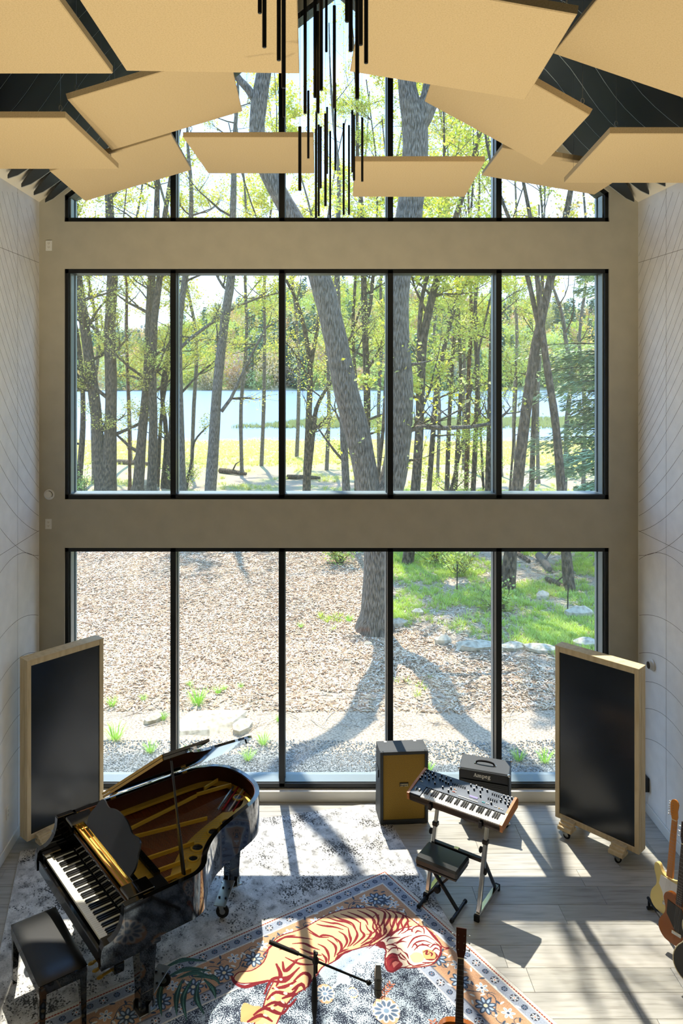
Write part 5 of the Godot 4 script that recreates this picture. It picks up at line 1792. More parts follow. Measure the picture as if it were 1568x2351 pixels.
	for q in [[0.62,0.7,0.64,0.65,0.61,0.57,0.5,0.54,0.47,0.48],[0.67,0.74,0.69,0.64,0.65,0.56,0.56,0.52,0.48,0.45],[0.72,0.75,0.72,0.64,0.69,0.53,0.61,0.49,0.52,0.4],[0.75,0.8,0.75,0.67,0.73,0.54,0.7,0.47,0.62,0.43,0.55,0.36],[0.77,0.78,0.74,0.61,0.74,0.51,0.72,0.42,0.65,0.38,0.59,0.32],[0.77,0.46,0.74,0.38,0.67,0.34,0.63,0.27],[0.78,0.43,0.77,0.34,0.7,0.29,0.7,0.25],[0.78,0.71,0.75,0.67,0.78,0.63,0.84,0.65,0.88,0.63],[0.76,0.69,0.77,0.63,0.82,0.67,0.8,0.7],[0.79,0.6,0.77,0.56,0.79,0.5,0.81,0.46],[0.82,0.64,0.83,0.59,0.87,0.56,0.92,0.58],[0.89,0.67,0.87,0.6,0.91,0.55,0.95,0.55],[0.85,0.55,0.85,0.49,0.88,0.45],[0.83,0.58,0.84,0.51,0.83,0.45,0.84,0.36],[0.81,0.34,0.78,0.29,0.79,0.23,0.84,0.22,0.89,0.26],[0.84,0.32,0.83,0.28,0.86,0.26],[0.94,0.49,0.9,0.42,0.88,0.35,0.91,0.26,1,0.23],[0.96,0.46,0.93,0.39,0.95,0.31,1.02,0.27],[0.99,0.46,0.97,0.38,1,0.33,1.04,0.32],[0.93,0.42,0.95,0.4,0.99,0.42],[0.96,0.35,1,0.33,1.01,0.29],[1.04,0.32,1.03,0.26,1.07,0.24],[1.08,0.33,1.07,0.28,1.11,0.27],[1.01,0.24,1.08,0.24,1.15,0.3,1.17,0.37],[1.05,0.41,1.05,0.36,1.08,0.4,1.09,0.36],[1.07,0.36,1.1,0.35,1.12,0.38],[1.1,0.32,1.14,0.33,1.16,0.37],[1.12,0.44,1.15,0.4,1.16,0.37],[1.13,0.49,1.16,0.45,1.18,0.4],[1.12,0.59,1.14,0.53,1.16,0.47],[1.04,0.58,1.09,0.59,1.12,0.57],[0.93,0.72,0.98,0.77,1.05,0.79,1.08,0.76,1.07,0.7,1.09,0.66,1.1,0.6],[0.92,0.69,0.92,0.64,0.96,0.61,0.95,0.57],[0.96,0.72,0.95,0.67,0.98,0.64],[1.02,0.75,0.99,0.69,1,0.65],[0.95,0.6,1,0.61,1.04,0.59],[0.95,0.58,1,0.58,1.04,0.58],[0.95,0.55,0.99,0.54,1.04,0.56],[1.07,0.22,1.11,0.21,1.13,0.18,1.12,0.24],[0.85,0.2,0.9,0.19,0.99,0.2,1.06,0.21],[0.78,0.37,0.78,0.32,0.82,0.33],[0.73,0.37,0.75,0.32,0.76,0.28]]:
		cv.stroke(curve(pairs(q), 4), 0.005, 0.018, 0.004, red)
	for q in [[0.72,1.79,0.62,1.66,0.67,1.54,0.63,1.4],[0.78,1.8,0.75,1.7,0.83,1.61,0.8,1.52],[0.83,1.86,0.83,1.76,0.92,1.69,0.89,1.59],[0.85,1.96,0.84,1.85,0.95,1.77,0.93,1.69],[0.88,2.03,0.88,1.91,0.98,1.86],[0.73,1.52,0.7,1.41,0.76,1.38,0.84,1.45],[0.8,1.58,0.79,1.48,0.86,1.49],[0.83,1.69,0.84,1.6,0.86,1.56],[0.86,1.78,0.86,1.71,0.92,1.69],[0.49,1.55,0.62,1.58,0.7,1.67],[0.5,1.49,0.6,1.53,0.58,1.45,0.55,1.37],[0.41,1.93,0.49,1.94,0.57,1.89,0.59,1.79,0.61,1.73,0.63,1.63],[0.63,1.68,0.69,1.58,0.65,1.45],[0.7,1.71,0.74,1.61,0.74,1.5]]:
		cv.stroke(curve(pairs(q), 4), 0.014, 0.038, 0.012, red)
	for q in [[0.66, 1.60], [0.72, 1.68], [0.79, 1.75], [0.80, 1.64], [0.87, 1.80], [0.90, 1.88], [0.76, 1.56], [0.97, 1.93], [0.86, 1.70]]:
		cv.oval(Vector2(q[0], q[1]), rr(0.014, 0.024), rr(0.010, 0.016), rr(0, 3), Color(0.92, 0.84, 0.72))
	cv.im.generate_mipmaps()
	return ImageTexture.create_from_image(cv.im)

func pairs(q: Array) -> Array:
	var out := []
	for k in range(0, q.size() - 1, 2):
		out.append(Vector2(q[k], q[k + 1]))
	return out

func pale_c() -> Color:
	return Color(0.81, 0.87, 0.91)

func grey_print(w: int, h: int) -> ImageTexture:
	var coarse := noise_bytes(101, 0.006, w, h, 3)
	var mid := noise_bytes(102, 0.035, w, h, 3)
	var fine := noise_bytes(103, 0.16, w, h, 2)
	var orn := noise_bytes(104, 0.02, w, h, 1)
	var buf := PackedByteArray()
	buf.resize(w * h * 3)
	for y in h:
		for x in w:
			var i := y * w + x
			var j := (y / 3) * w + x
			var lat := sin(x * 0.058) * sin(y * 0.058) * 22.0 + (14.0 if (x / 54 + y / 54) % 2 == 0 else -8.0)
			var t := 196.0 - (coarse[i] - 128) * 0.5 - lat * 0.45
			var v := fine[i] * 0.62 + mid[i] * 0.16 + fine[j] * 0.27
			var k := clampf((v - t * 0.86) / 22.0, 0.0, 1.0)
			var base := 200.0 + (orn[i] - 128) * 0.22 + (fine[i] - 128) * 0.16 - maxf(mid[i] - 132.0, 0.0) * 0.55
			var g := lerpf(base, 60.0, k)
			buf[i * 3] = int(clampf(g * 1.0, 0, 255))
			buf[i * 3 + 1] = int(clampf(g * 1.0, 0, 255))
			buf[i * 3 + 2] = int(clampf(g * 0.985, 0, 255))
	var im := Image.create_from_data(w, h, false, Image.FORMAT_RGB8, buf)
	im.generate_mipmaps()
	return ImageTexture.create_from_image(im)

func rugs() -> void:
	var spec := [["area_rug", Vector3(-2.933, 0.0, -8.058), atan2(0.227, 0.974), 3.95, 3.7, 0.001, 0.008, "large distressed black-on-ivory rug lying under the piano", grey_print(1024, 960)],
		["tiger_rug", Vector3(0.856, 0.0, -7.759), atan2(-0.852, 0.524), 2.75, 3.66, 0.009, 0.016, "oriental rug with a red-striped tiger print laid over the distressed rug", tiger_print(2.75, 3.66)]]
	for e in spec:
		var m := StandardMaterial3D.new()
		m.albedo_texture = e[8]
		m.roughness = 0.97
		m.uv1_scale = Vector3(1.0 / e[3], 1.0 / e[4], 1)
		m.rim_enabled = true
		m.rim = 0.15
		var root := thing(e[0], e[7], "rug", e[1], e[2])
		var mb := MB.new()
		mb.prism(PackedVector2Array([Vector2(0, 0), Vector2(e[3], 0), Vector2(e[3], e[4]), Vector2(0, e[4])]), e[5], e[6])
		part("woven_field", mb, m, root)
		var edge := MB.new()
		for q in [[Vector2(0, 0), Vector2(e[3], 0)], [Vector2(e[3], 0), Vector2(e[3], e[4])], [Vector2(e[3], e[4]), Vector2(0, e[4])], [Vector2(0, e[4]), Vector2(0, 0)]]:
			var y: float = (e[5] + e[6]) * 0.5
			edge.rod(Vector3(q[0].x, y, q[0].y), Vector3(q[1].x, y, q[1].y), 0.005, 0.005, 6)
		part("bound_edge", edge, M.rug_edge, root)

# ---------------------------------------------------------------- grand piano
var RIM := [Vector2(0.74, 0.13), Vector2(0.74, 0.30), Vector2(0.74, 0.50), Vector2(0.74, 0.66), Vector2(0.735, 0.74), Vector2(0.71, 0.81), Vector2(0.66, 0.875), Vector2(0.56, 0.945), Vector2(0.45, 1.05), Vector2(0.36, 1.18), Vector2(0.28, 1.36), Vector2(0.23, 1.50), Vector2(0.16, 1.68), Vector2(0.07, 1.80), Vector2(-0.06, 1.875), Vector2(-0.20, 1.90), Vector2(-0.36, 1.895), Vector2(-0.52, 1.85), Vector2(-0.64, 1.76), Vector2(-0.71, 1.63), Vector2(-0.735, 1.46), Vector2(-0.735, 1.10), Vector2(-0.735, 0.70), Vector2(-0.735, 0.13)]

func rim_offset(p: PackedVector2Array, w: float) -> PackedVector2Array:
	var out := PackedVector2Array()
	var m := p.size()
	for k in m:
		var d := (p[mini(k + 1, m - 1)] - p[maxi(k - 1, 0)]).normalized()
		out.append(p[k] + Vector2(-d.y, d.x) * w)
	return out

func l3(p: Vector2, y: float) -> Vector3:
	return Vector3(p.x, y, -p.y)

func band(mb: MB, outer: PackedVector2Array, inner: PackedVector2Array, y0: float, y1: float) -> void:
	var m := outer.size()
	var f := mb.v.size()
	for k in m:
		var d := (outer[mini(k + 1, m - 1)] - outer[maxi(k - 1, 0)]).normalized()
		var nn := Vector3(d.y, 0, d.x)
		for y in [y0, y1]:
			mb.vert(l3(outer[k], y), nn)
		for y in [y0, y1]:
			mb.vert(l3(inner[k], y), -nn)
	for k in m - 1:
		var a := f + k * 4
		mb.face(a, a + 4, a + 5)
		mb.face(a, a + 5, a + 1)
		mb.face(a + 2, a + 3, a + 7)
		mb.face(a + 2, a + 7, a + 6)
	for k in m - 1:
		mb.quad(l3(outer[k], y1), l3(outer[k + 1], y1), l3(inner[k + 1], y1), l3(inner[k], y1))
		mb.quad(l3(outer[k], y0), l3(inner[k], y0), l3(inner[k + 1], y0), l3(outer[k + 1], y0))

func behind(p: PackedVector2Array, lim: float) -> PackedVector2Array:
	var out := PackedVector2Array()
	for q in p:
		out.append(Vector2(q.x, maxf(q.y, lim)))
	return out

func flat_poly(p: PackedVector2Array) -> PackedVector2Array:
	var out := PackedVector2Array()
	for q in p:
		out.append(Vector2(q.x, -q.y))
	return out

func grand_piano() -> void:
	var root := thing("grand_piano", "black lacquered grand piano with raised lid and gold iron plate", "piano", Vector3(-1.8685, 0, -6.302), atan2(-0.796, 0.606))
	var rim := curve(RIM, 4)
	var inner := rim_offset(rim, 0.042)
	var mb := MB.new()
	band(mb, rim, inner, 0.665, 1.01)
	part("rim", mb, M.lacquer, root)
	mb = MB.new()
	mb.prism(flat_poly(behind(inner, 0.33)), 0.675, 0.70)
	part("underside", mb, M.satin_black, root)
	var lip := MB.new()
	band(lip, behind(rim_offset(rim, 0.041), 0.33), behind(rim_offset(rim, 0.049), 0.33), 0.80, 1.004)
	part("inner_veneer", lip, M.mahogany, root)
	mb = MB.new()
	var sb := flat_poly(behind(rim_offset(rim, 0.05), 0.33))
	mb.prism(sb, 0.800, 0.812)
	part("soundboard", mb, M.soundboard, root)
	# iron plate: perimeter band, wider on the curved side
	var o1 := rim_offset(rim, 0.05)
	var o2 := PackedVector2Array()
	var m := rim.size()
	for k in m:
		var d := (rim[mini(k + 1, m - 1)] - rim[maxi(k - 1, 0)]).normalized()
		var t := float(k) / (m - 1)
		var w := 0.30
		if t > 0.5:
			w = lerpf(0.26, 0.11, clampf((t - 0.5) / 0.15, 0, 1))
		if t < 0.2:
			w = lerpf(0.17, 0.28, t / 0.2)
		o2.append(rim[k] + Vector2(-d.y, d.x) * w)
	mb = MB.new()
	band(mb, behind(o1, 0.33), behind(o2, 0.33), 0.845, 0.868)
	var front := PackedVector2Array([Vector2(-0.69, -0.30), Vector2(0.69, -0.30), Vector2(0.69, -0.62), Vector2(0.36, -0.60), Vector2(0.0, -0.56), Vector2(-0.69, -0.58)])
	mb.prism(front, 0.850, 0.880)
	var plate := part("iron_plate", mb, M.gold_plate, root, "gold painted iron plate")
	for e in [[0.135, 1.26, 0.047], [0.245, 1.03, 0.045], [0.355, 0.925, 0.036], [0.085, 1.43, 0.045], [-0.20, 1.74, 0.04]]:
		mb = MB.new()
		mb.lathe([[e[2] * 1.5, 0.869], [e[2] * 1.35, 0.878], [e[2] * 1.08, 0.880], [e[2], 0.872]], Vector3(e[0], 0, -e[1]), Basis(), 24)
		var ring := part("plate_hole_rim", mb, M.gold_plate, plate)
		mb = MB.new()
		mb.lathe([[e[2], 0.8725], [0.0, 0.8725]], Vector3(e[0], 0, -e[1]), Basis(), 24)
		part("plate_hole", mb, M.satin_black, plate)
		ring.set_meta("label", "raised gold hole rim")
	for e in [[-0.30, 0.55, -0.44, 1.41], [-0.44, 1.41, -0.40, 1.78], [-0.20, 0.56, -0.05, 1.30], [0.16, 0.56, 0.20, 1.02], [0.36, 0.58, 0.37, 0.84], [-0.49, 1.52, -0.56, 1.72], [0.50, 0.58, 0.50, 0.82]]:
		mb = MB.new()
		mb.bar(Vector3(e[0], 0.905, -e[1]), Vector3(e[2], 0.895, -e[3]), 0.015, 0.034)
		part("plate_strut", mb, M.gold_plate, plate)
	# bridges, felt and strings
	mb = MB.new()
	var br := curve([Vector2(0.52, 0.70), Vector2(0.30, 0.92), Vector2(0.08, 1.16), Vector2(-0.12, 1.46), Vector2(-0.32, 1.70)], 6)
	for k in br.size() - 1:
		mb.bar(l3(br[k], 0.828), l3(br[k + 1], 0.828), 0.032, 0.035)
	part("bridge", mb, M.soundboard, root)
	for e in [[-0.36, 1.84, -0.11, 1.50, 0.014, "red_felt"], [-0.30, 1.86, -0.06, 1.54, 0.012, "white_felt"], [-0.27, 1.88, -0.03, 1.57, 0.010, "red_felt"], [-0.39, 1.80, -0.15, 1.47, 0.016, "steel"]]:
		mb = MB.new()
		mb.bar(Vector3(e[0], 0.872, -e[1]), Vector3(e[2], 0.872, -e[3]), e[4], 0.012)
		part("felt_strip" if e[5] != "steel" else "hitch_pin_rail", mb, M[e[5]], root)
	mb = MB.new()
	for k in 70:
		var t := k / 69.0
		var a := Vector2(lerpf(-0.60, 0.64, t), 0.44)
		var b := along(Array(br), 1.0 - t)
		if t < 0.32:
			b = Vector2(lerpf(-0.10, 0.36, t / 0.32), lerpf(1.52, 1.0, t / 0.32))
			a = Vector2(lerpf(-0.60, -0.25, t / 0.32), 0.44)
		else:
			b = along(Array(br), 1.0 - (t - 0.32) / 0.68)
			b += (b - a).normalized() * 0.06
		mb.rod(Vector3(a.x, 0.885 + (0.012 if t < 0.32 else 0.0), -a.y), Vector3(b.x, 0.874, -b.y), 0.0007, 0.0007, 3)
	part("strings", mb, M.string_steel, root).set_meta("kind", "stuff")
	mb = MB.new()
	for k in 110:
		var t := k / 109.0
		for j in 2:
			mb.rod(Vector3(lerpf(-0.60, 0.64, t), 0.878, -0.36 - 0.025 * j - 0.01 * (k % 2)), Vector3(lerpf(-0.60, 0.64, t), 0.905, -0.36 - 0.025 * j - 0.01 * (k % 2)), 0.0026, 0.0026, 4)
	part("tuning_pins", mb, M.steel, root).set_meta("kind", "stuff")
	mb = MB.new()
	for k in 62:
		var x := lerpf(-0.62, 0.40, k / 61.0)
		mb.box(Vector3(x, 0.915, -0.56), Vector3(0.010, 0.03, 0.055))
	part("damper_heads", mb, M.ebony, root).set_meta("kind", "stuff")
	# front: key bed, slip, cheeks, blocks
	mb = MB.new()
	mb.span(Vector3(-0.70, 0.62, -0.36), Vector3(0.70, 0.675, 0.035))
	part("key_bed", mb, M.lacquer, root)
	mb = MB.new()
	mb.bevel(Vector3(0, 0.665, 0.036), Vector3(1.36, 0.095, 0.034), 0.006)
	part("key_slip", mb, M.lacquer, root)
	for s in [-1, 1]:
		mb = MB.new()
		var prof := PackedVector2Array()
		for q in [Vector2(0.062, 0.615), Vector2(0.066, 0.70), Vector2(0.058, 0.765), Vector2(0.040, 0.790), Vector2(-0.005, 0.796), Vector2(-0.035, 0.806), Vector2(-0.070, 0.835), Vector2(-0.098, 0.880), Vector2(-0.115, 0.94), Vector2(-0.122, 1.01), Vector2(-0.30, 1.01), Vector2(-0.30, 0.615)]:
			prof.append(q)
		# profile (z, y) extruded across x
		var xf := Transform3D(Basis(Vector3(0, 0, 1), Vector3(1, 0, 0), Vector3(0, 1, 0)), Vector3.ZERO)
		var xa := 0.683 if s > 0 else -0.738
		mb.prism(prof, xa, xa + 0.055, xf)
		part("arm_cheek", mb, M.lacquer, root)
		mb = MB.new()
		mb.bevel(Vector3(s * 0.648, 0.722, -0.055), Vector3(0.068, 0.10, 0.16), 0.006)
		part("key_block", mb, M.lacquer, root)
		mb = MB.new()
		mb.bevel(Vector3(s * 0.712, 1.014, -0.20), Vector3(0.055, 0.010, 0.15), 0.003)
		part("cheek_cap", mb, M.lacquer, root)
	# 88 keys
	var ww := 1.226 / 52.0
	var wm := MB.new()
	wm.bevel(Vector3(0, 0.725, -0.1155), Vector3(ww - 0.0009, 0.022, 0.231), 0.0012)
	var white_mesh := wm.done()
	var bm := MB.new()
	bm.hexa([Vector3(-0.0068, 0.735, -0.058), Vector3(0.0068, 0.735, -0.058), Vector3(0.0068, 0.735, -0.230), Vector3(-0.0068, 0.735, -0.230), Vector3(-0.0054, 0.7485, -0.066), Vector3(0.0054, 0.7485, -0.066), Vector3(0.0054, 0.7485, -0.230), Vector3(-0.0054, 0.7485, -0.230)])
	var black_mesh := bm.done()
	for k in 52:
		var o := part("white_key", white_mesh, M.ivory, root)
		o.position.x = -0.613 + (k + 0.5) * ww
		var nt := (k + 5) % 7
		if k < 51 and nt in [0, 1, 3, 4, 5]:
			o = part("black_key", black_mesh, M.ebony, root)
			o.position.x = -0.613 + (k + 1) * ww
	mb = MB.new()
	mb.bevel(Vector3(0, 0.738, -0.236), Vector3(1.228, 0.006, 0.008), 0.001)
	part("key_felt_strip", mb, M.satin_black, root)
	# fallboard, action rails, music shelf
	mb = MB.new()
	mb.bevel(Vector3(0, 0.83, -0.238), Vector3(1.36, 0.16, 0.016), 0.005, Basis(Vector3.RIGHT, 0.10))
	mb.bevel(Vector3(0, 0.912, -0.228), Vector3(1.36, 0.016, 0.03), 0.006)
	part("fallboard", mb, M.lacquer, root)
	mb = MB.new()
	mb.bevel(Vector3(0.0, 0.960, -0.252), Vector3(1.24, 0.016, 0.011), 0.003)
	part("action_rail", mb, M.orange_wood, root, "orange varnished action rail")
	mb = MB.new()
	mb.bevel(Vector3(-0.02, 0.970, -0.288), Vector3(1.02, 0.012, 0.009), 0.003)
	part("action_rail", mb, M.orange_wood, root, "orange varnished action rail")
	mb = MB.new()
	mb.bevel(Vector3(0, 0.935, -0.270), Vector3(1.26, 0.02, 0.03), 0.003)
	part("pin_block_front", mb, M.gold_plate, root)
	for s in [-1, 1]:
		mb = MB.new()
		mb.bevel(Vector3(s * 0.585, 1.0, -0.30), Vector3(0.16, 0.028, 0.22), 0.005)
		part("music_shelf_wing", mb, M.lacquer, root)
	mb = MB.new()
	mb.bevel(Vector3(0, 1.004, -0.322), Vector3(1.02, 0.022, 0.05), 0.005)
	part("music_shelf", mb, M.lacquer, root)
	# music desk with a scalloped top, leaning back
	var half := [Vector2(0.0, 0.275), Vector2(0.09, 0.272), Vector2(0.17, 0.255), Vector2(0.23, 0.235), Vector2(0.29, 0.24), Vector2(0.345, 0.25), Vector2(0.39, 0.232), Vector2(0.415, 0.195), Vector2(0.43, 0.15), Vector2(0.455, 0.11), Vector2(0.465, 0.06), Vector2(0.445, 0.0)]
	var hp := curve(half, 3)
	var desk := PackedVector2Array()
	for k in range(hp.size() - 1, 0, -1):
		desk.append(Vector2(-hp[k].x, -hp[k].y))
	for q in hp:
		desk.append(Vector2(q.x, -q.y))
	mb = MB.new()
	mb.prism(desk, -0.008, 0.008, Transform3D(Basis(Vector3.RIGHT, PI * 0.5 - 0.52), Vector3(0, 1.012, -0.305)))
	part("music_desk", mb, M.satin_black, root, "dark grey scalloped music desk")
	# lid, hinged on the straight side
	var hinge := Transform3D(Basis(Vector3.BACK, deg_to_rad(35.0)), Vector3(-0.735, 1.018, 0))
	var lp := PackedVector2Array()
	lp.append(Vector2(0.0, -0.58))
	lp.append(Vector2(1.49, -0.58))
	for q in rim:
		if q.y > 0.60:
			var d := rim.find(q)
			lp.append(Vector2(q.x + 0.735 + (0.012 if d < rim.size() / 2 else 0.0), -q.y - (0.012 if q.y > 1.7 else 0.0)))
	mb = MB.new()
	mb.prism(lp, 0.0, 0.022, hinge)
	var lid := part("lid", mb, M.lacquer, root)
	mb = MB.new()
	mb.prism(PackedVector2Array([Vector2(0.0, -0.585), Vector2(1.49, -0.585), Vector2(1.49, -1.02), Vector2(1.46, -1.03), Vector2(0.03, -1.03), Vector2(0.0, -1.02)]), 0.026, 0.048, hinge)
	part("lid_flap", mb, M.lacquer, lid)
	mb = MB.new()
	for y in [0.011, 0.037]:
		mb.box(hinge * Vector3(0.74, y, -0.578), Vector3(1.48, 0.021, 0.006), hinge.basis)
	part("long_hinge", mb, M.brass, lid, "brass hinge strip")
	for z in [-0.66, -1.42]:
		mb = MB.new()
		mb.bevel(hinge * Vector3(0.06, -0.002, z), Vector3(0.10, 0.004, 0.05), 0.001, hinge.basis)
		mb.bevel(Vector3(-0.692, 0.97, z), Vector3(0.004, 0.07, 0.05), 0.001)
		mb.rod(Vector3(-0.70, 1.014, z - 0.025), Vector3(-0.70, 1.014, z + 0.025), 0.006, 0.006, 8)
		part("lid_hinge", mb, M.brass, lid)
	mb = MB.new()
	mb.rod(hinge * Vector3(0.70, 0.0, -1.80), hinge * Vector3(0.70, -0.025, -1.80), 0.008, 0.008, 8)
	part("lid_bumper", mb, M.rubber, lid)
	# prop stick
	var pa := Vector3(0.60, 0.955, -0.70)
	var pb := hinge * Vector3(1.36, -0.006, -0.70)
	mb = MB.new()
	mb.bar(pa, pa.lerp(pb, 0.34), 0.045, 0.018, Vector3.BACK)
	mb.bar(pa.lerp(pb, 0.33), pa.lerp(pb, 0.44), 0.034, 0.016, Vector3.BACK)
	mb.bar(pa.lerp(pb, 0.43), pb, 0.020, 0.014, Vector3.BACK)
	part("lid_prop", mb, M.satin_black, root)
	mb = MB.new()
	mb.bevel(Vector3(0.55, 0.915, -0.50), Vector3(0.20, 0.05, 0.14), 0.006)
	part("prop_block", mb, M.satin_black, root)
	# legs
	for e in [[-0.62, -0.34], [0.62, -0.34], [-0.20, -1.66]]:
		mb = MB.new()
		var p := []
		for q in [[0.048, 0.10], [0.072, 0.60]]:
			p.append_array([Vector3(-q[0], q[1], q[0]), Vector3(q[0], q[1], q[0]), Vector3(q[0], q[1], -q[0]), Vector3(-q[0], q[1], -q[0])])
		mb.hexa(p)
		mb.bevel(Vector3(0, 0.635, 0), Vector3(0.20, 0.07, 0.20), 0.008)
		mb.bevel(Vector3(0, 0.16, 0), Vector3(0.115, 0.16, 0.115), 0.008)
		var leg := part("leg", mb, M.lacquer, root)
		leg.position = Vector3(e[0], 0, e[1])
	# wheeled truck under the tail and front legs
	for e in [[-0.20, -1.66, 0.10, -1.34], [0.62, -0.34, 0.42, -0.62], [-0.62, -0.34, -0.44, -0.64]]:
		var a := Vector3(e[0], 0.145, e[1])
		var b := Vector3(e[2], 0.145, e[3])
		mb = MB.new()
		mb.bar(a.lerp(b, 0.18), b, 0.11, 0.008)
		var dd := (b - a).normalized()
		mb.bevel(a + Vector3(0, -0.075, 0), Vector3(0.15, 0.012, 0.15), 0.003)
		for s in [-1, 1]:
			var side: Vector3 = Vector3(-dd.z, 0, dd.x) * 0.068 * s
			mb.bar(a + side + Vector3(0, -0.075, 0), a + side + Vector3(0, 0.0, 0), 0.006, 0.10, dd)
		var tr := part("truck_arm", mb, M.steel, root, "grey steel truck arm")
		mb = MB.new()
		for k in 4:
			var q := a.lerp(b, 0.45 + 0.3 * (k / 2)) + Vector3(-dd.z, 0, dd.x) * (0.03 if k % 2 else -0.03)
			mb.lathe([[0.011, 0.0], [0.011, 0.008], [0.0, 0.012]], q + Vector3(0, 0.004, 0), Basis(), 8)
		part("bolts", mb, M.black_metal, tr)
		var cm := MB.new()
		var cr := MB.new()
		caster(cm, cr, Vector3(b.x, 0.009, b.z) - dd * 0.05, 0.060, 0.9)
		part("caster_fork", cm, M.steel, tr)
		part("caster_wheel", cr, M.rubber, tr)
	# pedal lyre
	mb = MB.new()
	mb.bevel(Vector3(0.04, 0.13, -0.32), Vector3(0.34, 0.09, 0.09), 0.01)
	for s in [-1, 1]:
		mb.bar(Vector3(0.04 + s * 0.13, 0.62, -0.30), Vector3(0.04 + s * 0.10, 0.17, -0.32), 0.035, 0.035)
		mb.bar(Vector3(0.04 + s * 0.05, 0.62, -0.30), Vector3(0.04 + s * 0.04, 0.17, -0.32), 0.014, 0.014)
	var lyre := part("pedal_lyre", mb, M.lacquer, root)
	for k in 3:
		mb = MB.new()
		var x := -0.055 + 0.092 * k
		mb.bar(Vector3(x, 0.085, -0.28), Vector3(x, 0.075, -0.20), 0.022, 0.012)
		mb.ball(Vector3(x, 0.072, -0.185), Vector3(0.022, 0.008, 0.032))
		part("pedal", mb, M.brass, lyre, "brass pedal")

func piano_bench() -> void:
	var c := Vector3(-2.013, 0, -6.131)
	var root := thing("piano_bench", "black leather-topped bench standing at the piano keyboard", "bench", c, atan2(-0.64, 0.45))
	var w := 0.78
	var d := 0.37
	var mb := MB.new()
	mb.bevel(Vector3(0, 0.435, 0), Vector3(w, 0.085, d), 0.006)
	part("apron", mb, M.lacquer, root)
	# cushion, gently domed
	mb = MB.new()
	var nx := 18
	var nz := 12
	for j in nz + 1:
		for i in nx + 1:
			var u := i * 2.0 / nx - 1.0
			var v := j * 2.0 / nz - 1.0
			var e := (1.0 - pow(absf(u), 6.0)) * (1.0 - pow(absf(v), 5.0))
			mb.vert(Vector3(u * w * 0.5, 0.478 + 0.030 * e, v * d * 0.5), Vector3(0.5 * pow(u, 5.0), 1.0, 0.5 * pow(v, 5.0)).normalized())
	for j in nz:
		for i in nx:
			var a := j * (nx + 1) + i
			mb.face(a, a + nx + 1, a + nx + 2)
			mb.face(a, a + nx + 2, a + 1)
	part("cushion", mb, M.black_leather, root)
	for sx in [-1, 1]:
		for sz in [-1, 1]:
			mb = MB.new()
			var x: float = sx * (w * 0.5 - 0.032)
			var z: float = sz * (d * 0.5 - 0.032)
			var p := []
			for q in [[0.017, 0.0, 0.008], [0.027, 0.40, 0.0]]:
				var o := Vector3(x + sx * q[2], q[1], z + sz * q[2])
				p.append_array([o + Vector3(-q[0], 0, q[0]), o + Vector3(q[0], 0, q[0]), o + Vector3(q[0], 0, -q[0]), o + Vector3(-q[0], 0, -q[0])])
			for k in 8:
				p[k].y += 0.009 if k < 4 else 0.0
			mb.hexa(p)
			part("leg", mb, M.lacquer, root)

# ---------------------------------------------------------------- amplifiers
func words(txt: String, size_: float, depth: float, bold := false) -> TextMesh:
	var t := TextMesh.new()
	t.text = txt
	var f := SystemFont.new()
	f.font_names = PackedStringArray(["Droid Serif"]) if bold else PackedStringArray(["Droid Sans"])
	if bold:
		f.font_italic = true
		f.font_weight = 700
	t.font = f
	t.font_size = 32
	t.pixel_size = size_ / 32.0
	t.depth = depth
	return t

func speaker_cabinet() -> void:
	var root := thing("speaker_cabinet", "tall black speaker cabinet with gold woven grille before the window", "speaker cabinet", Vector3(1.150, 0.0085, -8.530), atan2(0.04, 0.537))
	var w := 0.54
	var h := 0.80
	var mb := MB.new()
	# shell slanting: deeper at the foot
	var f := 0.0
	mb.hexa([Vector3(-w / 2, 0, f - 0.03), Vector3(w / 2, 0, f - 0.03), Vector3(w / 2, 0, -0.30), Vector3(-w / 2, 0, -0.30), Vector3(-w / 2, h, f - 0.03), Vector3(w / 2, h, f - 0.03), Vector3(w / 2, h, -0.26), Vector3(-w / 2, h, -0.26)])
	part("cabinet_shell", mb, M.tolex, root)
	mb = MB.new()
	var t := 0.036
	mb.bevel(Vector3(-w / 2 + t / 2, h / 2, -0.016), Vector3(t, h, 0.032), 0.006)
	mb.bevel(Vector3(w / 2 - t / 2, h / 2, -0.016), Vector3(t, h, 0.032), 0.006)
	mb.bevel(Vector3(0, t * 0.6, -0.016), Vector3(w - 2 * t, t * 1.2, 0.032), 0.004)
	mb.bevel(Vector3(0, h - t / 2, -0.016), Vector3(w - 2 * t, t, 0.032), 0.004)
	part("front_edge", mb, M.tolex, root)
	mb = MB.new()
	mb.box(Vector3(0, h / 2, -0.024), Vector3(w - 2 * t, h - 2 * t, 0.014))
	part("grille_cloth", mb, M.gold_grille, root, "gold woven grille cloth")
	mb = MB.new()
	mb.bevel(Vector3(0.0, 0.43, -0.012), Vector3(0.098, 0.042, 0.008), 0.002)
	var badge := part("badge_frame", mb, M.black_metal, root)
	mb = MB.new()
	mb.bevel(Vector3(0.0, 0.426, -0.0075), Vector3(0.088, 0.028, 0.004), 0.001)
	part("badge_plate", mb, M.badge_cream, badge)
	var tx := part("badge_lettering", words("Bogner", 0.026, 0.002), M.ebony, badge)
	tx.position = Vector3(0, 0.426, -0.0045)
	tx.mesh.font.font_weight = 800
	mb = MB.new()
	mb.bevel(Vector3(-w / 2 - 0.006, 0.52, -0.16), Vector3(0.012, 0.09, 0.15), 0.004)
	part("side_handle", mb, M.black_metal, root)
	for s in [-1, 1]:
		mb = MB.new()
		mb.bevel(Vector3(s * 0.17, h + 0.002, -0.235), Vector3(0.03, 0.004, 0.03), 0.001)
		part("top_fitting", mb, M.white_plastic, root)

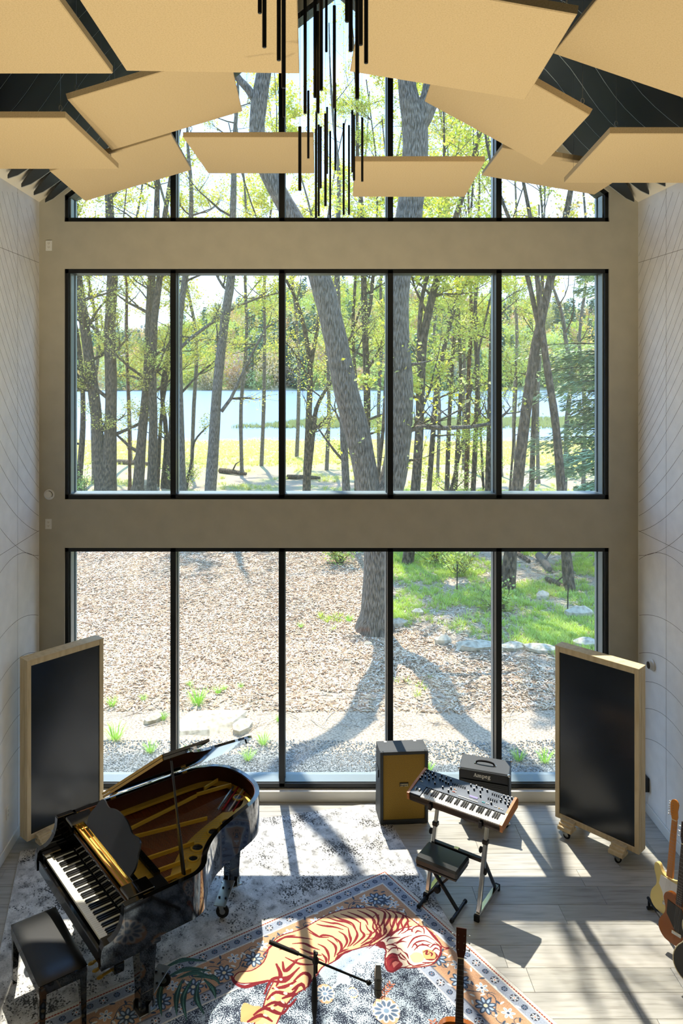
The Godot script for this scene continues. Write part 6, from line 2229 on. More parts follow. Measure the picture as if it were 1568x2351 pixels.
func combo_amp() -> void:
	var root := thing("combo_amplifier", "black combo amplifier with carry handle and script lettering near the window", "amplifier", Vector3(2.022, 0, -8.498), atan2(-0.176, 0.516))
	var w := 0.545
	var d := 0.345
	var y0 := 0.065
	var h := 0.60
	var mb := MB.new()
	mb.bevel(Vector3(0, (y0 + h) / 2, -d / 2 - 0.012), Vector3(w, h - y0, d - 0.024), 0.008)
	part("cabinet_shell", mb, M.tolex, root)
	mb = MB.new()
	mb.bevel(Vector3(0, h - 0.05, -0.008), Vector3(w - 0.03, 0.09, 0.016), 0.003)
	part("control_panel", mb, M.satin_black, root)
	mb = MB.new()
	mb.box(Vector3(0, (y0 + h - 0.1) / 2, -0.008), Vector3(w - 0.03, h - 0.1 - y0 - 0.03, 0.012))
	var g := part("grille", mb, M.ebony, root)
	for k in 22:
		mb = MB.new()
		mb.bevel(Vector3(0, y0 + 0.03 + k * 0.0195, -0.001), Vector3(w - 0.035, 0.006, 0.004), 0.001)
		part("grille_slat", mb, M.tolex, g)
	var tx := part("brand_lettering", words("Ampeg", 0.052, 0.003, true), M.trim_white, root, "white script lettering")
	tx.position = Vector3(-0.02, h - 0.048, 0.002)
	mb = MB.new()
	var p := PackedVector3Array()
	for k in 9:
		var a := PI * k / 8.0
		p.append(Vector3(-cos(a) * 0.10, h + 0.004 + 0.036 * pow(sin(a), 0.6), -d * 0.48))
	mb.tube(p, PackedFloat32Array([0.009, 0.010, 0.011, 0.012, 0.012, 0.012, 0.011, 0.010, 0.009]), 8)
	var hd := part("handle", mb, M.rubber, root)
	mb = MB.new()
	for s in [-1, 1]:
		mb.bevel(Vector3(s * 0.105, h + 0.004, -d * 0.48), Vector3(0.03, 0.01, 0.03), 0.002)
	part("handle_ends", mb, M.chrome, hd)
	for sx in [-1, 1]:
		for sz in [-0.006, -d + 0.006]:
			for y in [h, y0]:
				mb = MB.new()
				mb.ball(Vector3(sx * (w / 2 - 0.004), y - (0.004 if y > 0.3 else -0.004), sz - 0.006), Vector3(0.018, 0.018, 0.018), 8, 6)
				part("corner_cap", mb, M.chrome, root)
	for sx in [-1, 1]:
		for sz in [-0.06, -d + 0.05]:
			var cm := MB.new()
			var cr := MB.new()
			caster(cm, cr, Vector3(sx * 0.22, 0, sz), 0.030, 0.3)
			var c := part("caster_fork", cm, M.steel, root)
			part("caster_wheel", cr, M.rubber, c)

# ---------------------------------------------------------------- synthesizer on its stand
func synth_and_stand() -> void:
	var turn := atan2(-0.555, 0.79)
	var mid := Vector3(1.4418, 0, -7.2805)     # middle of the front top edge
	var root := thing("synthesizer", "blue-grey keyboard synthesizer with wooden end cheeks, knobs and sliders", "synthesizer", mid, turn)
	var w := 0.965
	var tilt := atan2(0.055, 0.40)
	var b := Basis(Vector3.RIGHT, tilt)
	var o := Vector3(0, 0.905, 0)
	var inn := w - 0.05
	# case: panel behind, shelf for keys in front
	var mb := MB.new()
	mb.box(o + b * Vector3(0, -0.055, -0.20), Vector3(inn, 0.05, 0.40), b)
	mb.box(o + b * Vector3(0, -0.018, -0.275), Vector3(inn, 0.036, 0.25), b)
	mb.bevel(o + b * Vector3(0, -0.04, -0.006), Vector3(inn, 0.05, 0.012), 0.003, b)
	part("case", mb, M.satin_black, root)
	mb = MB.new()
	mb.box(o + b * Vector3(0, 0.001, -0.275), Vector3(inn, 0.004, 0.25), b)
	mb.box(o + b * Vector3(-inn / 2 + 0.055, -0.004, -0.078), Vector3(0.11, 0.012, 0.15), b)
	part("control_panel", mb, M.synth_blue, root, "dark blue control panel")
	for s in [-1, 1]:
		mb = MB.new()
		var prof := PackedVector2Array([Vector2(0.01, -0.07), Vector2(0.01, 0.0), Vector2(-0.15, 0.012), Vector2(-0.40, 0.016), Vector2(-0.43, -0.02), Vector2(-0.40, -0.085)])
		var xf := Transform3D(b * Basis(Vector3(0, 0, 1), Vector3(1, 0, 0), Vector3(0, 1, 0)), o)
		var xa := w / 2 - 0.024 if s > 0 else -w / 2
		mb.prism(prof, xa, xa + 0.024, xf)
		part("wooden_cheek", mb, M.cherry_wood, root, "reddish wooden end cheek")
	# 61 keys
	var kx0 := -inn / 2 + 0.115
	var kw := (inn / 2 - 0.004 - kx0) / 36.0
	var wm := MB.new()
	wm.bevel(Vector3(0, -0.014, -0.072), Vector3(kw - 0.0012, 0.018, 0.142), 0.0012)
	var white_mesh := wm.done()
	var bm := MB.new()
	bm.bevel(Vector3(0, 0.0, -0.098), Vector3(0.012, 0.014, 0.085), 0.0015)
	var black_mesh := bm.done()
	var bed := Node3D.new()
	bed.name = "keyboard"
	root.add_child(bed)
	bed.transform = Transform3D(b, o)
	for k in 36:
		var n := part("white_key", white_mesh, M.white_plastic, bed)
		n.position.x = kx0 + (k + 0.5) * kw
		if k < 35 and (k % 7) in [0, 1, 3, 4, 5]:
			n = part("black_key", black_mesh, M.ebony, bed)
			n.position.x = kx0 + (k + 1) * kw
	# knobs; places in thousandths of the panel width and depth
	var face := Node3D.new()
	face.name = "control_surface"
	root.add_child(face)
	face.transform = Transform3D(b, o + b * Vector3(0, 0.003, 0))
	var knob := MB.new()
	knob.lathe([[0.0085, 0.0], [0.0080, 0.020], [0.0, 0.0205]], Vector3.ZERO, Basis(), 12)
	var km := knob.done()
	var cap := MB.new()
	cap.lathe([[0.0066, 0.0206], [0.0066, 0.0225], [0.0, 0.023]], Vector3.ZERO, Basis(), 10)
	var capm := cap.done()
	var K := [[-0.445, -0.375], [-0.41, -0.365], [-0.375, -0.365], [-0.445, -0.325], [-0.41, -0.315], [-0.375, -0.335], [-0.335, -0.325], [-0.39, -0.295], [-0.345, -0.285], [-0.455, -0.265], [-0.42, -0.265], [-0.455, -0.225], [-0.37, -0.245], [-0.285, -0.365], [-0.23, -0.355], [-0.175, -0.345], [-0.275, -0.305], [-0.245, -0.300], [-0.205, -0.290], [-0.175, -0.285], [-0.295, -0.225], [-0.20, -0.205], [-0.13, -0.185], [-0.125, -0.235], [0.03, -0.365], [0.085, -0.375], [0.145, -0.37], [0.20, -0.365], [0.08, -0.325], [0.145, -0.325], [0.045, -0.265], [0.17, -0.265], [0.37, -0.365], [0.41, -0.37], [0.445, -0.375], [0.36, -0.325], [0.40, -0.33], [0.435, -0.335], [0.365, -0.29], [0.41, -0.29], [0.445, -0.295], [0.45, -0.255], [0.30, -0.215]]
	for q in K:
		var n := part("knob", km, M.ebony, face)
		n.position = Vector3(q[0] * inn / 0.93, 0, q[1])
		part("knob_cap", capm, M.trim_white, n)
	var sl := MB.new()
	sl.box(Vector3(0, 0.0005, 0), Vector3(0.003, 0.001, 0.062))
	sl.box(Vector3(0, 0.008, 0.008), Vector3(0.007, 0.016, 0.010))
	var slm := sl.done()
	for e in [[-0.135, -0.315, 7], [0.255, -0.355, 5], [0.245, -0.275, 5]]:
		for k in e[2]:
			var n := part("slider", slm, M.ebony, face)
			n.position = Vector3(e[0] + k * 0.021, 0, e[1])
	var bt := MB.new()
	bt.bevel(Vector3(0, 0.003, 0), Vector3(0.010, 0.006, 0.010), 0.001)
	var btm := bt.done()
	for k in 16:
		var n := part("step_button", btm, M.white_plastic, face)
		n.position = Vector3(-0.015 + k * 0.0125, 0, -0.175)
	for e in [[-0.09, -0.205, "lit_button_red"], [-0.075, -0.205, "lit_button_red"], [-0.06, -0.205, "white_plastic"], [-0.09, -0.245, "lit_button_orange"], [-0.075, -0.245, "white_plastic"], [0.215, -0.20, "lit_button_cyan"], [0.23, -0.20, "lit_button_cyan"], [0.255, -0.20, "white_plastic"], [0.27, -0.20, "white_plastic"], [0.335, -0.195, "white_plastic"], [0.35, -0.195, "white_plastic"], [0.38, -0.19, "lit_button_orange"], [0.40, -0.19, "white_plastic"], [0.415, -0.19, "white_plastic"], [-0.43, -0.20, "white_plastic"], [-0.415, -0.20, "white_plastic"]]:
		var n := part("button", btm, M[e[2]], face)
		n.position = Vector3(e[0], 0, e[1])
	mb = MB.new()
	mb.bevel(Vector3(0.115, 0.002, -0.225), Vector3(0.085, 0.004, 0.028), 0.001)
	part("display_screen", mb, mat("screen_violet", Color(0.50, 0.47, 0.66), 0.3), face)
	for k in 2:
		mb = MB.new()
		mb.lathe([[0.0, -0.006], [0.024, -0.006], [0.024, 0.006], [0.0, 0.006]], Vector3(-inn / 2 + 0.035 + k * 0.04, -0.008, -0.075), Basis(Vector3.BACK, PI / 2), 20)
		part("pitch_wheel", mb, M.steel, face)
	# stand
	var st := thing("keyboard_stand", "chrome and black keyboard stand holding up the synthesizer", "stand", mid, turn)
	var zf := -0.02
	var frames := [-0.235, 0.275]
	for x in frames:
		mb = MB.new()
		mb.bar(Vector3(x, 0.045, 0.085), Vector3(x, 0.045, -0.41), 0.045, 0.035)
		var foot := part("foot_bar", mb, M.chrome, st)
		mb = MB.new()
		mb.bevel(Vector3(x, 0.03, 0.095), Vector3(0.05, 0.06, 0.03), 0.004)
		mb.bevel(Vector3(x, 0.03, -0.42), Vector3(0.05, 0.06, 0.03), 0.004)
		part("rubber_tip", mb, M.rubber, foot)
		mb = MB.new()
		mb.bar(Vector3(x, 0.06, 0.05), Vector3(x, 0.62, -0.12), 0.04, 0.04, Vector3.RIGHT)
		part("lower_post", mb, M.chrome, st)
		mb = MB.new()
		mb.bar(Vector3(x, 0.55, -0.10), Vector3(x, 0.835, -0.185), 0.032, 0.032, Vector3.RIGHT)
		part("inner_post", mb, M.steel, st)
		mb = MB.new()
		mb.bar(Vector3(x, 0.06, -0.36), Vector3(x, 0.46, -0.09), 0.03, 0.022, Vector3.RIGHT)
		part("rear_strut", mb, M.black_metal, st)
		mb = MB.new()
		mb.bevel(Vector3(x, 0.62, -0.12), Vector3(0.052, 0.04, 0.052), 0.004)
		part("collar", mb, M.black_metal, st)
		mb = MB.new()
		mb.bar(Vector3(x, 0.822, 0.02), Vector3(x, 0.865, -0.34), 0.035, 0.022)
		mb.bevel(Vector3(x, 0.85, 0.012), Vector3(0.03, 0.04, 0.016), 0.003)
		part("support_arm", mb, M.black_metal, st)
		mb = MB.new()
		for q in [Vector3(x - 0.035, 0.55, -0.09), Vector3(x + 0.035, 0.40, -0.03)]:
			mb.lathe([[0.0, -0.008], [0.026, -0.008], [0.030, 0.0], [0.026, 0.010], [0.0, 0.012]], q, Basis(Vector3.BACK, PI / 2), 12)
		part("knob", mb, M.rubber, st)
	mb = MB.new()
	mb.bar(Vector3(frames[0], 0.46, -0.085), Vector3(frames[1], 0.46, -0.085), 0.045, 0.035)
	part("cross_bar", mb, M.black_metal, st)
	mb = MB.new()
	mb.bevel(Vector3(0.0, 0.46, -0.085), Vector3(0.05, 0.05, 0.04), 0.004)
	part("cross_bar_sleeve", mb, M.chrome, st)

func keyboard_bench() -> void:
	var turn := atan2(-0.242, 0.349)
	var root := thing("keyboard_bench", "small black padded bench on crossed metal legs at the synthesizer", "bench", Vector3(1.330, 0, -7.232), turn)
	var mb := MB.new()
	mb.bevel(Vector3(0, 0.44, 0), Vector3(0.425, 0.075, 0.305), 0.018)
	part("seat_pad", mb, M.black_leather, root)
	mb = MB.new()
	mb.bevel(Vector3(0, 0.394, 0), Vector3(0.40, 0.018, 0.285), 0.004)
	part("seat_board", mb, M.satin_black, root)
	for s in [-1, 1]:
		mb = MB.new()
		var top := Vector3(-s * 0.14, 0.385, s * 0.012)
		var low := Vector3(s * 0.165, 0.035, s * 0.012)
		mb.bar(top, low, 0.02, 0.036, Vector3.BACK)
		part("leg", mb, M.black_metal, root)
		mb = MB.new()
		mb.rod(Vector3(s * 0.165, 0.03, -0.15), Vector3(s * 0.165, 0.03, 0.15), 0.016, 0.016, 10)
		var f := part("foot_bar", mb, M.black_metal, root)
		mb = MB.new()
		for q in [-1, 1]:
			mb.rod(Vector3(s * 0.165, 0.03, q * 0.14), Vector3(s * 0.165, 0.03, q * 0.165), 0.019, 0.019, 10)
		part("rubber_tip", mb, M.rubber, f)
		mb = MB.new()
		mb.bar(Vector3(-s * 0.14, 0.378, -0.12), Vector3(-s * 0.14, 0.378, 0.12), 0.03, 0.012)
		part("seat_bracket", mb, M.black_metal, root)
	mb = MB.new()
	mb.lathe([[0.0, -0.02], [0.03, -0.02], [0.034, 0.0], [0.03, 0.02], [0.0, 0.024]], Vector3(-0.035, 0.17, 0.03), Basis(Vector3.RIGHT, PI / 2), 12)
	part("height_knob", mb, M.rubber, root)

# ---------------------------------------------------------------- microphone on a boom stand
func microphone() -> void:
	var d := 5.30
	var j := at(722, 2166, d)
	var root := thing("microphone_stand", "black boom microphone stand reaching over the tiger rug", "microphone stand", Vector3(j.x, 0, j.z))
	var o := root.position
	var mb := MB.new()
	mb.rod(Vector3(0, 0.55, 0), Vector3(0, j.y - 0.05, 0), 0.008, 0.008, 12)
	part("upper_pole", mb, M.black_metal, root)
	mb = MB.new()
	mb.lathe([[0.013, 0.60], [0.019, 0.64], [0.021, 0.72], [0.019, 0.82], [0.012, 0.87]], Vector3.ZERO, Basis(), 14)
	part("grip", mb, M.rubber, root)
	mb = MB.new()
	mb.rod(Vector3(0, 0.03, 0), Vector3(0, 0.62, 0), 0.012, 0.012, 12)
	part("lower_pole", mb, M.black_metal, root)
	for k in 3:
		mb = MB.new()
		var a := TAU * k / 3.0 + 0.4
		mb.bar(Vector3(0, 0.06, 0), Vector3(cos(a) * 0.32, 0.028, sin(a) * 0.32), 0.02, 0.02)
		part("leg", mb, M.black_metal, root)
	var a := at(618, 2162, d + 0.05)
	var b := at(846, 2256, d - 0.02)
	mb = MB.new()
	mb.rod(a.lerp(b, 0.10) - o, b - o, 0.0085, 0.0075, 10)
	part("boom", mb, M.black_metal, root)
	mb = MB.new()
	mb.tube(PackedVector3Array([a - o, a.lerp(b, 0.04) - o, a.lerp(b, 0.30) - o]), PackedFloat32Array([0.013, 0.0155, 0.013]), 12)
	part("counterweight", mb, M.rubber, root)
	mb = MB.new()
	mb.ball(a.lerp(b, 0.47) - o, Vector3(0.024, 0.030, 0.024), 12, 8)
	mb.bevel(a.lerp(b, 0.47) - o + Vector3(0.0, -0.05, 0), Vector3(0.03, 0.07, 0.03), 0.008)
	mb.rod(a.lerp(b, 0.47) - o + Vector3(0.0, 0.02, 0), a.lerp(b, 0.47) - o + Vector3(0.006, 0.055, 0), 0.006, 0.014, 8)
	part("boom_clutch", mb, M.rubber, root)
	mb = MB.new()
	mb.ball(b - o, Vector3(0.018, 0.018, 0.018), 10, 6)
	part("boom_joint", mb, M.black_metal, root)
	# condenser microphone in its basket
	var m := at(868, 2255, d - 0.02)
	var mic := thing("condenser_microphone", "olive-grey condenser microphone in a wire shock mount on the boom", "microphone", m)
	mb = MB.new()
	mb.lathe([[0.0, -0.095], [0.020, -0.095], [0.0235, -0.088], [0.0235, 0.035], [0.0, 0.035]], Vector3.ZERO, Basis(), 20)
	part("body", mb, M.mic_olive, mic)
	mb = MB.new()
	mb.hexa([Vector3(-0.0235, 0.036, 0.020), Vector3(0.0235, 0.036, 0.020), Vector3(0.0235, 0.036, -0.020), Vector3(-0.0235, 0.036, -0.020), Vector3(-0.016, 0.125, 0.011), Vector3(0.016, 0.125, 0.011), Vector3(0.016, 0.125, -0.011), Vector3(-0.016, 0.125, -0.011)])
	part("grille_head", mb, M.steel, mic, "steel mesh head")
	mb = MB.new()
	for y in [0.045, -0.02, -0.075]:
		mb.tube(flat_ring(Vector3(0, y, 0), 0.046), PackedFloat32Array([0.002]), 5, false)
	for k in 6:
		var an := TAU * k / 6.0
		mb.rod(Vector3(cos(an) * 0.046, 0.06, sin(an) * 0.046), Vector3(cos(an) * 0.044, -0.12, sin(an) * 0.044), 0.0018, 0.0018, 5)
		mb.rod(Vector3(cos(an) * 0.046, -0.075, sin(an) * 0.046), Vector3(cos(an + 1) * 0.0235, -0.06, sin(an + 1) * 0.0235), 0.0012, 0.0012, 4)
	mb.rod(Vector3(-0.046, -0.005, 0), b - m, 0.006, 0.006, 6)
	part("shock_mount", mb, M.black_metal, mic)

func flat_ring(o: Vector3, r: float) -> PackedVector3Array:
	var p := PackedVector3Array()
	for k in 17:
		var a := TAU * k / 16.0
		p.append(o + Vector3(cos(a), 0, sin(a)) * r)
	return p

# ---------------------------------------------------------------- guitars
# outlines are (x, y) in metres with the body's lower end at y = 0
func guitar_body(kind: String) -> PackedVector2Array:
	var half: Array
	if kind == "solid":       # offset waist, two horns
		return curve([Vector2(0.0, 0.0), Vector2(-0.10, 0.012), Vector2(-0.158, 0.07), Vector2(-0.155, 0.15), Vector2(-0.118, 0.215), Vector2(-0.120, 0.27), Vector2(-0.145, 0.335), Vector2(-0.142, 0.395), Vector2(-0.105, 0.40), Vector2(-0.075, 0.35), Vector2(-0.03, 0.325), Vector2(0.03, 0.32), Vector2(0.075, 0.34), Vector2(0.105, 0.37), Vector2(0.135, 0.345), Vector2(0.128, 0.28), Vector2(0.108, 0.225), Vector2(0.118, 0.17), Vector2(0.152, 0.10), Vector2(0.140, 0.04), Vector2(0.08, 0.006), Vector2(0.0, 0.0)], 3)
	if kind == "single":      # one cutaway
		return curve([Vector2(0.0, 0.0), Vector2(-0.10, 0.01), Vector2(-0.160, 0.07), Vector2(-0.158, 0.14), Vector2(-0.118, 0.215), Vector2(-0.118, 0.27), Vector2(-0.138, 0.335), Vector2(-0.115, 0.385), Vector2(-0.06, 0.395), Vector2(-0.03, 0.36), Vector2(0.03, 0.335), Vector2(0.07, 0.345), Vector2(0.105, 0.375), Vector2(0.132, 0.335), Vector2(0.112, 0.26), Vector2(0.116, 0.20), Vector2(0.158, 0.12), Vector2(0.155, 0.06), Vector2(0.10, 0.01), Vector2(0.0, 0.0)], 3)
	half = [Vector2(0.0, 0.0), Vector2(0.10, 0.008), Vector2(0.175, 0.06), Vector2(0.198, 0.14), Vector2(0.175, 0.22), Vector2(0.128, 0.285), Vector2(0.122, 0.335), Vector2(0.142, 0.40), Vector2(0.135, 0.455), Vector2(0.085, 0.495), Vector2(0.0, 0.505)]
	var p := curve(half, 3)
	var out := PackedVector2Array()
	for q in p:
		out.append(q)
	for k in range(p.size() - 2, 0, -1):
		out.append(Vector2(-p[k].x, p[k].y))
	return out

func upright(b: Basis, o: Vector3) -> Transform3D:      # prism whose (x, z) outline becomes (x, y) of b, thickness along b.z
	return Transform3D(b * Basis(Vector3(1, 0, 0), Vector3(0, 0, -1), Vector3(0, 1, 0)), o)

func guitar(called: String, label: String, where: Vector3, b: Basis, kind: String, skin: Material, neck: Material, board: Material, thick: float, head_in_line: bool) -> Node3D:
	var root := thing(called, label, "guitar", where)
	var xf := upright(b, Vector3.ZERO)
	var body := guitar_body(kind)
	var top := 0.395 if kind != "acoustic" else 0.505
	var mb := MB.new()
	mb.prism(body, -thick * 0.5, thick * 0.5, xf, true)
	part("body", mb, skin, root)
	var nl := 0.36 if kind == "acoustic" else 0.44
	var y0 := top - 0.06
	mb = MB.new()
	mb.hexa([xf * Vector3(-0.028, thick * -0.5 - 0.002, y0), xf * Vector3(0.028, thick * -0.5 - 0.002, y0), xf * Vector3(0.028, thick * -0.5 + 0.022, y0), xf * Vector3(-0.028, thick * -0.5 + 0.022, y0), xf * Vector3(-0.0215, thick * -0.5 - 0.002, y0 + nl + 0.06), xf * Vector3(0.0215, thick * -0.5 - 0.002, y0 + nl + 0.06), xf * Vector3(0.0215, thick * -0.5 + 0.020, y0 + nl + 0.06), xf * Vector3(-0.0215, thick * -0.5 + 0.020, y0 + nl + 0.06)])
	part("neck", mb, neck, root)
	var yb := y0 + (0.0 if kind != "acoustic" else -0.10)
	mb = MB.new()
	mb.hexa([xf * Vector3(-0.028, thick * -0.5 - 0.007, yb), xf * Vector3(0.028, thick * -0.5 - 0.007, yb), xf * Vector3(0.028, thick * -0.5 - 0.002, yb), xf * Vector3(-0.028, thick * -0.5 - 0.002, yb), xf * Vector3(-0.021, thick * -0.5 - 0.007, y0 + nl + 0.06), xf * Vector3(0.021, thick * -0.5 - 0.007, y0 + nl + 0.06), xf * Vector3(0.021, thick * -0.5 - 0.002, y0 + nl + 0.06), xf * Vector3(-0.021, thick * -0.5 - 0.002, y0 + nl + 0.06)])
	var fb := part("fingerboard", mb, board, root)
	var fret := MB.new()
	for k in 18:
		var y := y0 + nl + 0.06 - (nl + 0.05) * (1.0 - pow(0.944, k + 1)) * 1.5
		if y > yb:
			fret.box(xf * Vector3(0, thick * -0.5 - 0.0075, y), Vector3(0.046, 0.0016, 0.0016), b)
	part("frets", fret, M.steel, fb)
	var hy := y0 + nl + 0.06
	mb = MB.new()
	var hp := PackedVector2Array([Vector2(-0.021, hy), Vector2(-0.034, hy + 0.05), Vector2(-0.036, hy + 0.175), Vector2(0.036, hy + 0.175), Vector2(0.034, hy + 0.05), Vector2(0.021, hy)])
	if head_in_line:
		hp = curve([Vector2(0.021, hy), Vector2(0.03, hy + 0.03), Vector2(0.024, hy + 0.08), Vector2(0.030, hy + 0.14), Vector2(0.005, hy + 0.175), Vector2(-0.035, hy + 0.165), Vector2(-0.045, hy + 0.12), Vector2(-0.038, hy + 0.05), Vector2(-0.021, hy)], 2)
	mb.prism(hp, -thick * 0.5 - 0.002, -thick * 0.5 + 0.013, xf)
	var hd := part("headstock", mb, neck, root)
	mb = MB.new()
	mb.box(xf * Vector3(0, thick * -0.5 - 0.006, hy), Vector3(0.044, 0.006, 0.006), b)
	part("nut", mb, M.cream_binding, hd)
	mb = MB.new()
	for k in 6:
		var sx := -1.0 if head_in_line or k < 3 else 1.0
		var y := hy + 0.03 + 0.022 * k if head_in_line else hy + 0.05 + 0.042 * (k % 3)
		mb.rod(xf * Vector3(sx * 0.02, thick * -0.5 - 0.012, y), xf * Vector3(sx * 0.02, thick * -0.5, y), 0.0032, 0.0032, 6)
		mb.rod(xf * Vector3(sx * 0.036, thick * -0.5 + 0.006, y), xf * Vector3(sx * 0.054, thick * -0.5 + 0.006, y), 0.0025, 0.0025, 5)
		mb.ball(xf * Vector3(sx * 0.058, thick * -0.5 + 0.006, y), Vector3(0.007, 0.0075, 0.007), 6, 4)
	part("tuning_machines", mb, M.chrome, hd)
	mb = MB.new()
	for k in 6:
		var x := (k - 2.5) * 0.0068
		mb.rod(xf * Vector3(x * 1.3, thick * -0.5 - 0.014, 0.10 if kind != "acoustic" else 0.15), xf * Vector3(x, thick * -0.5 - 0.010, hy), 0.0006, 0.0006, 3)
	part("strings", mb, M.string_steel, root)
	mb = MB.new()
	mb.bevel(xf * Vector3(0, thick * -0.5 - 0.006, 0.10 if kind != "acoustic" else 0.15), Vector3(0.085 if kind != "acoustic" else 0.15, 0.03, 0.012), 0.003, b)
	part("bridge", mb, M.chrome if kind != "acoustic" else M.rosewood, root)
	return root

func lean(yaw: float, back: float) -> Basis:            # b.z points out of the guitar's front
	return Basis(Vector3.UP, yaw) * Basis(Vector3.RIGHT, -back)

func guitars() -> void:
	# rack along the right wall
	var yaw := -0.95
	var g1 := guitar("electric_guitar", "cream electric guitar with maple neck, standing farthest back in the rack", Vector3(3.33, 0.10, -6.98), lean(yaw, 0.16), "solid", M.cream_paint, M.maple, M.maple, 0.044, true)
	var mb := MB.new()
	var xf := upright(lean(yaw, 0.16), Vector3.ZERO)
	mb.prism(PackedVector2Array([Vector2(-0.03, 0.10), Vector2(0.06, 0.06), Vector2(0.11, 0.09), Vector2(0.07, 0.16), Vector2(0.08, 0.26), Vector2(0.11, 0.31), Vector2(0.02, 0.31), Vector2(-0.08, 0.32), Vector2(-0.09, 0.24), Vector2(-0.05, 0.18)]), -0.026, -0.022, xf)
	part("pickguard", mb, M.white_plastic, g1, "white pickguard")
	var g2 := guitar("electric_guitar", "amber-brown single-cutaway electric guitar in the middle of the rack", Vector3(3.24, 0.10, -6.62), lean(yaw, 0.16), "single", M.amber_wood, M.rosewood, M.rosewood, 0.046, false)
	mb = MB.new()
	mb.prism(PackedVector2Array([Vector2(-0.02, 0.12), Vector2(0.05, 0.10), Vector2(0.06, 0.20), Vector2(0.03, 0.31), Vector2(-0.10, 0.33), Vector2(-0.10, 0.22)]), -0.027, -0.023, xf)
	part("pickguard", mb, M.ebony, g2, "black pickguard")
	var g3 := guitar("acoustic_guitar", "dark acoustic guitar with cream binding at the front of the rack", Vector3(3.20, 0.10, -6.18), lean(yaw, 0.16), "acoustic", M.ebony, M.rosewood, M.rosewood, 0.10, false)
	mb = MB.new()
	var out := guitar_body("acoustic")
	var ring := PackedVector3Array()
	for q in out:
		ring.append(xf * Vector3(q.x, -0.05, q.y))
	ring.append(ring[0])
	mb.tube(ring, PackedFloat32Array([0.0045]), 5, false)
	part("binding", mb, M.cream_binding, g3, "cream edge binding")
	# the rack itself
	var rk := thing("guitar_rack", "low black metal rack holding the three guitars by the side wall", "guitar stand", Vector3(3.38, 0, -6.6))
	for x in [-0.12, 0.16]:
		mb = MB.new()
		mb.rod(Vector3(x, 0.095, -0.62), Vector3(x, 0.095, 0.66), 0.014, 0.014, 8)
		part("rest_bar", mb, M.rubber, rk)
	for z in [-0.60, 0.64]:
		mb = MB.new()
		mb.rod(Vector3(-0.14, 0.016, z), Vector3(0.30, 0.016, z), 0.014, 0.014, 8)
		mb.rod(Vector3(-0.12, 0.016, z), Vector3(-0.12, 0.095, z), 0.012, 0.012, 8)
		mb.rod(Vector3(0.16, 0.016, z), Vector3(0.16, 0.095, z), 0.012, 0.012, 8)
		mb.rod(Vector3(0.28, 0.016, z), Vector3(0.24, 0.78, z), 0.012, 0.012, 8)
		part("end_frame", mb, M.black_metal, rk)
	mb = MB.new()
	mb.rod(Vector3(0.24, 0.78, -0.60), Vector3(0.24, 0.78, 0.64), 0.016, 0.016, 8)
	part("neck_bar", mb, M.rubber, rk)
	# guitar whose neck rises at the microphone
	var d := 5.48
	var h := at(1058, 2150, d)
	var b := lean(-0.15, 0.42) * Basis(Vector3.BACK, -0.05)
	guitar("acoustic_guitar", "acoustic guitar standing beside the microphone with rosewood headstock and inlaid fingerboard", h - b * Vector3(0, 0.98, 0), b, "acoustic", M.amber_wood, M.mahogany, M.rosewood, 0.10, false)
	var foot := h - b * Vector3(0, 0.98, 0)
	var gs := thing("guitar_stand", "black folding stand under the acoustic guitar beside the microphone", "guitar stand", Vector3(foot.x, 0, foot.z))
	mb = MB.new()
	for s in [-1, 1]:
		mb.rod(Vector3(s * 0.13, 0.03, 0.14), Vector3(s * 0.10, 0.10, -0.06), 0.011, 0.011, 8)
		mb.rod(Vector3(s * 0.10, 0.10, -0.06), Vector3(s * 0.06, 0.42, -0.30), 0.011, 0.011, 8)
		mb.rod(Vector3(s * 0.06, 0.42, -0.30), Vector3(s * 0.14, 0.03, -0.42), 0.011, 0.011, 8)
	mb.rod(Vector3(-0.10, 0.10, -0.06), Vector3(0.10, 0.10, -0.06), 0.011, 0.011, 8)
	mb.rod(Vector3(-0.06, 0.42, -0.30), Vector3(0.06, 0.42, -0.30), 0.011, 0.011, 8)
	part("tube_frame", mb, M.black_metal, gs)
	# small black case seen at the frame's edge
	mb = MB.new()
	mb.bevel(Vector3(0, 0.16, 0), Vector3(0.5, 0.3, 0.4), 0.02)
	var cs := thing("equipment_case", "black equipment case with handle on the floor near the rack", "case", Vector3(3.05, 0, -5.05))
	part("shell", mb, M.tolex, cs)
	mb = MB.new()
	mb.rod(Vector3(-0.06, 0.33, 0), Vector3(0.06, 0.33, 0), 0.01, 0.01, 8)
	mb.rod(Vector3(-0.06, 0.31, 0), Vector3(-0.06, 0.335, 0), 0.008, 0.008, 8)
	mb.rod(Vector3(0.06, 0.31, 0), Vector3(0.06, 0.335, 0), 0.008, 0.008, 8)
	part("handle", mb, M.rubber, cs)

# ---------------------------------------------------------------- small things on the walls
func outlet(called: String, label: String, p: Vector3, turn: float) -> void:
	var root := thing(called, label, "outlet", p, turn)
	var mb := MB.new()
	mb.bevel(Vector3(0, 0, 0.004), Vector3(0.075, 0.12, 0.008), 0.002)
	part("cover_plate", mb, M.white_plastic, root)
	for y in [-0.022, 0.022]:
		mb = MB.new()
		mb.bevel(Vector3(0, y, 0.0085), Vector3(0.034, 0.030, 0.003), 0.001)
		var s := part("socket", mb, M.trim_white, root)
		mb = MB.new()
		for x in [-0.007, 0.007]:
			mb.box(Vector3(x, y + 0.004, 0.0103), Vector3(0.003, 0.010, 0.0008))
		mb.box(Vector3(0, y - 0.008, 0.0103), Vector3(0.005, 0.005, 0.0008))
		part("slots", mb, M.ebony, s)

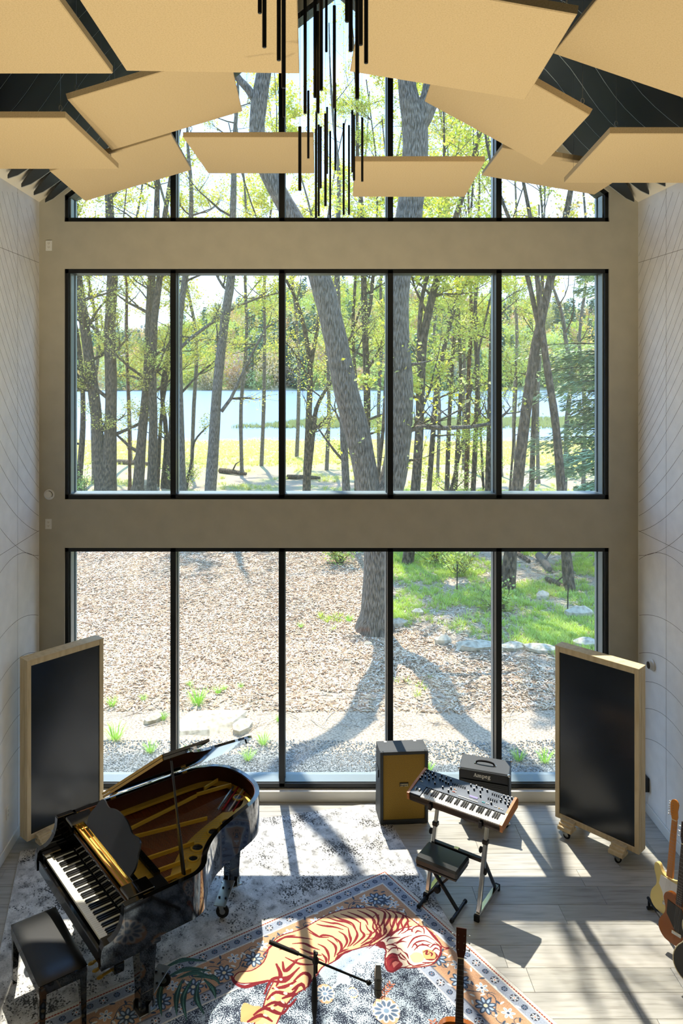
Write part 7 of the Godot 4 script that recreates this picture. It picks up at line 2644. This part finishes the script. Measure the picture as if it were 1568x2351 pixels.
func wall_fittings() -> void:
	outlet("wall_outlet", "white outlet high on the gable wall between the top and middle windows", Vector3(wx(112.5), wy(564), WALL_Z), 0)
	outlet("wall_outlet", "white outlet on the gable wall under the round alarm", Vector3(wx(111.5), wy(1203), WALL_Z), 0)
	var root := thing("alarm_sounder", "round white alarm disc on the gable wall beside the middle window", "alarm", Vector3(wx(113.5), wy(1135), WALL_Z))
	var b := Basis(Vector3.RIGHT, PI / 2)
	var mb := MB.new()
	mb.lathe([[0.062, 0.0], [0.060, 0.018], [0.052, 0.024], [0.0, 0.026]], Vector3.ZERO, b, 24)
	part("housing", mb, M.white_plastic, root)
	mb = MB.new()
	mb.lathe([[0.040, 0.024], [0.036, 0.036], [0.0, 0.038]], Vector3(-0.003, 0.003, 0.0), b, 24)
	part("grille_disc", mb, M.trim_white, root)
	mb = MB.new()
	var p := PackedVector3Array()
	for k in 12:
		var a := -0.6 + k * 0.2
		p.append(Vector3(cos(a) * 0.044, sin(a) * 0.044, 0.027))
	mb.tube(p, PackedFloat32Array([0.003]), 5)
	part("vent_slot", mb, M.satin_black, root)
	# round speaker on the right wall
	var s := at(1499, 1527, 3.947 * FOC / (1499.0 - PX))
	root = thing("wall_speaker", "small round white wall speaker with black face above the guitar-side rolling panel", "speaker", Vector3(XR, s.y, s.z), -PI / 2)
	mb = MB.new()
	mb.lathe([[0.065, 0.0], [0.065, 0.012], [0.05, 0.02], [0.045, 0.05], [0.0, 0.05]], Vector3.ZERO, b, 24)
	part("housing", mb, M.white_plastic, root)
	mb = MB.new()
	mb.lathe([[0.040, 0.0505], [0.038, 0.056], [0.0, 0.058]], Vector3.ZERO, b, 24)
	part("speaker_face", mb, M.ebony, root)
	# dark wall box low on the right wall and outlet near the guitars
	s = at(1486, 1797, 3.947 * FOC / (1486.0 - PX))
	mb = MB.new()
	mb.bevel(Vector3(0, 0, 0.03), Vector3(0.12, 0.16, 0.06), 0.006)
	root = thing("wall_junction_box", "black junction box low on the side wall behind the rolling panel", "box", Vector3(XR, s.y, s.z), -PI / 2)
	part("housing", mb, M.satin_black, root)
	mb = MB.new()
	mb.rod(Vector3(0, -0.08, 0.03), Vector3(0, -s.y + 0.1, 0.03), 0.006, 0.006, 6)
	part("cable", mb, M.rubber, root)
	s = at(1550, 1872, 3.947 * FOC / (1550.0 - PX))
	outlet("wall_outlet", "white outlet low on the side wall behind the cream guitar", Vector3(XR, s.y, s.z), -PI / 2)
	s = at(17, 1866, 3.056 * FOC / (PX - 17.0))
	outlet("wall_outlet", "white outlet low on the side wall beside the panel behind the piano", Vector3(XL, s.y, s.z), PI / 2)
